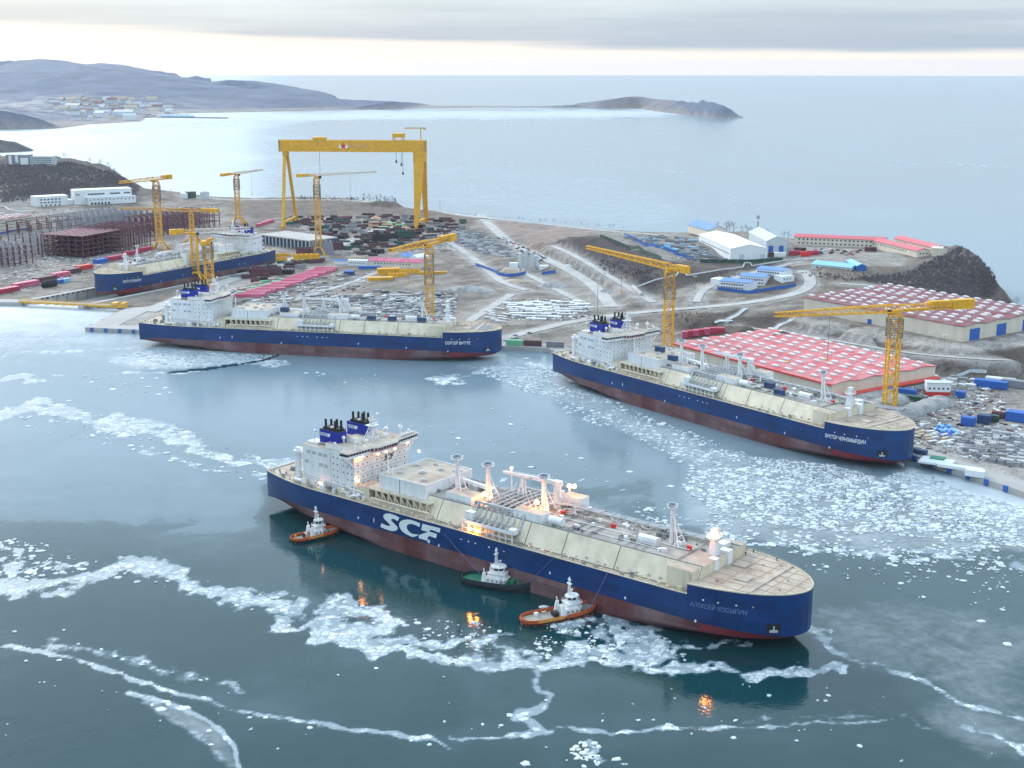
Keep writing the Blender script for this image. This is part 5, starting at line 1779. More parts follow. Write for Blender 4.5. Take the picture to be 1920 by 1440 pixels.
    # ---- aft pillar crane
    m2 = MB(); m2.tube((26, -19, DZ), (26, -19, 34), 1.7, 1.5, n=14); m2.tube((26, -19, 34), (26, -19, 35.5), 2.2, n=14); m2.box(25, 27.5, -20, -18, 35.5, 37)
    m2.beam((26, -19, 33), (22, -10, 35.5), 1.0, 1.2)
    m2.build('aft_crane_post', 'ship_white', root)
    m2 = MB()
    for x, y in ((10, -8), (10, 8), (18, -12), (18, 12), (14, 0)):
        m2.tube((x - 1.4, y, DZ + 0.9), (x + 1.4, y, DZ + 0.9), 0.9, n=10); m2.box(x - 1.8, x + 1.8, y - 1.2, y + 1.2, DZ - 0.3, DZ + 0.3)
    for x, y in ((6, -14), (6, 14), (12, -15), (20, 6), (20, -3)):
        m2.tube((x, y, DZ - 0.3), (x, y, DZ + 1.0), 0.4, n=8)
    m2.build('mooring_winch', 'machine_gray', root)
    # ---- deck masts and cranes
    def kingpost(name, x, y, z0, z1, w=2.1, legs=True):
        m3 = MB()
        m3.tube((x, y, z0), (x, y, z1 - 1.4), w / 2, w / 2 * 0.85, n=8)
        m3.box(x - w, x + w, y - w, y + w, z1 - 1.5, z1 - 1.15)
        m3.box(x - w * 0.6, x + w * 0.6, y - w * 0.6, y + w * 0.6, z1 - 1.2, z1 + 0.2, 1)
        rail(m3, [(x - w, y - w, z1 - 1.2), (x + w, y - w, z1 - 1.2), (x + w, y + w, z1 - 1.2), (x - w, y + w, z1 - 1.2), (x - w, y - w, z1 - 1.2)], 1.3, r=0.18)
        if legs:
            h = (z1 - z0)
            for a in (-1, 1):
                m3.beam((x + 5.5, y + a * 3, z0), (x + 0.6, y, z0 + h * 0.72), 0.45)
                m3.beam((x + 3.6, y + a * 2, z0 + 0.3 * h * 0.72), (x + 3.6, y - a * 0.0, z0 + 0.3 * h * 0.72), 0.3)
        m3.tube((x + 1.6, y, z0), (x + 1.2, y, z1 - 1.5), 0.2, n=5)
        return m3.build(name, ['ship_white', 'navy'], root)
    kingpost('vent_mast', 122.7, -8, TZ, 47.5)
    kingpost('vent_mast', 138.0, -4, TZ, 46.0)
    kingpost('vent_mast', 166.5, 1, TZ, 44.5)
    kingpost('vent_mast', 235, 0, TZ, 45.5, 1.7)
    # hose-handling cranes
    def deck_crane(x, y, top, tip, jib=1.6):
        m3 = MB(); m3.tube((x, y, TZ), (x, y, top), 1.9, 1.75, n=14); m3.box(x - 2.0, x + 2.0, y - 1.6, y + 1.6, top, top + 2.2)
        m3.box(x + 1.9, x + 3.4, y - 1.2, y + 1.2, top - 5, top - 2)
        c_ = m3.build('deck_crane', 'ship_white', root)
        m3 = MB()
        m3.add([(x + 2.5, y - 0.9, top + 0.4), (x + 2.5, y + 0.9, top + 0.4), (tip[0], tip[1] + 0.4, tip[2] - 0.5), (tip[0], tip[1] - 0.4, tip[2] - 0.5),
                (x + 2.5, y - 0.9, top + 2.3), (x + 2.5, y + 0.9, top + 2.3), (tip[0], tip[1] + 0.4, tip[2] + 0.5), (tip[0], tip[1] - 0.4, tip[2] + 0.5)],
               [(0, 1, 2, 3), (7, 6, 5, 4), (0, 3, 7, 4), (1, 5, 6, 2), (0, 4, 5, 1), (3, 2, 6, 7)])
        rail(m3, [(x + (tip[0] - x) * t, y + (tip[1] - y) * t, top + 2.3 + (tip[2] - top - 1.8) * t) for t in (0.1, 0.3, 0.5, 0.7, 0.95)], 0.8)
        m3.build('crane_boom', 'ship_white', c_)
        m3 = MB()
        xr, yr = x + (tip[0] - x) * 0.62, y + (tip[1] - y) * 0.62
        zt = top + (tip[2] - top) * 0.62
        for a in (-1, 1):
            m3.beam((xr - 2.6, yr + a * 1.2, TZ), (xr, yr + a * 0.9, zt + 0.5), 0.5); m3.beam((xr + 1.2, yr + a * 1.2, TZ), (xr, yr + a * 0.9, zt + 0.5), 0.5)
        m3.build('boom_rest', 'ship_white', c_)
    deck_crane(169, 8, 38.5, (140.0, 4.5, 40.3))
    deck_crane(133.5, 3, 29.5, (106.5, 6, 31.6))
    # ---- manifold
    mn = MB()
    for s in (-1, 1):
        mn.box(139, 169, min(s * 15.8, s * 24.2), max(s * 15.8, s * 24.2), 23.2, 23.5, 0)
        mn.box(139, 169, s * 24.3 - 0.12, s * 24.3 + 0.12, 23.5, 25.0, 1)
        for i in range(9):
            x = 139.5 + i * 3.6
            mn.beam((x, s * 24, DZ), (x, s * 24, 23.2), 0.45, mi=1)
        mn.beam((139, s * 24, 21.2), (169, s * 24, 21.2), 0.3, mi=1)
        mn.box(138, 142.5, min(s * 16, s * 20), max(s * 16, s * 20), 23.5, 27.2, 1)
        mn.box(166, 169.5, min(s * 21, s * 24), max(s * 21, s * 24), 23.5, 25.8, 1)
    mo = mn.build('manifold_platform', ['machine_gray', 'ship_white'], root)
    for i in range(7):
        m2 = MB()
        for s in (-1, 1):
            x = 144 + i * 3.3
            m2.path([(x, s * 23, 24.8), (x, s * 20.5, 24.8), (x, s * 17.5, 26.6), (x, s * 13, 31.0), (x, s * 4, 31.4), (x, 0, 31.4)], 0.33, n=6)
            m2.tube((x, s * 23.2, 24.8), (x, s * 22.6, 24.8), 0.6, n=8)
            m2.box(x - 0.5, x + 0.5, s * 20.4 - 0.5, s * 20.4 + 0.5, 24.2, 26.4)
        m2.build('manifold_pipe', 'pipe_gray', mo)
    m2 = MB()
    for s in (-1, 1):
        for x in (141.5, 168.5):
            m2.beam((x, s * 20.8, 20.5), (x, s * 14.6, 31), 0.7, 1.0)
            m2.beam((x, s * 14.6, 31), (x, s * 14.6, TZ), 0.6)
        m2.beam((141.5, s * 14.6, 31), (168.5, s * 14.6, 31), 0.9, 0.9)
        for i in range(10):
            m2.beam((141.5 + i * 3, s * 14.6, 31), (141.5 + i * 3, s * 14.6, TZ), 0.25)
            m2.beam((142 + i * 2.8, s * 19.5, 24.0), (142 + i * 2.8, s * 15.2, 30.6), 0.22)
    for y in (-8, -5.5, -3, 3, 6):
        m2.beam((142, y, 30.6), (170, y, 30.6), 0.6, 0.4)
    for i in range(9):
        m2.beam((142 + i * 3.4, -14, 30.2), (142 + i * 3.4, 12, 30.2), 0.35)
    m2.tube((146, 13, 30.6), (168, -9, 30.8), 0.5, n=6); m2.tube((149, 13, 30.6), (171, -9, 30.8), 0.5, n=6); m2.tube((152, 13, 30.6), (172, -7, 30.8), 0.35, n=6)
    m2.build('pipe_bridge', 'pipe_gray', mo)
    # ---- foremast
    m2 = MB()
    m2.add([(253.6, -1.5, TZ), (257.4, -1.5, TZ), (257.4, 1.5, TZ), (253.6, 1.5, TZ), (254.8, -1, 38), (256.6, -1, 38), (256.6, 1, 38), (254.8, 1, 38)],
           [(0, 1, 5, 4), (1, 2, 6, 5), (2, 3, 7, 6), (3, 0, 4, 7), (4, 5, 6, 7)])
    m2.box(253.4, 258, -2.4, 2.4, 35.6, 35.9); m2.box(254.6, 257, -1.4, 1.4, 38, 39.6); rail(m2, [(253.4, -2.4, 35.9), (258, -2.4, 35.9), (258, 2.4, 35.9), (253.4, 2.4, 35.9), (253.4, -2.4, 35.9)], r=0.15)
    m2.build('foremast', 'ship_white', root)
    m2 = MB(); m2.box(256, 260.5, 3.5, 7, DZ, 29.5); m2.box(256.5, 260, -6, -3, DZ, 28.5); m2.box(252, 256, 8, 13, TZ, TZ + 2)
    m2.build('winch_house', 'ship_white', root)
    # towing and load marks on the side
    for s in (-1, 1):
        for x, z, w, h in ((190, 11.6, 0.55, 0.85), (229, 10.2, 0.55, 0.85), (262, 8.6, 0.55, 0.8), (74, 11.5, 0.5, 0.9), (126, 9.3, 0.55, 0.9), (84.5, 12.5, 0.35, 1.6), (144, 15.4, 0.5, 0.5), (148, 15.4, 0.5, 0.5), (156, 15.4, 0.5, 0.5), (160.5, 15.4, 0.5, 0.5), (139.6, 15.4, 0.9, 0.2), (164.5, 15.4, 0.9, 0.2)):
            y = hb(x, z)
            m2 = MB()
            slope = (hb(x + 1, z) - hb(x - 1, z)) / 2
            v = [(x - w, s * (hb(x - w, z) + 0.06), z), (x, s * (y + 0.06), z - h), (x + w, s * (hb(x + w, z) + 0.06), z), (x, s * (y + 0.06), z + h)]
            m2.add(v, [(0, 1, 2, 3) if s < 0 else (3, 2, 1, 0)])
            m2.build('hull_mark', 'name_white', root)
    for x, y in ((262, -1), (268, -1), (275, -1), (281, -1)):
        for s in (-1, 1):
            m2 = MB(); z = 18.2; yy = hb(x, z) + 0.05
            m2.box(-0.35, 0.35, -0.1, 0.1, -0.3, 0.3)
            m2.build('fairlead', 'rust' if x == 281 else 'name_white', root, loc=(x + 3, s * hb(x + 3, z), z), rz=0)

def hull_name(root, txt, x0, x1, zc, size, matn, side=-1):
    me = text_mesh(txt, size, matn, 0.0, bold=size * 0.015)
    xs = [v.co.x for v in me.vertices]
    a, b = min(xs), max(xs)
    for v in me.vertices:
        t = (v.co.x - a) / (b - a)
        x = x0 + (x1 - x0) * (t if side < 0 else t)
        z = zc + v.co.y - size * 0.35
        v.co = (x, side * (hb(x, max(z, 6)) + 0.10), z)
    if side > 0:
        for v in me.vertices:
            pass
    me.update()
    return part('hull_lettering', me, root)

for _o in list(COL.objects): pass
carrier = thing('gas_carrier', 'large blue gas carrier with big white hull letters, under way with tugs in the foreground', 'ship', (*POSE['A'][:2], 0), POSE['A'][2], 'blue gas carriers of the yard')
build_carrier(carrier)
for k, lab in (('B', 'blue gas carrier moored alongside the quay in front of the red roofed warehouse'), ('D', 'blue gas carrier moored at the left quay with its bow towards the middle'), ('C', 'blue gas carrier standing in the dry dock beside the steel frames')):
    c = copy_tree(carrier)
    c.location = (*POSE[k][:2], 0); c.rotation_euler = (0, 0, POSE[k][2])
    c['label'] = lab
    if k == 'C':
        c.scale = (C_SC, 1, 1)
    if k == 'B':
        hull_name(c, 'ВИКТОР ЧЕРНОМЫРДИН', 259.0, 283, 15.4, 3.0, 'name_white')
    if k == 'D':
        hull_name(c, 'СЕРГЕЙ ВИТТЕ', 260, 279, 15.2, 3.1, 'name_white')
        m2 = MB(); pts_ = [(272, -6), (288, -10), (293, -2), (290, 10), (276, 12)]
        m2.prism(pts_, FZ, FZ + 0.25); m2.build('open_hatchway', 'machine_gray', c)
    if k == 'C':
        me_n = None
        hull_name(c, 'ПЕТР СТОЛЫПИН', 283, 261, 15.2, 3.2, 'name_white', side=1)
hull_name(carrier, 'АЛЕКСЕЙ КОСЫГИН', 259.5, 282, 15.6, 2.5, 'name_faded')

# large letters on the side, traced in the side's own plane (x, z)
def hull_plane(px, py, y=-25.0):
    ox, oy, h = POSE['A']
    o = Vector((0, 0, CAMH)); d = P(px, py, 0) - o
    vx, vy = -math.sin(h), math.cos(h)
    la = (o.x - ox) * vx + (o.y - oy) * vy
    ld = d.x * vx + d.y * vy
    t = (y - la) / ld
    p = o + d * t
    return ((p.x - ox) * math.cos(h) + (p.y - oy) * math.sin(h), p.z)
def zz(pts):
    return [hull_plane(700 + a / 9.6, 940 + b / 9.6) for a, b in pts]
LET = [
    zz([(470, 292), (440, 356), (400, 330), (360, 312), (330, 318), (320, 335), (335, 360), (370, 395), (405, 430), (432, 462), (440, 490), (425, 515), (390, 532), (340, 535), (280, 520), (210, 495), (160, 475), (128, 458), (148, 392), (180, 410), (230, 432), (275, 442), (300, 438), (305, 425), (285, 400), (245, 362), (205, 320), (183, 285), (182, 255), (205, 230), (250, 218), (320, 225), (400, 255)]),
    zz([(845, 398), (830, 462), (790, 440), (740, 418), (690, 405), (650, 408), (615, 425), (600, 455), (605, 490), (625, 525), (660, 562), (700, 585), (760, 596), (825, 598), (790, 620), (720, 642), (680, 632), (610, 600), (545, 560), (495, 505), (468, 450), (465, 400), (490, 358), (540, 335), (610, 325), (680, 335), (760, 362)]),
    zz([(885, 405), (1208, 485), (1195, 562), (1140, 545), (1075, 520), (1018, 508), (1012, 545), (1145, 590), (1130, 662), (1070, 645), (1040, 632), (1000, 625), (985, 640), (968, 708), (900, 685), (815, 662), (825, 610), (880, 585), (960, 560), (985, 550), (920, 530), (862, 512)]),
    zz([(985, 685), (1010, 690), (1022, 720), (1005, 758), (985, 745), (975, 715)]),
]
logo = thing('x', '', '')
bpy.data.objects.remove(logo)
for i, pl in enumerate(LET):
    m2 = MB()
    n = len(pl)
    m2.add([(x, -25.08, z) for x, z in pl] + [(x, -25.0, z) for x, z in pl], [tuple(range(n - 1, -1, -1))] + [(j, (j + 1) % n, (j + 1) % n + n, j + n) for j in range(n)])
    m2.build('hull_letter' if i < 3 else 'hull_mark', 'logo_white', carrier)
me = text_mesh('SCF', 4.0, 'black', 0.03, shear=0.3, bold=0.06)
for v in me.vertices:
    v.co = (66.5 + v.co.z, v.co.x + 4.5, 32.6 + v.co.y)
part('front_lettering', me, carrier)
me = text_mesh('SCF', 1.1, 'navy', 0.03, shear=0.3)
for v in me.vertices:
    v.co = (156 + v.co.x, 5.2 + v.co.z, 39.7 + v.co.y)
part('boom_lettering', me, carrier)
# lamps that are burning
for x, y, z, w, hot, r in ((67.2, -17, 38.5, 900, True, .6), (67.2, -14.5, 38.5, 0, False, .6), (69.5, -6, 38.4, 900, False, .65), (69.5, -0.5, 38.4, 0, False, .6), (69.5, 6, 38.4, 900, False, .7), (66.6, 19, 38.4, 300, False, .6),
                   (67.5, -18, 27.2, 900, False, .7), (45, -22.5, 22.8, 300, False, .55), (72, 21, 34, 300, False, .6), (140.5, -10, 33.2, 1800, True, .9), (143, -8, 31.5, 800, False, .7), (144, 6, 42.5, 500, False, .7),
                   (168, -6, 34.0, 3000, True, 1.0), (171, -3, 30.8, 1800, True, .7), (171, 14.5, 37.2, 2500, True, .95), (173.5, 15.0, 37.4, 0, True, .8), (255.0, -2.4, 36.6, 1500, True, 1.0), (257, -1.2, 37.6, 0, True, .7), (256.2, 0, 35.2, 0, False, .6),
                   (144.5, -24.9, 21.6, 1500, True, .9), (148.5, -24.9, 21.4, 1000, True, .7)):
    lamp(carrier, x, y, z, r, hot, w)
m2 = MB(); m2.tube((171, 14.5, 32), (171, 14.5, 36.6), 0.4, n=6); m2.beam((169.5, 14.5, 36.4), (174.5, 15, 36.4), 0.3); m2.tube((144, 6, 28), (144, 6, 42), 0.5, 0.3, n=6); m2.beam((144, 5, 28), (147, 6, 36), .3)
m2.build('lamp_post', 'ship_white', carrier)

# ================================================================== tugs
def tug_hull(L, B, zdeck, zbow):
    """Round-sterned harbour tug: rows of half breadths from keel to bulwark top."""
    n = 30
    rows = []
    for lev, (k, dzf) in enumerate(((0.80, -1.0), (0.95, 0.3), (1.0, 0.75), (1.0, 1.0))):
        r = []
        for i in range(n + 1):
            t = i / n
            x = L * (0.5 - 0.5 * math.cos(math.pi * t))
            e = 1 - min(1, (x / (L * 0.22))); e2 = 1 - min(1, (L - x) / (L * 0.38))
            w = B / 2 * k * math.sqrt(max(0, 1 - e ** 2.4)) * math.sqrt(max(0, 1 - e2 ** 2.2))
            z = (zdeck + (zbow - zdeck) * max(0, (x / L - 0.35) / 0.65) ** 1.6) * dzf if dzf > 0 else dzf
            r.append((x, w, z))
        rows.append(r)
    return rows

def build_tug(root, L, B, zd, zb, hullm, rail_aft, rail_fwd, deckm, foredeck, split=0.48):
    rows = tug_hull(L, B, zd, zb)
    n = len(rows[0])
    mb = MB()
    for s in (-1, 1):
        for k in range(3):
            vs = [(x, s * w, z) for x, w, z in rows[k]] + [(x, s * w, z) for x, w, z in rows[k + 1]]
            mb.add(vs, [(i, i + 1, n + i + 1, n + i) if s < 0 else (n + i, n + i + 1, i + 1, i) for i in range(n - 1)], 0)
    hull = mb.build('hull', [hullm], root)
    # bulwark: inner face and cap
    for nm, a, b, m_ in (('bulwark', 0, split, rail_aft), ('bulwark', split, 1.0, rail_fwd)):
        mb = MB()
        for s in (-1, 1):
            ids = [i for i in range(n) if a * L - 0.01 <= rows[3][i][0] <= b * L + 0.9]
            top = [(rows[3][i][0], s * rows[3][i][1], rows[3][i][2] + 0.1) for i in ids]
            for p, q in zip(top[:-1], top[1:]):
                mb.beam(p, q, 0.34, 0.8)
                mb.beam((p[0], p[1] * 1.01, p[2] - 0.85), (q[0], q[1] * 1.01, q[2] - 0.85), 0.34, 0.8)
        mb.build(nm, m_, root)
    mb = MB()
    for s in (-1, 1):
        pts = [(x, s * (w + 0.12), z * 0.66) for x, w, z in rows[2]]
        for p, q in zip(pts[:-1], pts[1:]):
            mb.beam(p, q, 0.5, 0.5)
        for i in range(2, n - 1, 3):
            x, w, z = rows[2][i]
            mb.tube((x, s * (w + 0.05), z * 0.45), (x, s * (w + 0.55), z * 0.45), 0.6, n=8)
    mb.build('rubbing_band', 'rubber', root)
    mb = MB()
    d0 = [(x, max(0, w - 0.3), (zd if x < L * 0.55 else z) - 1.0) for x, w, z in rows[3]]
    vs = [(x, -w, z) for x, w, z in d0] + [(x, w, z) for x, w, z in d0]
    half = [i for i in range(n - 1)]
    mb.add(vs, [(i, i + 1, n + i + 1, n + i) for i in half if rows[3][i][0] < L * 0.5], 0)
    mb.add(vs, [(i, i + 1, n + i + 1, n + i) for i in half if rows[3][i][0] >= L * 0.5], 1)
    mb.build('deck', [deckm, foredeck], root)
    return rows

def side_band(root, L, B, zd, zb, a, b):
    rows = tug_hull(L, B, zd, zb)
    for s in (-1, 1):
        mb = MB()
        pts = [(x, s * (w + 0.1), z - 0.15) for x, w, z in rows[3] if a * L <= x <= b * L]
        for p, q in zip(pts[:-1], pts[1:]):
            mb.beam(p, q, 0.3, 1.2)
        mb.build('side_panel', 'tug_yellow', root)

def tug_common(root, L, B, zd, house_x, hw, tall=12.5, fun=True, accent='ship_white'):
    x0, x1 = house_x
    mb = MB(); w = hw
    mb.prism([(x0, -w), (x1 - 2, -w), (x1, -w * 0.55), (x1, w * 0.55), (x1 - 2, w), (x0, w)], zd - 1, zd + 2.2)
    h = mb.build('deckhouse', 'ship_white', root)
    mb = MB()
    for s in (-1, 1):
        for i in range(4):
            mb.box(x0 + 1.4 + i * 2.1, x0 + 2.1 + i * 2.1, s * w - 0.06, s * w + 0.06, zd + 0.6, zd + 1.3)
    mb.build('porthole', 'glass_dark', h)
    cx = (x0 + x1) / 2 + 0.6
    def ring(r, z, kx=1.1):
        return [(cx + kx * r * math.cos(math.pi * (i + 0.5) / 4), r * math.sin(math.pi * (i + 0.5) / 4), z) for i in range(8)]
    def frus(mb_, r0, z0, r1, z1, mi=0, cap=True):
        a, b = ring(r0, z0), ring(r1, z1)
        mb_.add(a + b, [(i, (i + 1) % 8, (i + 1) % 8 + 8, i + 8) for i in range(8)] + ([tuple(range(8, 16))] if cap else []), mi)
    mb = MB()
    frus(mb, w * 0.95, zd + 2.2, w * 0.88, zd + 4.0); mb.box(cx - w, cx + w, -w * 0.95, w * 0.95, zd + 3.95, zd + 4.1)
    mb.build('upper_deckhouse', 'ship_white', root)
    mb = MB()
    frus(mb, w * 0.62, zd + 4.1, w * 0.66, zd + 5.2, 0, False); frus(mb, w * 0.66, zd + 5.2, w * 0.80, zd + 6.6, 1, False); frus(mb, w * 0.84, zd + 6.6, w * 0.78, zd + 7.1, 0)
    for i in range(8):
        a, b = ring(w * 0.665, zd + 5.2)[i], ring(w * 0.81, zd + 6.6)[i]
        mb.beam(a, b, 0.28)
    wh = mb.build('wheelhouse', ['ship_white', 'glass_dark'], root)
    mb = MB(); rail(mb, [(cx - w, -w * .9, zd + 4.1), (cx, -w * .95, zd + 4.1), (cx + w, -w * .9, zd + 4.1), (cx + w, 0, zd + 4.1), (cx + w, w * .9, zd + 4.1), (cx, w * .95, zd + 4.1), (cx - w, w * .9, zd + 4.1)], 0.9, r=0.08)
    mb.build('railing', 'ship_white', root)
    mb = MB()
    mx = cx - 1.2
    mb.lattice((mx, 0, zd + 7), (mx, 0, zd + tall), (1.0, 0.5), (1.0, 0.5), 1.0, 0.16)
    mb.box(mx - 0.7, mx + 0.7, -1.3, 1.3, zd + tall - 2.4, zd + tall - 2.2); mb.box(mx - 0.4, mx + 0.4, -0.9, 0.9, zd + tall - 0.7, zd + tall - 0.5)
    mb.beam((mx + 0.6, -1.3, zd + 8.6), (mx + 0.6, 1.3, zd + 8.6), 0.3, 0.35); mb.sphere((mx, 0, zd + tall + 0.2), 0.4, 6); mb.tube((mx + 1.6, 0.9, zd + 7), (mx + 1.6, 0.9, zd + 8.6), 0.12, n=5); mb.sphere((mx + 1.6, 0.9, zd + 8.9), 0.5, 8)
    mb.box(mx + 1.2, mx + 2.0, -1.5, -0.7, zd + 7.1, zd + 8.0)
    mb.build('mast', 'ship_white', root)
    if fun:
        for s in (-1, 1):
            mb = MB(); mb.add([(x0 - 1.6, s * w - 0.8, zd - 1), (x0 + 0.4, s * w - 0.8, zd - 1), (x0 + 0.4, s * w + 0.4, zd - 1), (x0 - 1.6, s * w + 0.4, zd - 1), (x0 - 0.9, s * (w - .5) - 0.5, zd + 4.2), (x0 + 0.3, s * (w - .5) - 0.5, zd + 4.2), (x0 + 0.3, s * (w - .5) + 0.5, zd + 4.2), (x0 - 0.9, s * (w - .5) + 0.5, zd + 4.2)],
                              [(0, 1, 5, 4), (1, 2, 6, 5), (2, 3, 7, 6), (3, 0, 4, 7), (4, 5, 6, 7)])
            mb.tube((x0 - 0.3, s * (w - .5), zd + 4.2), (x0 - 0.6, s * (w - .5), zd + 6.0), 0.25, n=6)
            mb.build('funnel', accent, root)

def place_tug(px0, py0, px1, py1, name, label, L):
    a, b = P(px0, py0, 0), P(px1, py1, 0)
    d = b - a
    h = math.atan2(d.y, d.x)
    c = (a + b) / 2
    return thing(name, label, 'tugboat', (c.x - math.cos(h) * L / 2, c.y - math.sin(h) * L / 2, 0), h, 'harbour tugs around the foreground ship'), d.length

# stern quarter tug: orange and yellow
r, dl = place_tug(549, 1016, 628, 1000, 'tugboat', 'small tug with orange and yellow bulwarks below the stern of the foreground ship', 24)
build_tug(r, 25, 8.2, 1.9, 3.4, 'maroon_dark', 'orange', 'orange', 'deck_gray', 'machine_gray', 0.62)
side_band(r, 25, 8.2, 1.9, 3.4, 0.28, 0.62)
tug_common(r, 25, 8.2, 1.9, (10.5, 17.5), 2.7, 13.5, accent='ship_white')
mb = MB(); mb.box(6.5, 9.5, -1.2, 1.4, 0.9, 3.0, 0); mb.tube((8, -1.4, 2), (8, 1.6, 2), 1.2, n=10, mi=1); mb.box(3, 4, 2.6, 3.4, 0.9, 2.2, 2)
mb.build('towing_winch', ['black', 'sand_tan', 'tug_yellow'], r)
# green-decked tug
r, dl = place_tug(866, 1086, 990, 1108, 'tugboat', 'dark hulled tug with green decks and white house, alongside the big ship', 31)
build_tug(r, 33, 11.5, 2.6, 4.0, 'tug_dark', 'tug_dark', 'tug_dark', 'deck_green', 'deck_green')
tug_common(r, 33, 11.5, 2.6, (12.5, 21.5), 4.1, 14.5)
mb = MB(); mb.beam((27.5, -1.2, 2.4), (27.5, -1.2, 4.4), 0.4); mb.beam((27.5, 1.2, 2.4), (27.5, 1.2, 4.4), 0.4); mb.beam((27.5, -1.4, 4.4), (27.5, 1.4, 4.4), 0.4); mb.tube((24.4, -1.6, 3.4), (24.4, 1.6, 3.4), 1.1, n=10)
mb.build('towing_bitt', 'deck_green', r)
mb = MB()
for s in (-1, 1):
    mb.sphere((22, s * 4.2, 4.8), 0.7, 8)
mb.tube((22, -4.2, 4.2), (22, 4.2, 4.2), 0.5, n=8)
mb.build('fender_roll', 'ship_white', r)
# orange tug at the bow quarter
r, dl = place_tug(981, 1170, 1108, 1147, 'tugboat', 'orange tug with a yellow bulwark panel and white wheelhouse near the bow', 33)
build_tug(r, 34, 10.5, 2.2, 3.8, 'orange', 'orange', 'orange', 'deck_gray', 'machine_gray', 0.52)
side_band(r, 34, 10.5, 2.2, 3.8, 0.14, 0.54)
tug_common(r, 34, 10.5, 2.2, (18, 27), 3.4, 14.5, True)
mb = MB(); mb.box(0.4, 1.0, -3, 3, 1.0, 2.4); mb.build('stern_rail', 'orange', r)
mb = MB(); mb.box(14.2, 16.4, -1.6, 1.4, 1.0, 3.0, 0); mb.tube((15.2, -1.9, 2.0), (15.2, 1.8, 2.0), 1.1, n=10, mi=0)
mb.build('towing_winch', 'black', r)
mb = MB(); mb.box(7.4, 8.8, 2.6, 4.0, 1.1, 2.5); mb.build('white_locker', 'ship_white', r)
mb = MB(); mb.box(1.0, 12, 3.9, 4.2, 1.1, 1.3); mb.box(11, 13, 3.4, 4.4, 1.1, 2.2); mb.box(8.5, 10, 3.6, 4.4, 1.1, 2.0)
mb.build('deck_gear', 'sand_tan', r)
# black band and towlines
def rope(name, label, a, b, sag=0.06):
    a, b = Vector(a), Vector(b)
    pts = []
    for i in range(13):
        t = i / 12
        p = a.lerp(b, t); p.z -= sag * (b - a).length * 4 * t * (1 - t)
        pts.append(p)
    m_ = MB(); m_.path(pts, 0.09, n=5)
    return tag(m_.build(name, 'name_faded'), label, 'rope')
wx = loc2w('A', 129.5, -25.3)
t2 = P(900, 1075, 4)
rope('towline', 'thin pale towline from the big white letters down to the dark tug', (wx[0], wx[1], 16), (t2.x, t2.y, 4.0), 0.015)
wx = loc2w('A', 220, -25.2); t3 = P(1106, 1140, 4)
rope('towline', 'thin towline from the ship side down to the orange tug', (wx[0], wx[1], 19), (t3.x, t3.y, 4.0), 0.01)
wx = loc2w('A', 192, -25.2); t3 = P(990, 1090, 5)
rope('towline', 'thin towline from the ship side down to the bow of the dark tug', (wx[0], wx[1], 19), (t3.x, t3.y, 4.5), 0.01)

# ================================================================== buildings
def frame_of(pa, pb):
    """Local frame whose x runs from ground pixel pa to pb; y points away from the bay."""
    a, b = G(*pa), G(*pb)
    d = b - a; L = math.hypot(d.x, d.y)
    return (a.x, a.y, min(a.z, b.z) - 0.2), math.atan2(d.y, d.x), L

def pane_mesh(w, h, key={}):
    k = (round(w, 2), round(h, 2))
    if k not in key:
        mb = MB(); mb.box(-w / 2, w / 2, -0.05, 0.08, -h / 2, h / 2, 0)
        mb.box(-w / 2 - 0.12, w / 2 + 0.12, -0.09, 0.05, -h / 2 - 0.16, -h / 2, 1)
        key[k] = mb.mesh('window', ['glass_dark', 'wall_white'])
    return key[k]

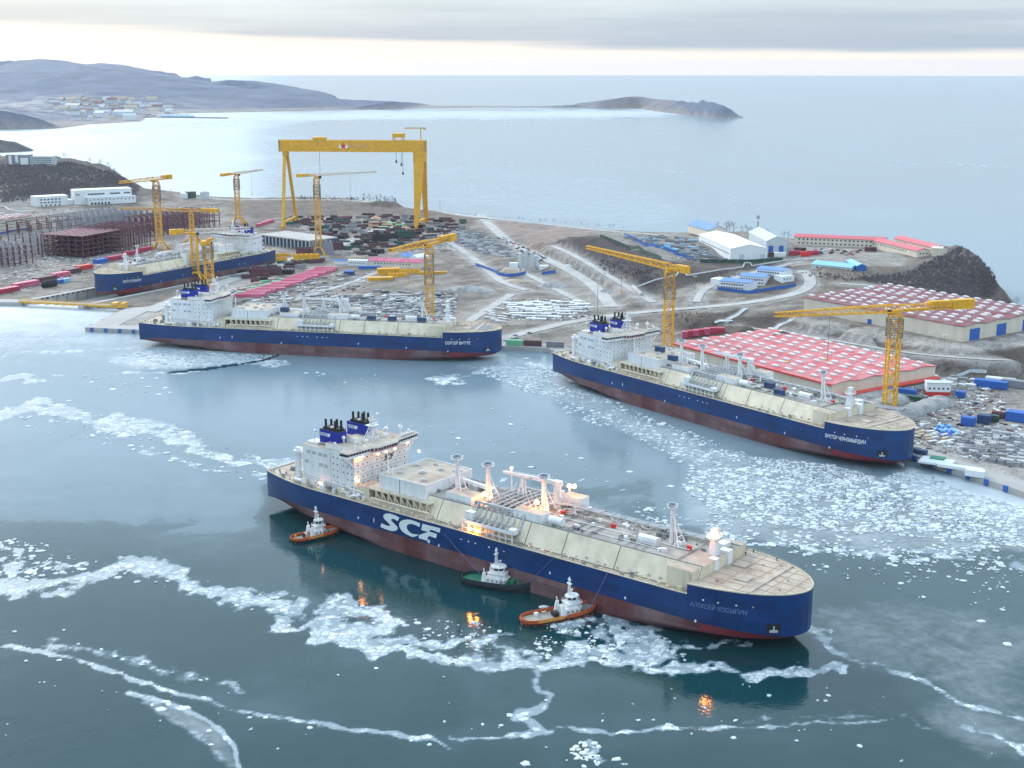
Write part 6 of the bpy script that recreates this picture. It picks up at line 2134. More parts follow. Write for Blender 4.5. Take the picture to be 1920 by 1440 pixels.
def shed(name, label, cat, pa, pb, D, H, pitch, wall, roof, over=0.5, group=None, doors=(), wins=(), ridge='x', endwins=(), dz=0.0, L=None):
    loc, rz, LL = frame_of(pa, pb)
    L = L or LL
    t = thing(name, label, cat, (loc[0], loc[1], loc[2] + dz), rz, group)
    mb = MB()
    if ridge == 'x':
        prof = [(0, 0), (D, 0), (D, H), (D / 2, H + pitch), (0, H)]
        vs = [(0, y, z) for y, z in prof] + [(L, y, z) for y, z in prof]
        mb.add(vs, [(4, 3, 2, 1, 0), (5, 6, 7, 8, 9), (0, 5, 9, 4), (6, 1, 2, 7)])
        w = mb.build('wall', wall, t)
        mb = MB()
        for s in (0, 1):
            y0, y1 = (-over, D / 2) if s == 0 else (D + over, D / 2)
            z0 = H - pitch * over / (D / 2)
            vs = [(-over, y0, z0), (L + over, y0, z0), (L + over, y1, H + pitch), (-over, y1, H + pitch)]
            vs += [(x, y, z + 0.35) for x, y, z in vs]
            f = [(0, 3, 2, 1), (4, 5, 6, 7), (0, 1, 5, 4), (1, 2, 6, 5), (3, 0, 4, 7)]
            mb.add(vs, f if s == 0 else [q[::-1] for q in f])
        mb.build('roof', roof, t)
    else:
        prof = [(0, 0), (L, 0), (L, H), (L / 2, H + pitch), (0, H)]
        vs = [(x, 0, z) for x, z in prof] + [(x, D, z) for x, z in prof]
        mb.add(vs, [(0, 1, 2, 3, 4), (9, 8, 7, 6, 5), (5, 0, 4, 9), (1, 6, 7, 2)])
        w = mb.build('wall', wall, t)
        mb = MB()
        for s in (0, 1):
            x0, x1 = (-over, L / 2) if s == 0 else (L + over, L / 2)
            z0 = H - pitch * over / (L / 2)
            vs = [(x0, -over, z0), (x1, -over, H + pitch), (x1, D + over, H + pitch), (x0, D + over, z0)]
            vs += [(x, y, z + 0.35) for x, y, z in vs]
            f = [(0, 3, 2, 1), (4, 5, 6, 7), (0, 1, 5, 4), (2, 3, 7, 6), (3, 0, 4, 7)]
            mb.add(vs, f if s == 0 else [q[::-1] for q in f])
        mb.build('roof', roof, t)
    for face, x, z, ww, hh, m_ in doors:
        d = MB(); d.box(-ww / 2, ww / 2, -0.1, 0.15, 0, hh); d.box(-ww / 2 - 0.2, ww / 2 + 0.2, -0.06, 0.1, hh, hh + 0.25)
        me = d.mesh('door', m_)
        if face == 'f':
            part('door', me, t, (x, -0.08, z))
        else:
            part('door', me, t, (L + 0.08, x, z), math.pi / 2)
    for face, x0, x1, n, z, ww, hh in wins:
        pm_ = pane_mesh(ww, hh)
        for i in range(n):
            x = x0 + (x1 - x0) * (i + 0.5) / n
            if face == 'f':
                part('window', pm_, w, (x, -0.06, z))
            elif face == 'r':
                part('window', pm_, w, (L + 0.06, x, z), math.pi / 2)
            else:
                part('window', pm_, w, (-0.06, x, z), -math.pi / 2)
    return t, L

def warehouse(name, label, A, Bc, z, base, L, Wd, roofm, wallm, nx, ny, spans, awning=None, doors=()):
    a, b = P(*A, z), P(*Bc, z)
    rz = math.atan2(b.y - a.y, b.x - a.x)
    if L is None:
        L = math.hypot(b.x - a.x, b.y - a.y)
    t = thing(name, label, 'warehouse', (a.x, a.y, base), rz)
    H = z - base
    amp = 1.3
    prof = [(0, 0), (Wd, 0)]
    top = []
    for i in range(spans * 2 + 1):
        top.append((Wd * i / (spans * 2), H + (amp if i % 2 else 0)))
    vs = [(0, y, zz_) for y, zz_ in prof[:1] + top + prof[1:]]
    n = len(vs)
    mb = MB()
    vs = vs + [(L, y, zz_) for _, y, zz_ in vs]
    mb.add(vs, [tuple(range(n)), tuple(range(2 * n - 1, n - 1, -1))])
    mb.add([(0, 0, 0), (L, 0, 0), (L, 0, H), (0, 0, H), (0, Wd, 0), (L, Wd, 0), (L, Wd, H), (0, Wd, H)], [(0, 1, 2, 3), (7, 6, 5, 4)])
    w = mb.build('wall', wallm, t)
    mb = MB()
    for i in range(12):
        x = L * (i + 0.5) / 12
        mb.box(x - 0.09, x + 0.09, -0.06, 0, 0.5, H - 0.3)
    mb.build('wall_joints', 'wall_gray', w)
    for i in range(spans * 2):
        (y0, z0), (y1, z1) = top[i], top[i + 1]
        if i == 0:
            y0 -= 0.8
        if i == spans * 2 - 1:
            y1 += 0.8
        m2 = MB()
        vs = [(-0.8, y0, z0 + 0.05), (L + 0.8, y0, z0 + 0.05), (L + 0.8, y1, z1 + 0.05), (-0.8, y1, z1 + 0.05)]
        vs += [(x, y, q + 0.45) for x, y, q in vs]
        m2.add(vs, [(0, 3, 2, 1), (4, 5, 6, 7), (0, 1, 5, 4), (1, 2, 6, 5), (2, 3, 7, 6), (3, 0, 4, 7)])
        m2.build('roof_panel', roofm, t)
    sx, sy = L / nx, Wd / ny
    lw, lh = sx * 0.50, sy * 0.20
    mb = MB()
    mb.box(-lw / 2, lw / 2, -lh / 2, lh / 2, 0, 1.0, 0)
    mb.add([(-lw / 2, -lh / 2 - .1, 1.0), (lw / 2, -lh / 2 - .1, 1.0), (lw / 2, lh / 2 + .1, 1.0), (-lw / 2, lh / 2 + .1, 1.0), (-lw / 2 + 1, -lh / 4, 1.7), (lw / 2 - 1, -lh / 4, 1.7), (lw / 2 - 1, lh / 4, 1.7), (-lw / 2 + 1, lh / 4, 1.7)],
           [(0, 1, 5, 4), (1, 2, 6, 5), (2, 3, 7, 6), (3, 0, 4, 7), (4, 5, 6, 7)])
    sk = mb.mesh('skylight', 'skylight_white')
    for j in range(ny):
        for i in range(nx):
            y = sy * (j + 0.5)
            x = sx * (i + 0.5 + (0.25 if j % 2 else -0.25))
            k = y / (Wd / (spans * 2)); fr = k - math.floor(k)
            zz_ = H + amp * (fr if int(k) % 2 == 0 else 1 - fr)
            part('skylight', sk, t, (x, y, zz_ + 0.35))
    if awning:
        m2 = MB(); m2.box(-0.9, L + 0.9, -0.95, -0.82, H - 0.7, H + 0.4); m2.build('eaves_trim', awning, t)
        m2 = MB(); m2.box(L + 0.02, L + 5.5, -0.5, Wd + 0.5, 4.4, 5.2); m2.box(-0.3, L + 0.4, -0.35, -0.02, H - 0.9, H - 0.1) if False else None
        m2.build('awning', awning, t)
        for i in range(9):
            m2 = MB(); m2.tube((L + 5, 2 + i * (Wd - 4) / 8, 0), (L + 5, 2 + i * (Wd - 4) / 8, 4.4), 0.2, n=6); m2.build('awning_post', 'steel_gray', t)
    for face, x, ww, hh in doors:
        d = MB(); d.box(-ww / 2, ww / 2, -0.1, 0.12, 0.1, hh); d.box(-ww / 2 - 0.25, ww / 2 + 0.25, -0.05, 0.08, hh, hh + 0.3)
        part('door', d.mesh('door', 'blue_paint'), t, (L + 0.1, x, 0) if face == 'r' else (x, -0.1, 0), math.pi / 2 if face == 'r' else 0)
    return t

warehouse('warehouse', 'long warehouse with a bright pinkish red roof dotted with white skylights on the quay', (1265, 645), (1560, 722), 16.0, 3.6, None, 104, 'coral_roof', 'wall_cream', 13, 9, 4, 'awning_red', (('r', 60, 4, 4),))
warehouse('warehouse', 'long warehouse with a dark red roof dotted with white skylights on the upper terrace', (1508, 558), (1807, 613), 33.5, 21.6, None, 112, 'dark_red_roof', 'wall_cream', 14, 9, 4, None, (('r', 14, 12, 9), ('r', 47, 12, 9), ('r', 80, 12, 9), ('f', 70, 4, 4)))
warehouse('warehouse', 'cream warehouse with a blue base and dark roof at the left edge of the yard', (-110, 432), (58, 404), 21.5, 4.0, None, 60, 'dark_red_roof', 'wall_cream', 9, 5, 2)
m2 = MB(); wl_ = bpy.data.objects['warehouse.002']
LW = (P(58, 404, 21.5) - P(-110, 432, 21.5)).length
m2.box(0, LW, -0.2, -0.05, 0, 2.2, 0); m2.box(0, LW, -0.15, -0.05, 9.5, 10.1, 1); m2.box(0, LW * 0.9, -0.15, -0.05, 13.5, 14.1, 1)
m2.build('facade_stripe', ['blue_paint', 'seam_shade_dark'], wl_)

# office and plant buildings on the left
t, L = shed('office_building', 'lower white office building with two rows of windows, nearer the left edge', 'building', (67, 388), (128, 384), 26, 15, 0.3, 'wall_white', 'wall_white', 0.2,
            wins=(('f', 6, 40, 6, 10.5, 3.2, 1.8), ('f', 6, 40, 6, 6.0, 3.2, 1.8), ('f', 6, 40, 5, 1.8, 2.0, 2.6)))
m2 = MB(); m2.box(L, L + 9, 1, 20, 0, 8); m2.build('annex', 'wall_white', t)
t, L = shed('office_building', 'long white two-tier plant building with ribbon windows below the wooded hill', 'building', (141, 384), (248, 379), 30, 22, 0.3, 'wall_white', 'wall_white', 0.2,
            wins=(('f', 20, 46, 8, 15.5, 2.9, 2.2), ('f', 54, 70, 5, 15.5, 2.9, 2.2), ('f', 76, 86, 3, 15.5, 2.9, 2.2), ('f', 2, 8, 2, 15.5, 2.4, 1.8)))
m2 = MB(); m2.box(18, L + 4, -9, -0.02, 0, 10.5); m2.box(16, L + 4.4, -9.4, 0, 10.5, 10.9); o = m2.build('lower_wing', 'wall_white', t)
pm_ = pane_mesh(2.0, 1.4)
for i in range(12):
    part('window', pm_, o, (22 + i * 6.0, -9.06, 7.6 if i % 3 else 7.0))
for i in range(6):
    part('window', pane_mesh(3.0, 3.0), o, (24 + i * 5.2, -9.06, 1.8))
t, L = shed('hill_building', 'dark grey block with tall white panels on top of the wooded hill', 'building', (12, 309), (55, 309), 16, 17, 0.2, 'steel_gray', 'steel_gray', 0.2)
m2 = MB(); m2.box(5, 10, -0.3, 0, 1, 16); m2.box(17, 22, -0.3, 0, 4, 16.5); m2.box(28, L, -4, -0.1, 1, 12); m2.build('white_panel', 'wall_white', t)
t, L = shed('hill_building', 'pale four storey block with dark window bands on top of the hill', 'building', (57, 311), (100, 311), 14, 16, 0.2, 'wall_gray', 'steel_gray', 0.2,
            wins=tuple(('f', 1, 40, 7, z, 5.0, 1.3) for z in (3, 6.6, 10.2, 13.6)))
shed('boiler_house', 'small white box shed beside the green box near the coast road', 'building', (338, 372), (352, 372), 12, 8, 0.3, 'wall_white', 'wall_white', 0.2)
shed('boiler_house', 'dark green box building between the white shed and the round tank', 'building', (353, 372), (368, 371), 12, 10, 0.3, 'dark_green', 'dark_green', 0.2)
p = G(384, 372); o = thing('storage_tank', 'round pale green storage tank near the coast road', 'tank', tuple(p)); m2 = MB(); m2.tube((0, 0, 0), (0, 0, 10), 7.5, n=24); m2.build('tank_shell', 'wall_gray', o); m2 = MB(); m2.tube((0, 0, 10), (0, 0, 11.5), 7.7, 1, n=24); m2.build('tank_roof', 'steel_gray', o)

# plateau sheds
t, L = shed('shed', 'big white arched shed in the fenced yard on the plateau', 'shed', (1369, 492), (1438, 489), 118, 14, 4.0, 'wall_white', 'ship_white', 0.4, ridge='y', doors=(('f', 12, 0, 5, 8, 'wall_gray'), ('f', 34, 0, 5, 8, 'wall_gray')))
for i in range(24):
    part('window', pane_mesh(2.0, 1.2), t, (-0.1, 8 + i * 4.4, 8.5), -math.pi / 2)
shed('shed', 'pale grey gabled shed with two blue doors behind the white shed', 'shed', (1436, 477), (1475, 474), 80, 14, 5.0, 'wall_gray', 'wall_gray', 0.4, ridge='y', doors=(('f', 5, 0, 5, 9, 'blue_paint'), ('f', 16, 0, 5, 9, 'blue_paint')))
shed('shed', 'cream shed with a bright blue roof at the far end of the fenced yard', 'shed', (1328, 447), (1364, 445), 60, 9, 5.0, 'wall_cream', 'blue_roof', 0.5, ridge='y')
shed('barracks', 'longest red roofed barracks by the sea edge of the plateau', 'building', (1489, 459), (1660, 466), 14, 9, 2.4, 'wall_cream', 'red_roof', 0.8,
     wins=(('f', 3, 118, 26, 6.8, 1.8, 1.5), ('f', 3, 118, 26, 2.8, 1.8, 1.5)))
shed('barracks', 'red roofed barracks nearest to the parking ground', 'building', (1632, 464), (1719, 483), 15, 8, 2.4, 'wall_cream', 'red_roof', 0.8, wins=(('f', 3, 70, 14, 5.2, 1.6, 1.4), ('r', 2, 13, 3, 5.0, 1.6, 1.4)))
shed('barracks', 'red roofed barracks behind the others, close to the wooded cliff', 'building', (1676, 462), (1750, 476), 15, 9, 2.4, 'wall_cream', 'red_roof', 0.8, wins=(('f', 3, 60, 12, 5.6, 1.6, 1.4),))
shed('house', 'small cream house at the foot of the cliff woods', 'building', (1746, 480), (1766, 480), 12, 8, 1.5, 'wall_cream', 'wall_cream', 0.4)
shed('light_blue_building', 'long low building with a light blue roof below the barracks', 'building', (1521, 506), (1596, 508), 20, 6, 2.6, 'wall_gray', 'sky_blue_roof', 0.6, wins=(('f', 4, 46, 9, 3.4, 2, 1.4),))
shed('blue_shed', 'small bright blue shed to the right of the light blue building', 'building', (1606, 508), (1624, 508), 34, 5, 2.0, 'blue_paint', 'sky_blue_roof', 0.4, ridge='y')
for nm, pa, pb, D_, lab in (('dormitory', (1349, 541), (1404, 547), 20, 'front blue roofed dormitory wing of the white camp'), ('dormitory', (1386, 531), (1432, 536), 20, 'middle blue roofed dormitory wing of the white camp'),
                            ('dormitory', (1418, 518), (1468, 524), 20, 'rear blue roofed dormitory wing of the white camp')):
    shed(nm, lab, 'building', pa, pb, D_, 8.0, 1.6, 'wall_white', 'blue_roof', 0.5, wins=(('f', 1, 24, 9, 5.6, 1.5, 1.4), ('f', 1, 24, 9, 2.4, 1.5, 1.4)))
shed('annex_building', 'small white flat roofed block at the left of the dormitory camp', 'building', (1332, 533), (1350, 535), 14, 5.5, 0.2, 'wall_white', 'wall_white', 0.2)
shed('annex_building', 'small white flat roofed block at the right of the dormitory camp', 'building', (1466, 531), (1489, 527), 12, 6.0, 0.2, 'wall_white', 'wall_white', 0.2, wins=(('f', 1, 12, 3, 3.8, 1.2, 1.2),))
# yard buildings
t, L = shed('workshop', 'long cream workshop with a pink roof in the middle of the yard', 'building', (691, 501), (789, 504), 15, 7.5, 2.6, 'wall_cream', 'magenta', 0.6, wins=(('f', 6, 50, 12, 5.0, 1.6, 1.2),))
bpy.data.materials.remove(M.pop('x')) if 'x' in M else None
shed('site_cabin', 'long white cabin row left of the pink roofed workshop', 'cabin', (652, 498), (689, 499), 9, 6, 0.3, 'wall_white', 'wall_white', 0.2, wins=(('f', 1, 20, 8, 3.5, 1.2, 1.0),))
shed('site_cabin', 'white cabin with a blue roof at the end of the pink rows', 'cabin', (626, 496), (650, 496), 8, 4.5, 0.8, 'wall_white', 'blue_paint', 0.4)
shed('site_cabin', 'low blue cabin row just below the white cabins', 'cabin', (672, 505), (713, 505), 5, 3.2, 0.2, 'blue_paint', 'blue_paint', 0.2)
shed('site_cabin', 'small dark blue cabin on the bare ground below the workshop', 'cabin', (645, 516), (662, 516), 7, 4, 0.4, 'navy', 'blue_paint', 0.2)
shed('tent_hall', 'light blue tent hall behind the pink roofed workshop', 'tent', (757, 488), (778, 486), 14, 4, 3.0, 'wall_gray', 'blue_roof', 0.2)
shed('tent_hall', 'white tent hall behind the right end of the workshop', 'tent', (782, 490), (806, 486), 12, 4, 3.0, 'wall_white', 'ship_white', 0.2)
# open hall with a row of columns beside the dock
loc, rz, L = frame_of((484, 457), (580, 470))
t = thing('open_hall', 'long flat roofed hall with a row of pale columns at the head of the dock', 'hall', loc, rz)
m2 = MB(); m2.box(0, L, 0, 46, 11.0, 12.4, 0); m2.box(0, L, 5.0, 46, 0, 11.0, 1); m2.build('roof_slab', ['concrete', 'navy'], t)
for i in range(15):
    m3 = MB(); x = L * i / 14; m3.box(x - 0.6, x + 0.6, 0, 1.4, 0, 11.0); m3.build('column', 'wall_gray', t)
# domed stores on the right quay
for k, (pa, pb, lab) in enumerate((((1592, 800), (1716, 757), 'nearest grey ribbed dome store behind the quay on the right'), ((1632, 812), (1768, 766), 'middle grey ribbed dome store on the right quay'), ((1568, 788), (1690, 745), 'farthest grey ribbed dome store, next to the tower crane'))):
    if k == 1:
        pa, pb = (1668, 806), (1800, 762)
    loc, rz, L = frame_of(pa, pb)
    t = thing('dome_store', lab, 'tent', loc, rz)
    m2 = MB(); n = 12; Rr = 9.5
    vs = [(x, 13 - Rr * math.cos(math.pi * i / n), 5.2 * math.sin(math.pi * i / n)) for x in (0, L) for i in range(n + 1)]
    m2.add(vs, [(i, n + 1 + i, n + 2 + i, i + 1) for i in range(n)] + [tuple(range(n, -1, -1)), tuple(range(n + 1, 2 * n + 2))])
    m2.build('fabric_shell', 'scrap', t)
    for j in range(7):
        m2 = MB(); x = L * j / 6
        m2.path([(x, 13 - (Rr + .15) * math.cos(math.pi * i / n), 5.35 * math.sin(math.pi * i / n)) for i in range(n + 1)], 0.22, n=4)
        m2.build('rib', 'pipe_gray', t)

# ================================================================== steel frames under construction
def steel_frame(label, pa, pb, D, floors, fh, nb, nd, cm, bm, slab=None, dens=1.0):
    loc, rz, L = frame_of(pa, pb)
    t = thing('steel_skeleton', label, 'steel frame', loc, rz)
    H = floors * fh
    cmesh = MB(); cmesh.box(-0.45, 0.45, -0.45, 0.45, 0, H)
    me = cmesh.mesh('column', cm)
    rr_ = random.Random(len(label))
    for i in range(nb + 1):
        for j in range(nd + 1):
            part('column', me, t, (L * i / nb, D * j / nd, 0))
    for k in range(1, floors + 1):
        mb = MB(); z = k * fh
        for j in range(nd + 1):
            for i in range(nb):
                if rr_.random() < dens:
                    mb.beam((L * i / nb, D * j / nd, z), (L * (i + 1) / nb, D * j / nd, z), 0.5, 0.7)
                if rr_.random() < 0.12:
                    mb.beam((L * i / nb, D * j / nd, z - fh), (L * (i + 1) / nb, D * j / nd, z), 0.3)
        for i in range(nb + 1):
            for j in range(nd):
                if rr_.random() < dens:
                    mb.beam((L * i / nb, D * j / nd, z), (L * i / nb, D * (j + 1) / nd, z), 0.45, 0.6)
        mb.build('floor_beams', bm, t)
        if slab:
            mb = MB(); mb.box(0.5, L - 0.5, 0.5, D - 0.5, z - 0.15, z + 0.1)
            mb.build('floor_deck', slab, t)
    return t
steel_frame('dense maroon steel frame of several floors, the darkest red block of the site', (157, 485), (232, 470), 60, 5, 5.2, 8, 6, 'steel_maroon', 'steel_maroon', 'steel_maroon', 1.0)
steel_frame('large grey-topped steel frame at the back of the building site', (170, 445), (300, 424), 70, 3, 8.5, 12, 6, 'steel_gray', 'steel_gray', None, 1.0)
steel_frame('purple brown steel frame running towards the tower crane', (296, 445), (412, 424), 55, 3, 8.0, 12, 5, 'steel_maroon', 'steel_red', None, 1.0)
steel_frame('open dark steel frame with wide bays left of the maroon block', (60, 482), (150, 468), 50, 4, 5.5, 7, 4, 'steel_red', 'steel_gray', None, 0.85)
steel_frame('open tall-column steel frame behind the wide-bay frame', (60, 448), (170, 430), 60, 2, 9, 6, 3, 'steel_red', 'steel_red', None, 0.7)
steel_frame('reddish steel frame at the very left of the building site', (-30, 506), (62, 494), 55, 4, 5.5, 8, 4, 'steel_maroon', 'steel_gray', None, 0.95)
steel_frame('dense dark frame between the maroon block and the dock crane', (232, 472), (292, 458), 60, 5, 5.5, 6, 5, 'steel_red', 'steel_maroon', None, 0.9)

# ================================================================== cranes
def tower_crane(label, base, topy, tip, ctr, w=6.0, cage=True, m_t='yellow', m_j='yellow', portal=True, jibh=3.0, seg=6.0, cagef=(0.62, 0.86), group='tower cranes of the shipyard'):
    b = G(*base) if isinstance(base[0], (int, float)) and len(base) == 2 else Vector(base)
    H = zat(b.x, b.y, topy) - b.z
    t = thing('tower_crane', label, 'crane', tuple(b), 0.0, group)
    t0 = 9.0 if portal else 0.0
    mb = MB()
    mb.lattice((0, 0, t0), (0, 0, H - 4), w, w, w * 0.8, 0.9, 0.5)
    tw = mb.build('tower', m_t, t)
    if cage:
        mb = MB(); z0, z1 = H * cagef[0], H * cagef[1]
        q = w * 0.62
        n = 4
        for i in range(n + 1):
            z = z0 + (z1 - z0) * i / n
            for (x0, x1, y0, y1) in ((-q, q, -q, -q + 0.7), (-q, q, q - 0.7, q), (-q, -q + 0.7, -q, q), (q - 0.7, q, -q, q)):
                mb.box(x0, x1, y0, y1, z, z + 0.4)
        for sx in (-1, 1):
            for sy in (-1, 1):
                mb.beam((sx * q, sy * q, z0), (sx * q, sy * q, z1), 0.5)
            mb.beam((sx * q, -q, z0), (sx * q, q, z1), 0.3); mb.beam((sx * q, q, z0), (sx * q, -q, z1), 0.3)
            mb.beam((-q, sx * q, z0), (q, sx * q, z1), 0.3); mb.beam((q, sx * q, z0), (-q, sx * q, z1), 0.3)
        mb.build('climbing_cage', 'machine_gray', t)
    if portal:
        mb = MB()
        q = w * 1.3
        for sx in (-1, 1):
            for sy in (-1, 1):
                mb.beam((sx * q, sy * q, 1.6), (sx * w * 0.4, sy * w * 0.4, 9.5), 1.6)
                mb.box(sx * q - 2.6, sx * q + 2.6, sy * q - 0.8, sy * q + 0.8, 0, 1.8)
        mb.box(-w * .7, w * .7, -w * .7, w * .7, 8.6, 10)
        mb.build('portal_base', m_t, t)
    # jib plane
    hj = b.z + H
    pj, pc = P(tip[0], tip[1], hj), P(ctr[0], ctr[1], hj)
    vj = Vector((pj.x - b.x, pj.y - b.y)); vc = Vector((b.x - pc.x, b.y - pc.y))
    ang = math.atan2(vj.y, vj.x)
    Lj = vj.length; Lc = vc.length
    mb = MB(); mb.box(-w * .45, w * .45, -w * .45, w * .45, H - 4.4, H - 3.2); mb.tube((0, 0, H - 3.2), (0, 0, H - 1.2), w * .42, n=14)
    hd = mb.build('slewing_ring', m_t, t)
    jb = MB()
    jb.lattice((w * 0.2, 0, H), (Lj, 0, H), (jibh * 0.8, jibh * 0.45), (jibh, jibh * 0.5), jibh * 1.2, 0.6, 0.36)
    j = jb.build('jib', m_j, t, rz=ang)
    cb = MB()
    cb.lattice((-w * 0.2, 0, H), (-Lc * 0.75, 0, H), jibh * 0.8, jibh * 0.8, jibh, 0.4, 0.28)
    cb.box(-Lc * 0.85, 0, -1.6, 1.6, H - 0.3 * jibh, H - 0.15 * jibh)
    c = cb.build('counter_jib', m_t, t, rz=ang)
    mb = MB(); mb.box(-Lc, -Lc * 0.72, -2.4, 2.4, H - jibh * 0.5, H + jibh * 0.75)
    mb.build('counterweight', 'yellow', t, rz=ang)
    mb = MB(); mb.box(-Lc * 0.7, -Lc * 0.42, -2.0, 2.0, H + 0.1, H + jibh * 0.7); mb.build('winch_house', 'yellow', t, rz=ang)
    mb = MB(); mb.box(2.2, 4.8, -3.6, -1.4, H - 3.6, H - 1.1); mb.build('operator_cab', 'glass_dark', t, rz=ang)
    f = 0.55
    mb = MB(); z1 = H * 0.55; mb.tube((Lj * f, 0.2, z1), (Lj * f, 0.2, H - jibh * .4), 0.09, n=4); mb.tube((Lj * f, -0.2, z1), (Lj * f, -0.2, H - jibh * .4), 0.09, n=4)
    hk = mb.build('hoist_rope', 'machine_gray', t, rz=ang)
    mb = MB(); mb.box(Lj * f - 0.6, Lj * f + 0.6, -0.4, 0.4, z1 - 1.6, z1); mb.tube((Lj * f, 0, z1 - 2.6), (Lj * f, 0, z1 - 1.6), 0.25, n=6); mb.build('hook_block', 'yellow', hk)
    return t
tower_crane('yellow tower crane on the quay in front of the red warehouse, right of the others', (1667, 768), 578, (1453, 590), (1750, 557), 7.0, portal=False, jibh=5.0, cagef=(0.72, 0.9))
tower_crane('yellow tower crane behind the moored ship with its jib over the dark slope', (1252, 655), 500, (1100, 463), (1315, 502), 7.0, portal=False, jibh=4.6)
tower_crane('yellow tower crane behind the middle of the left moored ship', (806, 596), 455, (731, 470), (831, 444), 6.4, portal=False, jibh=5.0, cagef=(0.45, 0.85))
tower_crane('yellow tower crane with a long white jib standing inside the big gantry', (598, 478), 328, (706, 322), (553, 328), 6.0, jibh=3.0, m_j='crane_white', m_t='yellow_light', cagef=(0.72, 0.88))
tower_crane('distant yellow tower crane with a short white jib, left of the gantry', (447, 419), 325, (493, 318), (424, 329), 6.0, jibh=3.2, m_j='crane_white', m_t='yellow_light', cagef=(0.68, 0.88))
tower_crane('yellow tower crane rising behind the ship in the dry dock', (300, 468), 335, (224, 342), (320, 332), 6.4, jibh=4.5, m_t='yellow_light', cagef=(0.68, 0.9))
tower_crane('yellow crane with a jib pointing right, beside the docked ship', (368, 527), 434, (470, 428), (318, 434), 6.0, jibh=4.6, cage=False, m_j='crane_white')
tower_crane('yellow tower crane with its jib seen end on, next to the docked ship', (394, 548), 452, (398, 447), (391, 457), 7.4, jibh=3.2, portal=False, cagef=(0.66, 0.92))
tower_crane('low yellow crane among the purple steel frames behind the dock', (361, 452), 394, (222, 390), (413, 392), 5.0, jibh=4.0, cage=False, m_j='yellow_light', m_t='yellow_light')

# goliath gantry
gl, gr_ = G(541, 424), G(789, 426)
gzb = zat(gl.x, gl.y, 274) ; 
a = Vector((gl.x, gl.y, 0)); b = Vector((gr_.x, gr_.y, 0))
rz = math.atan2(b.y - a.y, b.x - a.x); L = (b - a).length
zb = gzb
goliath = thing('gantry_crane', 'huge yellow goliath gantry crane spanning the yard, with a red star on its beam', 'crane', (a.x, a.y, 4.5), rz)
zc = zb - 4.5
mb = MB()
mb.box(-8, L + 9, -7, -3.2, zc - 7, zc + 8.5); mb.box(-8, L + 9, 3.2, 7, zc - 7, zc + 8.5); mb.box(-8, -6, -7, 7, zc - 7, zc + 8.5); mb.box(L + 7, L + 9, -7, 7, zc - 7, zc + 8.5)
beam = mb.build('main_beam', 'yellow', goliath)
mb = MB()
for i in range(17):
    mb.box(-6 + i * 13, -5.75 + i * 13, -7.05, -7, zc - 6.8, zc + 8.3)
mb.box(-8, L + 9, -7.05, -7, zc + 1.8, zc + 1.98) if False else None
mb.build('plate_joints', 'yellow_light', beam, stuff=True)
mb = MB(); rail(mb, [(-8 + i * 8, -7, zc + 8.5) for i in range(27) if -8 + i * 8 <= L + 9], 1.4, r=0.15); mb.build('beam_railing', 'yellow_light', beam)
mb = MB()
FT = []
for q in ((531, 428), (556, 416), (781, 428), (799, 419)):
    w_ = P(q[0], q[1], 5) - Vector((a.x, a.y, 5))
    FT.append((w_.x * math.cos(rz) + w_.y * math.sin(rz), -w_.x * math.sin(rz) + w_.y * math.cos(rz)))
mb.beam((-1, -2, zc - 7), (FT[0][0], FT[0][1], 4), 3.8, 3.8); mb.beam((1, 2, zc - 7), (FT[1][0], FT[1][1], 4), 3.8, 3.8)
mb.beam((FT[0][0], FT[0][1], 8), (FT[1][0], FT[1][1], 8), 2.6, 3.0); mb.box(-3.2, 3.2, -6, 6, zc - 12, zc - 6.9)
mb.build('hinged_leg', 'yellow', goliath)
mb = MB()
def taper(p, q, w0, d0, w1, d1):
    vs = []
    for c, w, d in ((p, w0, d0), (q, w1, d1)):
        vs += [(c[0] - w / 2, c[1] - d / 2, c[2]), (c[0] + w / 2, c[1] - d / 2, c[2]), (c[0] + w / 2, c[1] + d / 2, c[2]), (c[0] - w / 2, c[1] + d / 2, c[2])]
    mb.add(vs, [(3, 2, 1, 0), (4, 5, 6, 7), (0, 1, 5, 4), (1, 2, 6, 5), (2, 3, 7, 6), (3, 0, 4, 7)])
mb.box(L - 8, L + 9, -7, 7, zc - 20, zc - 6.9)
taper((FT[2][0], FT[2][1], 4), (L - 0.5, -4, zc - 19.9), 5.5, 5, 14, 6)
taper((FT[3][0], FT[3][1], 4), (L + 4, 4, zc - 19.9), 5.5, 5, 9, 6)
mb.beam((FT[2][0], FT[2][1], 8), (FT[3][0], FT[3][1], 8), 3.0, 3.0)
mb.build('fixed_leg', 'yellow', goliath)
for x, y_ in FT:
    mb = MB()
    for i in range(4):
        mb.box(x - 1.6, x + 1.6, y_ - 7 + i * 3.8, y_ - 4.2 + i * 3.8, 0, 2.6)
    mb.box(x - 1.3, x + 1.3, y_ - 7.5, y_ + 7.5, 2.6, 4.4)
    mb.build('bogie', 'yellow', goliath)
mb = MB(); mb.box(40, 56, -8, 8, zc + 8.6, zc + 12.5); mb.build('trolley', 'yellow', goliath)
mb = MB(); mb.box(150, 165, -8, 8, zc + 12.5, zc + 18); 
for x in (151, 164):
    mb.beam((x, -6, zc + 8.5), (x - 1, -6, zc + 12.5), 1); mb.beam((x, 6, zc + 8.5), (x - 1, 6, zc + 12.5), 1)
mb.build('upper_trolley', 'yellow', goliath)
for x, zl in ((48, 40), (154, 18), (161, 22), (163, 34)):
    mb = MB(); mb.tube((x, -4, zc - zl), (x, -4, zc - 6), 0.25, n=4); mb.box(x - 1.1, x + 1.1, -5, -3, zc - zl - 3.5, zc - zl)
    mb.build('hoist', 'navy', goliath)
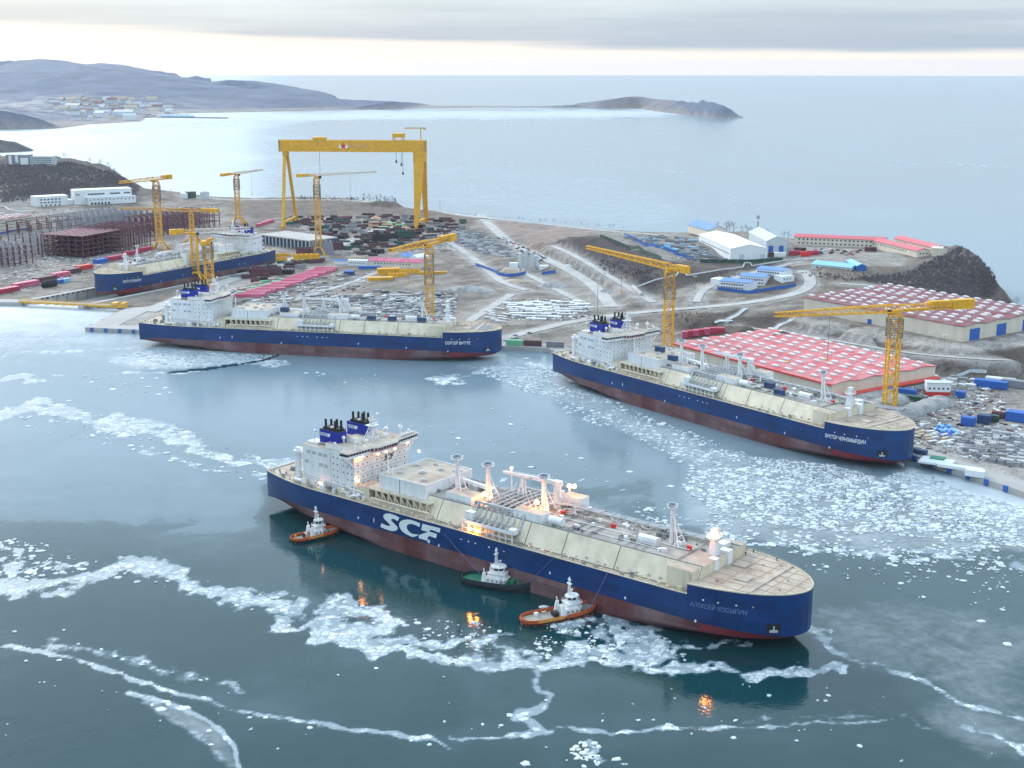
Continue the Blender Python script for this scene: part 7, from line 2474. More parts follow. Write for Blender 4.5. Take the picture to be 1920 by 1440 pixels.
mb = MB(); mb.tube((L + 2, 0, zc + 8.5), (L + 2, 0, zc + 24), 0.8, n=6); mb.lattice((L - 20, 0, zc + 25), (L + 9, 0, zc + 25), 1.4, 1.4, 2.5, 0.4); mb.box(L + 6, L + 9, -1.2, 1.2, zc + 23, zc + 25)
mb.build('service_crane', 'yellow_light', goliath)
# star emblem and name on the beam (front face y = -7)
def flat(pts, y, matn, name, parent):
    m_ = MB(); m_.add([(x, y, z) for x, z in pts], [tuple(range(len(pts)))])
    return m_.build(name, matn, parent)
cx_s, cz_s = 82, zc + 0.8
arc = lambda r0, r1, a0_, a1_: [(cx_s + r0[0] * math.cos(a0_ + (a1_ - a0_) * i / 8), cz_s + r0[1] * math.sin(a0_ + (a1_ - a0_) * i / 8)) for i in range(9)] + [(cx_s + r1[0] * math.cos(a1_ + (a0_ - a1_) * i / 8), cz_s + r1[1] * math.sin(a1_ + (a0_ - a1_) * i / 8)) for i in range(9)]
em = flat(arc((6.5, 4.0), (3, 1.2), math.pi * 0.75, math.pi * 1.35), -7.06, 'name_white', 'emblem_swoosh', beam)
flat(arc((6.5, 4.0), (3, 1.2), math.pi * 0.25, -math.pi * 0.35), -7.06, 'name_white', 'emblem_swoosh', beam)
m_ = MB()
star = [(cx_s + (5.2 if i % 2 == 0 else 2.0) * math.sin(math.pi * i / 5), -7.1, cz_s + (5.2 if i % 2 == 0 else 2.0) * math.cos(math.pi * i / 5)) for i in range(10)]
m_.add([(cx_s, -7.1, cz_s)] + star, [(0, i + 1, (i + 1) % 10 + 1) for i in range(10)]); m_.build('red_star', 'red_box', beam)
me = text_mesh('ЗВЕЗДА', 6.8, 'rust', 0.02)
for v in me.vertices:
    v.co = (cx_s + 20.5 + v.co.x, -7.06 - v.co.z, cz_s - 2.4 + v.co.y)
part('beam_lettering', me, beam)

# yellow dock gate walkway
a, b = P(38, 563, 5), P(236, 573, 5)
d = b - a
t = thing('dock_gate', 'long yellow footbridge beam lying across the mouth of the dry dock', 'dock gate', (a.x, a.y, 3.2), math.atan2(d.y, d.x))
L = math.hypot(d.x, d.y)
mb = MB(); mb.box(0, L, -3.2, 3.2, 0, 1.6); mb.build('girder', 'yellow', t)
mb = MB(); mb.box(0, L, -2.4, 2.4, 1.6, 1.8); mb.build('deck', 'concrete', t)
mb = MB(); rail(mb, [(i * L / 40, -3, 1.8) for i in range(41)], 1.3, r=0.16); rail(mb, [(i * L / 40, 3, 1.8) for i in range(41)], 1.3, r=0.16); mb.build('railing', 'yellow', t)
mb = MB(); mb.box(L * 0.88, L * 0.93, -4, 4, 1.6, 4.4); mb.box(L * 0.97, L, -4, 4, 1.6, 4.6); mb.build('gate_machinery', 'yellow_light', t)

# ================================================================== masts, lamps, pipes, fences
def pole(label, px, py, topy, r=0.3, name='street_lamp', cat='street lamp', arm=True, m_='steel_gray', group=None):
    b = G(px, py); H = zat(b.x, b.y, topy) - b.z
    t = thing(name, label, cat, tuple(b), 0, group)
    mb = MB(); mb.tube((0, 0, 0), (0, 0, H), r, r * 0.6, n=6); mb.build('pole', m_, t)
    if arm:
        mb = MB(); mb.beam((-1.5, 0, H), (1.5, 0, H), 0.4, 0.3); mb.box(-1.8, -1.0, -0.4, 0.4, H - 0.3, H + 0.3); mb.box(1.0, 1.8, -0.4, 0.4, H - 0.3, H + 0.3); mb.build('lamp_head', 'wall_white', t)
    return t
pole('tall lamp mast by the road junction above the moored ship', 1120, 592, 523)
pole('lamp mast near the coast road right of the gantry', 825, 398, 375)
pole('slim lamp mast on the dock road by the pink rows', 568, 508, 487)
pole('lamp mast in front of the blue roofed camp', 1302, 542, 518)
pole('lamp post on the terrace below the dark red warehouse', 1770, 652, 628, 0.2)
pole('lamp post at the right quay behind the stacks', 1873, 845, 820, 0.2)
pole('lamp post near the quay stacks on the right', 1847, 838, 800, 0.15)
b = G(1420, 446); H = zat(b.x, b.y, 404) - b.z
t = thing('radio_mast', 'red and white lattice radio mast behind the gabled shed', 'mast', tuple(b))
for k in range(4):
    mb = MB(); mb.lattice((0, 0, H * k / 4), (0, 0, H * (k + 1) / 4), 1.4, 1.4, 2.5, 0.22, 0.14); mb.build('mast_section', 'ship_white' if k % 2 else 'machine_gray', t)
mb = MB(); mb.box(-1.6, 1.6, -0.4, 0.4, H - 4, H); mb.build('antenna', 'machine_gray', t)

def drape(pts, step=6.0, dz=0.0):
    w = [G(*p) for p in pts]; out = []
    for a, b in zip(w[:-1], w[1:]):
        n = max(1, int((b - a).length / step))
        for i in range(n):
            q = a.lerp(b, i / n); out.append(Vector((q.x, q.y, hz(q.x, q.y) + dz)))
    q = w[-1]; out.append(Vector((q.x, q.y, hz(q.x, q.y) + dz)))
    return out
def fence(label, pts, h, m_, step=6.0):
    q = drape(pts, step)
    t = thing('fence', label, 'fence', tuple(q[0]))
    o = q[0]
    for i, (a, b) in enumerate(zip(q[:-1], q[1:])):
        mb = MB(); mb.beam(a - o + Vector((0, 0, h / 2)), b - o + Vector((0, 0, h / 2)), 0.14, h)
        mb.build('fence_panel', m_, t)
    mb = MB()
    for a in q:
        mb.beam(a - o, a - o + Vector((0, 0, h + 0.2)), 0.3)
    mb.build('fence_posts', 'steel_gray', t)
fence('black fence along the left edge of the plateau yard', [(1125, 445), (1180, 467), (1240, 487)], 3.6, 'dark_green', 9)
fence('dark green fence in front of the white arched shed', [(1312, 492), (1400, 493), (1468, 489)], 3.4, 'dark_green', 9)
fence('blue fence dividing the plateau yard', [(1171, 443), (1230, 464), (1300, 489)], 3.2, 'blue_paint', 9)
fence('blue fence around the concrete plant', [(892, 498), (924, 510), (936, 516), (950, 519), (968, 518), (986, 514)], 3.2, 'blue_paint', 8)
fence('short blue fence right of the concrete plant', [(1016, 515), (1042, 512)], 3.0, 'blue_paint', 8)
fence('blue fence around the front of the dormitory camp', [(1345, 543), (1404, 551), (1440, 545), (1492, 536)], 3.0, 'blue_paint', 8)
fence('white mesh fence behind the tower crane on the right quay', [(1560, 765), (1640, 745), (1760, 718), (1850, 700)], 2.4, 'wall_gray', 9)
def pipeline(label, pts, r, m_='pipe_gray'):
    q = []
    for a in pts:
        w = G(a[0], a[1]); q.append(Vector((w.x, w.y, w.z + (a[2] if len(a) > 2 else 1.2))))
    out = []
    for a, b in zip(q[:-1], q[1:]):
        n = max(1, int((b - a).length / 12))
        for i in range(n):
            p_ = a.lerp(b, i / n); p_.z = max(p_.z, hz(p_.x, p_.y) + 0.8); out.append(p_)
    out.append(q[-1])
    mb = MB(); mb.path(out, r, n=6)
    return tag(mb.build('pipeline', m_), label, 'pipeline')
pipeline('pale pipeline with square loops below the plateau fence', [(1192, 541), (1230, 527), (1268, 519), (1273, 511), (1283, 511), (1288, 519), (1330, 512), (1393, 503), (1396, 495), (1406, 495), (1410, 501), (1470, 491), (1530, 488)], 0.9)
pipeline('pale pipeline curving over the bare ground at the left edge', [(-40, 384), (0, 388), (8, 388), (18, 395), (40, 398), (64, 396)], 0.7, 'wall_white')
pipeline('large concrete culvert lying beside the road junction', [(1187, 541, 1.8), (1203, 556, 1.8)], 2.0, 'concrete')
def stairs(label, a, b):
    pa, pb = G(*a), G(*b)
    t = thing('slope_stairs', label, 'stairs', tuple(pa))
    n = 22; d = pb - pa
    u = Vector((-d.y, d.x, 0)).normalized() * 1.8
    for i in range(n):
        q = d * (i / n); q.z = hz(pa.x + q.x, pa.y + q.y) - pa.z + 0.4
        mb = MB(); mb.beam(q - u, q + u, 1.2, 0.5); mb.build('step', 'wall_white', t)
    for s in (-1, 1):
        mb = MB()
        pts = []
        for i in range(0, n + 1, 2):
            q = d * (i / n); q.z = hz(pa.x + q.x, pa.y + q.y) - pa.z + 1.5
            pts.append(q + u * s)
        mb.path(pts, 0.15, n=4); mb.build('handrail', 'wall_white', t)
stairs('white stairs up the earth bank behind the red warehouse, left flight', (1362, 605), (1400, 579))
stairs('white stairs up the earth bank behind the red warehouse, right flight', (1447, 620), (1486, 599))
stairs('pale stairs on the slope above the warehouse corner', (1372, 602), (1340, 606))

# blue quay fenders
fm_ = MB(); fm_.box(-1.3, 1.3, -0.9, 0.6, -1.6, 1.7); fme_ = fm_.mesh('quay_fender', 'blue_paint')
def fenders(a, b, n, label):
    a, b = Vector((*a, 0)), Vector((*b, 0)); d = b - a
    for i in range(n):
        q = a + d * ((i + 0.5) / n)
        o = bpy.data.objects.new('quay_fender', fme_); COL.objects.link(o)
        o.location = (q.x, q.y, 2.0); o.rotation_euler = (0, 0, math.atan2(d.y, d.x))
        if math.cos(o.rotation_euler.z) < 0:
            o.rotation_euler.z += math.pi
        tag(o, label, 'fender', 'blue fenders along the quay walls')
fenders(EDGE[1], EDGE[2], 6, 'blue box fender on the quay wall at the right')
fenders(EDGE[7], loc2w('D', -10, 28), 5, 'blue box fender on the front of the left pier')
fenders(EDGE[7], EDGE[8], 4, 'blue box fender on the icy side of the left pier')

# ================================================================== stock lying about the yard
ry = random.Random(99)
def box_part(lx, ly, lz, m_, kind, cache={}):
    k = (lx, ly, lz, m_, kind)
    if k in cache:
        return cache[k]
    mb = MB()
    if kind == 'container':
        mb.box(-lx / 2, lx / 2, -ly / 2, ly / 2, 0, lz)
        n = int(lx / 1.2)
        for i in range(n):
            x = -lx / 2 + lx * (i + 0.5) / n
            mb.box(x - 0.12, x + 0.12, -ly / 2 - 0.08, ly / 2 + 0.08, 0.2, lz - 0.2)
    elif kind == 'block':     # open ship-hull block with stiffeners
        mb.box(-lx / 2, lx / 2, -ly / 2, ly / 2, 0, lz * 0.45)
        for i in range(5):
            x = -lx / 2 + lx * (i + 0.5) / 5
            mb.box(x - 0.3, x + 0.3, -ly / 2 + 0.2, ly / 2 - 0.2, lz * 0.45, lz)
        mb.box(-lx / 2, lx / 2, -ly / 2, -ly / 2 + 0.4, lz * .45, lz); mb.box(-lx / 2, lx / 2, ly / 2 - 0.4, ly / 2, lz * .45, lz)
    elif kind == 'plates':
        for i in range(4):
            s_ = ry.uniform(-0.4, 0.4)
            mb.box(-lx / 2 + s_, lx / 2 + s_, -ly / 2, ly / 2, lz * i / 4, lz * i / 4 + lz * 0.2)
    elif kind == 'pipes':
        n = 4
        for i in range(n):
            mb.tube((-lx / 2, -ly / 2 + ly * (i + 0.5) / n, lz * 0.4), (lx / 2 + ry.uniform(-1, 1), -ly / 2 + ly * (i + 0.5) / n, lz * 0.4), ly / n * 0.48, n=6)
        for i in range(n - 1):
            mb.tube((-lx / 2, -ly / 2 + ly * (i + 1.0) / n, lz * 0.85), (lx / 2, -ly / 2 + ly * (i + 1) / n, lz * 0.85), ly / n * 0.48, n=6)
    elif kind == 'heap':
        n = 9
        vs = [(0, 0, lz)]
        for r_, z_ in ((0.55, 0.6), (1.0, 0)):
            for i in range(n):
                t_ = 2 * math.pi * i / n
                q = r_ * ry.uniform(0.8, 1.15)
                vs.append((lx / 2 * q * math.cos(t_), ly / 2 * q * math.sin(t_), lz * z_))
        mb.add(vs, [(0, 1 + i, 1 + (i + 1) % n) for i in range(n)] + [(1 + i, 1 + n + i, 1 + n + (i + 1) % n, 1 + (i + 1) % n) for i in range(n)])
    elif kind == 'car':
        mb.box(-2.2, 2.2, -0.9, 0.9, 0.35, 0.95); mb.add([(-1.5, -0.8, 0.95), (1.2, -0.8, 0.95), (1.2, 0.8, 0.95), (-1.5, 0.8, 0.95), (-1.0, -0.7, 1.5), (0.6, -0.7, 1.5), (0.6, 0.7, 1.5), (-1.0, 0.7, 1.5)], [(0, 1, 5, 4), (1, 2, 6, 5), (2, 3, 7, 6), (3, 0, 4, 7), (4, 5, 6, 7)])
        for x in (-1.4, 1.4):
            for s in (-1, 1):
                mb.tube((x, s * 0.95, 0.35), (x, s * 0.7, 0.35), 0.35, n=8)
    me = mb.mesh(kind, m_)
    cache[k] = me
    return me
def put(name, me, x, y, rz, label, cat, group=None, dz=0.0):
    o = bpy.data.objects.new(name, me); COL.objects.link(o)
    o.location = (x, y, hz(x, y) - 0.1 + dz); o.rotation_euler = (0, 0, rz)
    return tag(o, label, cat, group)
def scatter(name, kind, poly, n, sizes, mats, label, cat, group, rz=0.0, jit=0.4, gap=0.9):
    """Stock set out over an area; neighbours kept apart; the label is shared by pieces nothing tells apart."""
    xs = [p[0] for p in poly]; ys = [p[1] for p in poly]
    done = []; tries = 0
    while len(done) < n and tries < n * 30:
        tries += 1
        px, py = ry.uniform(min(xs), max(xs)), ry.uniform(min(ys), max(ys))
        if not bool(inpoly(np.array([px]), np.array([py]), poly)[0]):
            continue
        g_ = G(px, py)
        s = ry.choice(sizes)
        if any(math.hypot(g_.x - a, g_.y - b) < (s[0] + c) * 0.5 * gap for a, b, c in done):
            continue
        done.append((g_.x, g_.y, s[0]))
        k = ry.randrange(len(mats))
        lb = label[k] if isinstance(label, (list, tuple)) else label
        put(name, box_part(*s, mats[k], kind), g_.x, g_.y, rz + ry.uniform(-jit, jit), lb, cat, group)
def line_of(name, kind, a, b, n, size, mats, label, cat, group=None, rz=None, skip=()):
    pa, pb = G(*a), G(*b)
    d = pb - pa
    r = math.atan2(d.y, d.x) if rz is None else rz
    for i in range(n):
        if i in skip:
            continue
        q = pa + d * (i / max(1, n - 1))
        m_ = mats[i % len(mats)]
        put(name, box_part(*size, m_, kind), q.x, q.y, r, label if isinstance(label, str) else label[i % len(label)], cat, group)

dock_dir = POSE['C'][2]
# pink-topped modules stepping up beside the dock road
n = 19
pa, pb = G(469, 557), G(614, 506)
for i in range(n):
    q = pa.lerp(pb, i / (n - 1))
    s = (24 if i % 4 else 29, 4.6, 3.4)
    put('pink_module', box_part(s[0], s[1], s[2], 'magenta', 'container'), q.x + ry.uniform(-2, 2), q.y, 0.02, 'long pink covered module in the stepped row beside the dock road', 'module', 'pink covered modules beside the dock road')
# crimson covers along the far side of the dock
for px, py, m_, L_, lb in ((10, 549, 'crimson', 30, 'bright crimson covered module at the left end of the dock row'), (48, 537, 'magenta', 30, 'pinkish covered module second from the left in the dock row'), (84, 527, 'maroon_dark', 26, 'dark maroon module in the middle of the dock row'), (113, 519, 'magenta', 22, 'pale pink module behind the round black tank'),
                      (135, 512, 'maroon_dark', 20, 'dark module between the pink and the scarlet one'), (157, 505, 'red_box', 20, 'scarlet covered module beside the dock'), (189, 493, 'blue_paint', 16, 'blue module in the row beyond the docked ship bow'), (216, 487, 'crimson', 26, 'crimson module just right of the blue one'), (246, 478, 'crimson', 24, 'crimson module at the foot of the dock tower crane'), (272, 471, 'crimson', 22, 'crimson module farthest along the dock row')):
    g_ = G(px, py); put('covered_module', box_part(L_, 8.0, 5.0, m_, 'container'), g_.x, g_.y, dock_dir + math.pi, lb, 'module')
g_ = G(93, 538); o = thing('black_tank', 'squat black round-ended tank beside the dry dock wall', 'tank', tuple(g_), dock_dir + math.pi)
m2 = MB(); m2.tube((-6, 0, 3.2), (6, 0, 3.2), 4.0, n=16); m2.sphere((-6, 0, 3.2), 4.0, 12); m2.sphere((6, 0, 3.2), 4.0, 12); m2.build('tank_shell', 'rubber', o)
g_ = G(113, 531); put('container', box_part(6, 4, 4, 'blue_paint', 'container'), g_.x, g_.y, dock_dir, 'blue container next to the black tank by the dock', 'container')
g_ = G(124, 529); put('container', box_part(9, 4, 4, 'sky_blue_roof', 'container'), g_.x, g_.y, dock_dir, 'pale blue container beside the dark blue one near the dock', 'container')
line_of('pink_module', 'container', (486, 424), (508, 417), 4, (14, 5, 4), ['magenta'], 'small pink module in the distant row behind the open hall', 'module', 'distant pink modules behind the open hall')
# yellow crane parts
for px, py, s, lb in ((728, 514, (24, 8, 7), 'tallest yellow box girder in the stack below the workshop'), (713, 525, (26, 9, 3.5), 'flat yellow girder lying in front of the stack'), (745, 519, (20, 7, 4), 'yellow girder leaning right of the stack'), (768, 513, (24, 5, 5), 'ribbed yellow frame behind the stack'), (812, 514, (30, 3, 3), 'thin yellow beam beside the tower crane foot')):
    g_ = G(px, py); put('yellow_girder', box_part(*s, 'yellow', 'block' if s[2] < 6 and s[0] < 25 else 'plates'), g_.x, g_.y, 0.15, lb, 'girder')
for px, py, s, r_, lb in ((515, 480, (36, 4, 3), 0.1, 'yellow beam lying by the stern of the docked ship'), (520, 490, (22, 5, 5), 0.3, 'yellow frame next to the stern of the docked ship'), (575, 491, (30, 12, 9), 0.2, 'big yellow crane bogie below the tower crane'), (598, 468, (20, 14, 11), 0.4, 'yellow portal piece behind the tower crane foot')):
    g_ = G(px, py); put('yellow_girder', box_part(*s, 'yellow', 'block'), g_.x, g_.y, r_, lb, 'frame')
# hull blocks
BL = ['maroon_dark', 'maroon_dark', 'dark_green', 'black', 'steel_gray']
blab = ['dull maroon hull block standing in the block yard', 'dull maroon hull block standing in the block yard', 'dark green hull block standing in the block yard', 'black hull block standing in the block yard', 'grey hull block standing in the block yard']
scatter('hull_block', 'block', [(540, 408), (700, 402), (790, 410), (860, 412), (880, 425), (800, 460), (700, 480), (640, 470), (590, 432), (530, 425)], 190, [(14, 7, 3.5), (9, 6, 4.5), (19, 5, 2.6), (7, 5, 3), (11, 9, 2)], BL, blab, 'hull block', 'hull blocks in the block yard', 0.2, 0.5)
scatter('hull_block', 'block', [(455, 500), (560, 490), (580, 478), (620, 470), (600, 492), (540, 512), (480, 530), (440, 520)], 30, [(16, 8, 4), (10, 7, 4), (12, 5, 3)], BL, ['dull maroon hull block beside the docked ship', 'dull maroon hull block beside the docked ship', 'dark green hull block beside the docked ship', 'black hull block beside the docked ship', 'grey hull block beside the docked ship'], 'hull block', 'hull blocks beside the docked ship', 0.2, 0.5)
for px, py, s, m_, lb in ((604, 476, (28, 22, 15), 'steel_gray', 'tallest grey green stacked block beside the tower crane'), (572, 482, (22, 16, 11), 'maroon_dark', 'brown stacked block at the foot of the tower crane'), (632, 468, (18, 14, 9), 'maroon_dark', 'maroon block right of the tall grey stack'), (756, 447, (26, 14, 10), 'dark_green', 'dark green block below the right gantry leg'), (722, 452, (34, 12, 9), 'black', 'wide black U shaped block left of the green one'), (500, 515, (34, 16, 8), 'maroon_dark', 'big brown hull section near the docked ship stern')):
    g_ = G(px, py)
    t = thing('hull_block', lb, 'hull block', tuple(g_), 0.15)
    for k in range(3):
        part('block_tier', box_part(s[0] - k * 1.5, s[1] - k, s[2] / 3, m_, 'block'), t, (0, 0, k * s[2] / 3))
scatter('frame_stack', 'plates', [(480, 535), (500, 520), (540, 525), (520, 545), (460, 560), (450, 545)], 16, [(12, 5, 1.6), (9, 4, 2)], ['sand_tan', 'mint'], ['tan plate frame lying beside the dock road', 'pale green plate frame lying beside the dock road'], 'frame', 'frames beside the dock road', 0.3, 0.5)
scatter('green_module', 'plates', [(690, 418), (760, 420), (760, 432), (700, 430)], 10, [(14, 7, 3)], ['mint', 'rust'], ['mint green module under the gantry beam', 'orange brown module under the gantry beam'], 'module', 'bright modules under the gantry', 0.1, 0.3)
# grey concrete block fields
scatter('steel_block', 'block', [(838, 432), (900, 440), (968, 474), (968, 484), (905, 478), (850, 452)], 150, [(6, 4, 1.8), (8, 3, 1.5), (5, 3, 2)], ['pipe_gray', 'steel_gray'], ['pale grey block in the field beside the main road', 'blue grey block in the field beside the main road'], 'block', 'grey blocks in the field beside the main road', -0.6, 0.3, 0.8)
scatter('stock_pile', 'plates', [(600, 560), (700, 545), (850, 552), (840, 600), (700, 612), (600, 600), (570, 580)], 120, [(12, 3, 1.5), (8, 4, 1.8), (16, 2.5, 1.2), (6, 4, 2)], ['scrap', 'steel_gray', 'snow_pile', 'dark_green', 'pipe_gray'],
        ['mottled stack of plates behind the left moored ship', 'blue grey stack of plates behind the left moored ship', 'snow covered stack behind the left moored ship', 'dark green stack behind the left moored ship', 'pale grey stack behind the left moored ship'], 'stack', 'stacks behind the left moored ship', 0.5, 0.7, 0.75)
scatter('pipe_bundle', 'pipes', [(640, 560), (820, 560), (810, 606), (640, 606)], 40, [(14, 3.5, 2), (20, 3, 1.8)], ['pipe_gray', 'snow_pile', 'steel_gray'], ['pale pipe bundle behind the left moored ship', 'snow dusted pipe bundle behind the left moored ship', 'blue grey pipe bundle behind the left moored ship'], 'pipe bundle', 'pipe bundles behind the left moored ship', 0.5, 0.5, 0.8)
scatter('stock_pile', 'plates', [(395, 560), (450, 560), (600, 520), (700, 512), (690, 532), (560, 568), (450, 590), (400, 590)], 60, [(8, 3, 1.5), (5, 4, 2), (12, 3, 1.5)], ['scrap', 'steel_gray', 'snow_pile'], ['mottled stack between the pink modules and the moored ship', 'grey stack between the pink modules and the moored ship', 'snowy stack between the pink modules and the moored ship'], 'stack', 'stacks below the pink modules', 0.4, 0.6, 0.8)
scatter('concrete_slab', 'plates', [(955, 568), (1090, 566), (1100, 585), (1010, 600), (955, 592)], 55, [(14, 4, 1.5), (9, 4, 2), (18, 3.5, 1.5)], ['snow_pile', 'wall_white'], ['snow dusted slab stack inside the road loop', 'white slab stack inside the road loop'], 'slab stack', 'slab stacks inside the road loop', -0.1, 0.2, 0.7)
scatter('concrete_slab', 'plates', [(905, 590), (940, 575), (950, 590), (925, 625)], 12, [(10, 3, 1.5)], ['snow_pile'], 'snow dusted slab in the small yard beside the diagonal road', 'slab stack', 'slabs beside the diagonal road', -0.6, 0.3, 0.8)
scatter('pipe_bundle', 'pipes', [(1140, 446), (1250, 442), (1290, 446), (1340, 480), (1300, 484), (1220, 458)], 46, [(10, 4, 2.4), (7, 3, 2)], ['steel_gray', 'scrap', 'sky_blue_roof'], ['grey bundle in the fenced plateau yard', 'mottled bundle in the fenced plateau yard', 'light blue bundle in the fenced plateau yard'], 'bundle', 'bundles in the fenced plateau yard', -0.5, 0.5, 0.8)
scatter('pipe_bundle', 'pipes', [(1275, 462), (1360, 485), (1364, 490), (1290, 488)], 20, [(10, 4, 2.4), (8, 3, 2)], ['scrap', 'steel_gray'], ['mottled bundle along the white arched shed', 'grey bundle along the white arched shed'], 'bundle', 'bundles along the white arched shed', -0.7, 0.4, 0.8)
# right quay
scatter('block_stack', 'block', [(1795, 822), (1850, 806), (1925, 820), (1925, 880), (1860, 868), (1800, 842)], 130, [(5, 3, 2.2), (6, 3, 1.8), (4, 3, 2.4)], ['scrap', 'steel_gray', 'snow_pile'], ['mottled small block in the dense stacks on the right quay', 'grey small block in the dense stacks on the right quay', 'pale small block in the dense stacks on the right quay'], 'block', 'dense block stacks on the right quay', -0.5, 0.3, 0.75)
scatter('tarp_bale', 'heap', [(1755, 796), (1785, 800), (1800, 815), (1780, 822), (1755, 808)], 26, [(5, 4, 2), (4, 4, 1.6)], ['blue_paint', 'sky_blue_roof'], ['blue bale heap beside the bow of the moored ship', 'light blue bale heap beside the bow of the moored ship'], 'bale', 'blue bales on the right quay', 0, 1.5, 0.5)
scatter('timber_stack', 'plates', [(1712, 806), (1760, 812), (1790, 826), (1770, 836), (1712, 820)], 34, [(6, 2.5, 1.4), (5, 2, 1.8)], ['snow_pile', 'sand_tan'], ['pale timber stack beside the bow of the moored ship', 'tan timber stack beside the bow of the moored ship'], 'timber stack', 'timber stacks on the right quay', 0.2, 0.4, 0.8)
for px, py, s, m_, lb in ((1748, 738, (15, 7, 3.2), 'red_box', None), (1690, 742, (20, 4, 5), 'blue_paint', 'tall blue container near the tower crane foot'), (1700, 752, (20, 5, 4), 'dark_green', 'dark green container near the tower crane foot'), (1801, 745, (6, 5, 4), 'blue_paint', 'small blue container on the open quay yard'), (1650, 776, (30, 8, 5), 'steel_gray', 'long grey shed behind the bow of the moored ship'),
                      (1768, 808, (0, 0, 0), '', None), (1815, 798, (8, 6, 5.5), 'blue_paint', 'blue cube container, left of the two on the right quay'), (1845, 794, (8, 6, 5.5), 'navy', 'dark blue container, right of the two on the right quay'), (1860, 790, (8, 4, 4), 'dark_green', 'green container in the row on the right quay'), (1872, 784, (8, 4, 4), 'maroon_dark', 'brown container at the end of the row on the right quay'),
                      (1858, 727, (22, 6, 5), 'blue_paint', 'blue container row at the foot of the earth bank'), (1875, 722, (20, 6, 5), 'wall_white', 'white container row at the foot of the earth bank'), (1900, 726, (16, 6, 5), 'steel_gray', 'grey container at the foot of the earth bank'), (1912, 790, (16, 8, 6), 'blue_paint', 'blue framed structure at the right picture edge'),
                      (1756, 868, (18, 12, 1.2), 'wall_white', 'white platform on the edge of the right quay'), (1758, 864, (8, 6, 1.8), 'deck_green', 'green hatch cover on the white platform'), (1712, 848, (8, 4, 2.5), 'dark_green', 'green crate on the quay edge below the bow'), (1728, 852, (6, 4, 2.5), 'navy', 'dark blue crate on the quay edge below the bow'), (1800, 880, (24, 5, 1.6), 'wall_white', 'long white pontoon section on the quay edge'), (1828, 893, (10, 5, 3.5), 'wall_white', 'white cabin on the quay edge')):
    if not s[0] or lb is None:
        continue
    g_ = G(px, py); put('container', box_part(*s, m_, 'container'), g_.x, g_.y, -0.55, lb, 'container', dz=0.4)
g_ = G(1757, 741)
t = thing('site_office', 'white two storey site office with a red base on the right quay', 'cabin', tuple(g_), -0.1)
m2 = MB(); m2.box(-8, 8, -4, 4, 0, 3.2); m2.build('red_base', 'red_box', t); m2 = MB(); m2.box(-8, 8, -4, 4, 3.2, 9.2); w_ = m2.build('wall', 'wall_white', t); m2 = MB(); m2.box(-8.4, 8.4, -4.4, 4.4, 9.2, 9.7); m2.build('roof', 'wall_gray', t)
for i in range(5):
    part('window', pane_mesh(1.2, 1.2), w_, (-6 + i * 3, -4.05, 5.6))
scatter('stock_pile', 'plates', [(1590, 750), (1660, 730), (1700, 715), (1760, 705), (1830, 715), (1800, 735), (1640, 770)], 60, [(8, 3, 1.8), (5, 3, 2), (4, 3, 2.6)], ['snow_pile', 'scrap', 'steel_gray', 'wall_white'], ['snowy stack around the tower crane on the right quay', 'mottled stack around the tower crane on the right quay', 'grey stack around the tower crane on the right quay', 'white stack around the tower crane on the right quay'], 'stack', 'stacks around the right tower crane', -0.4, 0.8, 0.8)
scatter('stock_pile', 'plates', [(1745, 706), (1840, 716), (1830, 728), (1760, 722)], 20, [(7, 4, 3), (5, 4, 2.6)], ['snow_pile', 'scrap'], ['snowy stack beside the warehouse corner', 'mottled stack beside the warehouse corner'], 'stack', 'stacks beside the warehouse corner', -0.4, 0.4, 0.8)
b = G(1467, 712)
t = thing('scaffold_tower', 'yellow and green scaffold tower against the red warehouse wall', 'scaffold', tuple(b), -0.8)
for k in range(4):
    m2 = MB(); m2.lattice((0, 0, k * 3.4), (0, 0, k * 3.4 + 3.4), 7, 5, 3.4, 0.4, 0.3); m2.box(-3.5, 3.5, -2.5, 2.5, k * 3.4 + 3.2, k * 3.4 + 3.4); m2.build('scaffold_bay', 'yellow' if k % 2 else 'mint', t)
# quay between the two ships
for px, py, m_, lb in ((965, 648, 'mint', 'green covered wagon on the quay between the two moored ships'), (999, 649, 'maroon_dark', 'brown container on the quay between the two moored ships'), (1041, 651, 'machine_gray', 'grey flat wagon near the stern of the right moored ship')):
    g_ = G(px, py); put('wagon', box_part(14, 4, 4.4, m_, 'container'), g_.x, g_.y, -0.2, lb, 'wagon', dz=0.4)
line_of('red_container', 'container', (1292, 632), (1345, 625), 6, (12, 6, 5), ['magenta', 'crimson'], ['pink container at the far corner of the red warehouse', 'crimson container at the far corner of the red warehouse'], 'container', 'containers at the far corner of the red warehouse', rz=-0.05)
for px, py, m_, lb in ((1490, 478, 'crimson', 'crimson container right of the gabled shed'), (1500, 472, 'maroon_dark', 'dark red container stack behind the crimson ones'), (1512, 480, 'red_box', 'red container by the plateau road'), (1524, 478, 'crimson', 'second crimson container by the plateau road'), (1452, 481, 'maroon_dark', 'brown container in front of the gabled shed doors'), (1462, 481, 'wall_white', 'white lorry box in front of the gabled shed doors'), (1632, 471, 'maroon_dark', 'dark red container at the end of the parking ground')):
    g_ = G(px, py); put('container', box_part(12, 5, 4.5, m_, 'container'), g_.x, g_.y, -0.1, lb, 'container')
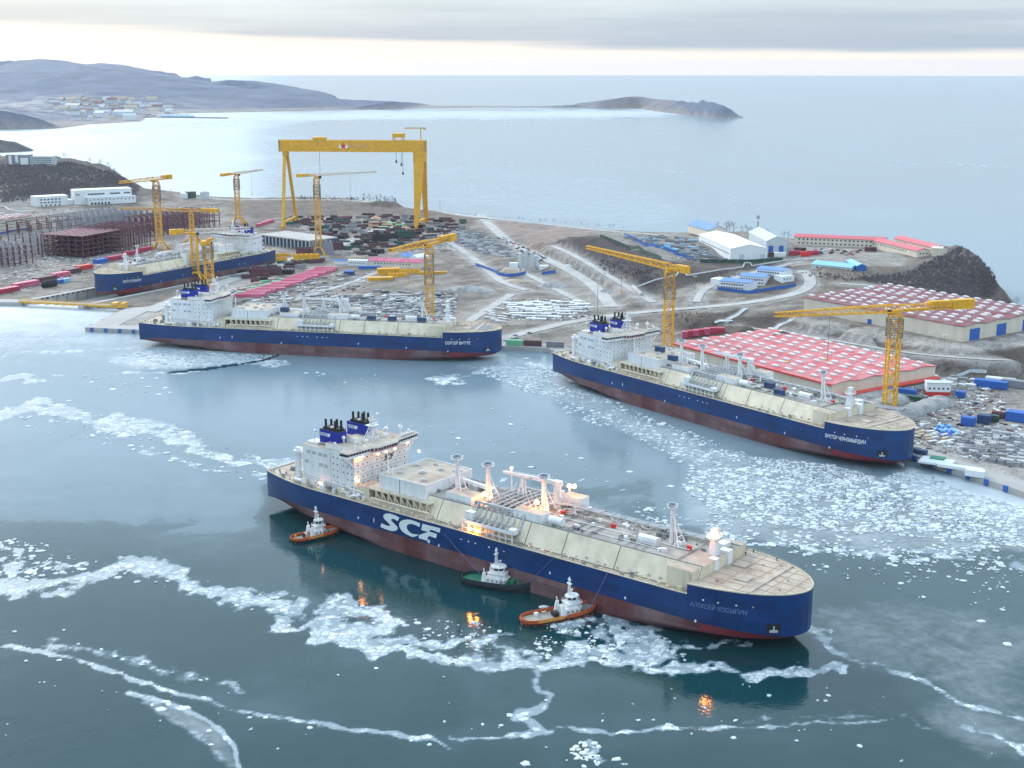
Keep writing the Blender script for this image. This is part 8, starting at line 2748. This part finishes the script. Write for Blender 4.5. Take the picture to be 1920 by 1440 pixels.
# concrete plant
g_ = G(990, 508); t = thing('concrete_plant', 'concrete batching plant with pale silos inside the blue fence', 'plant', tuple(g_), 0)
for x, y, h in ((-8, 0, 19), (-2, 2, 22), (4, 0, 20), (9, 3, 16)):
    m2 = MB(); m2.tube((x, y, 5), (x, y, h), 2.2, n=12); m2.tube((x, y, h), (x, y, h + 1.5), 2.2, 0.3, n=12); m2.tube((x, y, 0), (x, y, 5), 0.5, 2.2, n=12); m2.build('silo', 'wall_gray', t)
m2 = MB(); m2.box(-20, -11, -3, 3, 0, 9); m2.box(12, 22, -4, 4, 0, 6); m2.build('mixer_house', 'wall_white', t)
m2 = MB(); m2.beam((-34, -6, 1), (-12, 0, 8), 1.6, 1.6); m2.build('conveyor', 'steel_gray', t)
for px, py, s, m_, lb in ((955, 510, (30, 18, 6), 'sand_tan', 'tan aggregate heap beside the concrete plant'), (965, 528, (26, 12, 3), 'sand_tan', 'low sand heap below the concrete plant'), (1040, 538, (40, 22, 6), 'scrap', 'grey spoil heap inside the road loop'), (880, 545, (60, 26, 6), 'scrap', 'wide grey spoil heap right of the tower crane'), (705, 412, (26, 16, 6), 'rust', 'orange brown earth heap near the right gantry leg'), (1140, 548, (22, 12, 4), 'scrap', 'dark spoil heap beside the descending road'), (1065, 500, (14, 8, 3), 'snow_pile', 'small snow heap on the cut bank by the main road')):
    g_ = G(px, py); put('spoil_heap', box_part(*s, m_, 'heap'), g_.x, g_.y, -0.3, lb, 'heap')
# cars
CARM = ['black', 'wall_white', 'steel_gray', 'navy', 'crimson']
CL = ['black car parked beside the main road', 'white car parked beside the main road', 'grey car parked beside the main road', 'dark blue car parked beside the main road', 'red car parked beside the main road']
scatter('parked_car', 'car', [(932, 446), (948, 446), (1028, 486), (1010, 492)], 60, [(4.4, 1.8, 1.5)], CARM, CL, 'car', 'cars parked beside the main road', -0.9, 0.2, 1.0)
scatter('parked_car', 'car', [(1510, 466), (1620, 470), (1600, 480), (1530, 476)], 22, [(4.4, 1.8, 1.5)], CARM, [c.replace('beside the main road', 'in front of the barracks') for c in CL], 'car', 'cars parked in front of the barracks', -0.1, 0.2, 1.2)
scatter('parked_car', 'car', [(905, 640), (1000, 622), (1000, 628), (930, 646)], 6, [(5.4, 2.2, 1.8)], CARM, [c.replace('parked beside the main road', 'on the pale road behind the quay') for c in CL], 'car', 'cars on the road behind the quay', 0.3, 0.2, 1.2)
scatter('parked_car', 'car', [(1690, 765), (1800, 730), (1860, 760), (1880, 840), (1760, 850)], 14, [(5.0, 2.0, 1.7)], CARM, [c.replace('beside the main road', 'on the right quay') for c in CL], 'car', 'cars on the right quay', -0.5, 0.8, 2.0)
# navy containers and gear lying on the moored ships
for k, spots in (('B', ((118, -11, 33.2), (196, -3, 28.4), (212, -12, 28.4), (92, 2, 33.2))), ('D', ((124, -10, 32.0), (197, -12, 28.4), (214, -12, 28.4), (238, -12, 28.4)))):
    for i, (x, y, z) in enumerate(spots):
        wx, wy = loc2w(k, x, y)
        o = put('container', box_part(6.5, 3.5, 3.4, 'navy', 'container'), wx, wy, POSE[k][2], ('%s navy container on the trunk deck of the %s moored ship' % (('first', 'second', 'third', 'fourth')[i], 'right' if k == 'B' else 'left')) + ', counted from the stern' * 0, 'container')
        o.location.z = z
# light scrap nobody could count
mb = MB()
areas = [([(600, 555), (860, 550), (850, 610), (590, 612)], 1530), ([(400, 545), (700, 500), (690, 540), (420, 600)], 850), ([(540, 405), (880, 412), (860, 470), (640, 480), (560, 440)], 1190), ([(1560, 740), (1740, 700), (1850, 715), (1925, 800), (1900, 880), (1720, 840)], 1530),
         ([(0, 480), (200, 460), (300, 470), (0, 560)], 1190), ([(950, 562), (1100, 560), (1110, 600), (950, 600)], 595), ([(838, 430), (970, 480), (850, 455)], 680), ([(1140, 445), (1340, 480), (1300, 490), (1180, 460)], 425), ([(60, 390), (400, 385), (400, 400), (60, 410)], 425)]
for poly, n in areas:
    xs = [p[0] for p in poly]; ys = [p[1] for p in poly]
    for _ in range(n):
        px, py = ry.uniform(min(xs), max(xs)), ry.uniform(min(ys), max(ys))
        if not bool(inpoly(np.array([px]), np.array([py]), poly)[0]):
            continue
        g_ = P(px, py, hz(*P(px, py, 4).xy)); z = hz(g_.x, g_.y)
        a = ry.uniform(0, 3.14); l = ry.uniform(1.0, 5.0); w_ = ry.uniform(0.4, 1.6)
        u = Vector((math.cos(a), math.sin(a), 0)) * l / 2
        c = Vector((g_.x, g_.y, z + 0.2))
        mb.beam(c - u, c + u, w_, ry.uniform(0.3, 1.3), mi=ry.randrange(5))
mb.build('scrap_litter', ['scrap', 'snow_pile', 'steel_gray', 'maroon_dark', 'wall_white'], stuff=True)

# ================================================================== trees and brush (leafless, winter)
def bare_tree(seed, h):
    r_ = random.Random(seed); tr = MB(); cr = MB()
    tr.tube((0, 0, -0.4), (0, 0, h * 0.7), h * 0.022, h * 0.010, n=5)
    def grow(p, d, l, r0, lev):
        q = p + d * l
        (tr if lev == 0 else cr).beam(p, q, r0, r0)
        if lev >= 3:
            return
        for i in range(4 if lev < 2 else 3):
            nd = (d + Vector((r_.uniform(-1, 1), r_.uniform(-1, 1), r_.uniform(-0.15, 0.7))) * 0.75).normalized()
            grow(q, nd, l * r_.uniform(0.55, 0.8), max(0.05, r0 * 0.5), lev + 1)
    for i in range(7):
        z0 = h * (0.18 + 0.075 * i)
        grow(Vector((0, 0, z0)), (Vector((r_.uniform(-1, 1), r_.uniform(-1, 1), 0.55 + i * 0.1))).normalized(), h * (0.26 - 0.018 * i), h * 0.012, 1)
    return tr.mesh('trunk', 'bark'), cr.mesh('crown', 'brush')
TM = [bare_tree(s, 10) for s in range(5)]
def tree(px, py, h, label, group):
    g_ = G(px, py)
    t = thing('bare_tree', label, 'tree', tuple(g_), ry.uniform(0, 6), group)
    k = ry.randrange(5); t.scale = (h / 10,) * 3
    part('trunk', TM[k][0], t); part('crown', TM[k][1], t)
for px, py, h in ((1346, 433, 12), (1362, 434, 13), (1368, 434, 14), (1375, 435, 13), (1390, 436, 9), (1400, 437, 11), (1406, 438, 10), (1440, 441, 8), (1470, 446, 9), (1478, 448, 10)):
    tree(px, py, h, 'leafless tree on the plateau edge behind the sheds', 'leafless trees behind the plateau sheds')
for px, py, h in ((682, 375, 14), (692, 375, 12), (706, 376, 11), (714, 376, 12), (722, 377, 10), (735, 378, 11)):
    tree(px, py, h, 'leafless tree on the coastal knoll under the gantry beam', 'leafless trees on the coastal knoll')
for i in range(26):
    px = 840 + i * 13 + ry.uniform(-4, 4)
    tree(px, 400 + (px - 840) * 0.085 + 2, ry.uniform(4, 7), 'small leafless tree beside the coast road', 'small trees along the coast road')
for px, py, h in ((120, 300, 16), (170, 308, 13), (190, 312, 16), (204, 318, 15), (215, 326, 12), (230, 345, 12), (245, 352, 10), (105, 303, 13), (30, 312, 10), (2, 312, 12), (260, 356, 9), (320, 360, 7)):
    tree(px, py, h, 'leafless tree on the crest of the wooded hill at the left', 'crest trees of the left hill')
for px, py, h in ((1905, 580, 12), (1888, 578, 10), (1875, 576, 9), (1853, 574, 8), (1862, 575, 7)):
    tree(px, py, h, 'leafless tree behind the dark red warehouse near the water', 'trees behind the dark red warehouse')
rb = random.Random(17)
mb = MB()
def bush(x, y, z, s):
    for i in range(10):
        a = rb.uniform(0, 6.28); l = s * rb.uniform(0.6, 1.2); w_ = s * rb.uniform(0.08, 0.20)
        dx_, dy_ = math.cos(a) * s * rb.uniform(0.1, 0.7), math.sin(a) * s * rb.uniform(0.1, 0.7)
        mb.add([(x + dx_ * .2 - w_, y + dy_ * .2, z - 0.3), (x + dx_ * .2 + w_, y + dy_ * .2 + w_ * .4, z - 0.3), (x + dx_, y + dy_, z + l)], [(0, 1, 2)], rb.randrange(2))
for poly, n, s0, s1 in (([(0, 310), (130, 305), (215, 325), (260, 356), (240, 372), (130, 368), (60, 376), (0, 380)], 4200, 2.2, 4.4), ([(1700, 512), (1762, 482), (1800, 464), (1835, 485), (1864, 515), (1872, 548), (1840, 566), (1760, 548), (1700, 538), (1600, 524), (1690, 514)], 3400, 1.8, 3.8),
                      ([(1500, 512), (1700, 515), (1720, 530), (1520, 524)], 260, 1.2, 2.4), ([(1130, 470), (1240, 492), (1240, 540), (1120, 512)], 500, 1.0, 2.2), ([(1840, 575), (1920, 580), (1920, 590), (1850, 590)], 200, 1.5, 3), ([(560, 368), (745, 372), (745, 380), (560, 376)], 240, 1.2, 2.6), ([(1280, 515), (1330, 505), (1400, 515), (1300, 540)], 160, 0.9, 1.8), ([(1240, 590), (1330, 585), (1300, 620)], 120, 0.8, 1.6)):
    xs = [p[0] for p in poly]; ys = [p[1] for p in poly]
    px = np.array([rb.uniform(min(xs), max(xs)) for _ in range(n)]); py = np.array([rb.uniform(min(ys), max(ys)) for _ in range(n)])
    ok = inpoly(px, py, poly)
    px, py = px[ok], py[ok]
    bx, by, bz = cast(HS, px, py)
    for x, y, z in zip(bx, by, bz):
        bush(float(x), float(y), float(z), rb.uniform(s0, s1))
mb.build('brushwood', ['brush', 'bark'], stuff=True)
# ================================================================== people
def person_mesh(pose, matn):
    me = bpy.data.meshes.new('person')
    J = [(0, 0, 0.95), (0, 0, 1.25), (0, 0, 1.45), (0, 0, 1.56), (0, 0.02, 1.70), (0.1, 0, 0.9), (0.12, 0.04 if pose else 0.15, 0.5), (0.12, 0, 0.06), (-0.1, 0, 0.9), (-0.12, 0.0, 0.5), (-0.12, -0.08 if pose else -0.2, 0.06),
         (0.2, 0, 1.42), (0.27, 0.02, 1.15), (0.27, 0.15 if pose else 0.05, 0.92), (-0.2, 0, 1.42), (-0.27, 0.02, 1.15), (-0.26, 0.05, 0.92), (0.12, 0.16, 0.04), (-0.12, 0.08, 0.04)]
    E_ = [(0, 1), (1, 2), (2, 3), (3, 4), (0, 5), (5, 6), (6, 7), (0, 8), (8, 9), (9, 10), (2, 11), (11, 12), (12, 13), (2, 14), (14, 15), (15, 16), (7, 17), (10, 18)]
    R_ = [.16, .17, .15, .07, .12, .11, .08, .06, .11, .08, .06, .08, .06, .045, .08, .06, .045, .04, .04]
    me.from_pydata(J, E_, [])
    o = bpy.data.objects.new('person', me); COL.objects.link(o)
    o.modifiers.new('s', 'SKIN')
    for i, v in enumerate(me.skin_vertices[0].data):
        v.radius = (R_[i], R_[i]); v.use_root = (i == 0)
    o.modifiers.new('u', 'SUBSURF').levels = 1
    dg = bpy.context.evaluated_depsgraph_get()
    m2_ = bpy.data.meshes.new_from_object(o.evaluated_get(dg)); bpy.data.objects.remove(o)
    m2_.materials.clear(); m2_.materials.append(M[matn]); m2_.materials.append(M['skin']); m2_.materials.append(M['cloth_dark'])
    for f in m2_.polygons:
        c = f.center
        f.material_index = 1 if 1.56 < c.z < 1.72 and c.y > 0.03 else 2 if c.z < 0.9 and abs(c.x) < 0.24 else 0
    return m2_
pmh = MB(); pmh.sphere((0, 0, 0), 0.15, 10, sz=0.75)
PM = [person_mesh(0, 'cloth_dark'), person_mesh(1, 'cloth_orange')]
helm = pmh.mesh('helmet', 'ship_white')
CR = POSE['A']
for x, y, z, k, lb in ((192.5, -11.5, 28.2, 0, 'person in dark clothes standing on the trunk deck, leftmost of the group'), (195.5, -12.2, 28.2, 0, 'person in dark clothes second from left in the trunk deck group'), (197.5, -12.4, 28.2, 0, 'person in dark clothes third from left in the trunk deck group'), (199.0, -13.6, 28.2, 0, 'person in dark clothes nearest the trunk edge in the deck group'),
                      (262, 22.0, FZ, 0, 'person in dark clothes at the far rail of the foredeck'), (274, 20.0, FZ, 0, 'person in black standing by the port rail near the bow'), (260.5, 18, FZ, 0, 'person in dark clothes behind the far end of the bulkhead'), (206, -23.4, DZ - .3, 0, 'person in dark clothes on the starboard walkway, right one'), (201, -23.4, DZ - .3, 0, 'person in dark clothes on the starboard walkway, left one'), (186.5, -23.6, DZ - .3, 1, 'person in orange overalls by the starboard rail amidships')):
    wx, wy = loc2w('A', x, y)
    o = bpy.data.objects.new('person', PM[k]); COL.objects.link(o); o.location = (wx, wy, z); o.rotation_euler = (0, 0, ry.uniform(0, 6))
    o.scale = (1.12,) * 3
    tag(o, lb, 'person', 'people on the foreground ship')
    part('helmet', helm, o, (0, 0.02, 1.76))

# ================================================================== haze
mb = MB(); mb.box(-25950, 25950, -25950, 25950, -8, 266)
hzb = mb.build('haze', [])
hzb['kind'] = 'stuff'
hm = bpy.data.materials.new('haze'); hm.use_nodes = True
for n_ in list(hm.node_tree.nodes):
    hm.node_tree.nodes.remove(n_)
vo = hm.node_tree.nodes.new('ShaderNodeVolumePrincipled'); vo.inputs['Color'].default_value = (0.78, 0.87, 1.0, 1); vo.inputs['Density'].default_value = 2.3e-5; vo.inputs['Anisotropy'].default_value = 0.2
mo_ = hm.node_tree.nodes.new('ShaderNodeOutputMaterial'); hm.node_tree.links.new(vo.outputs[0], mo_.inputs['Volume'])
hzb.data.materials.append(hm)
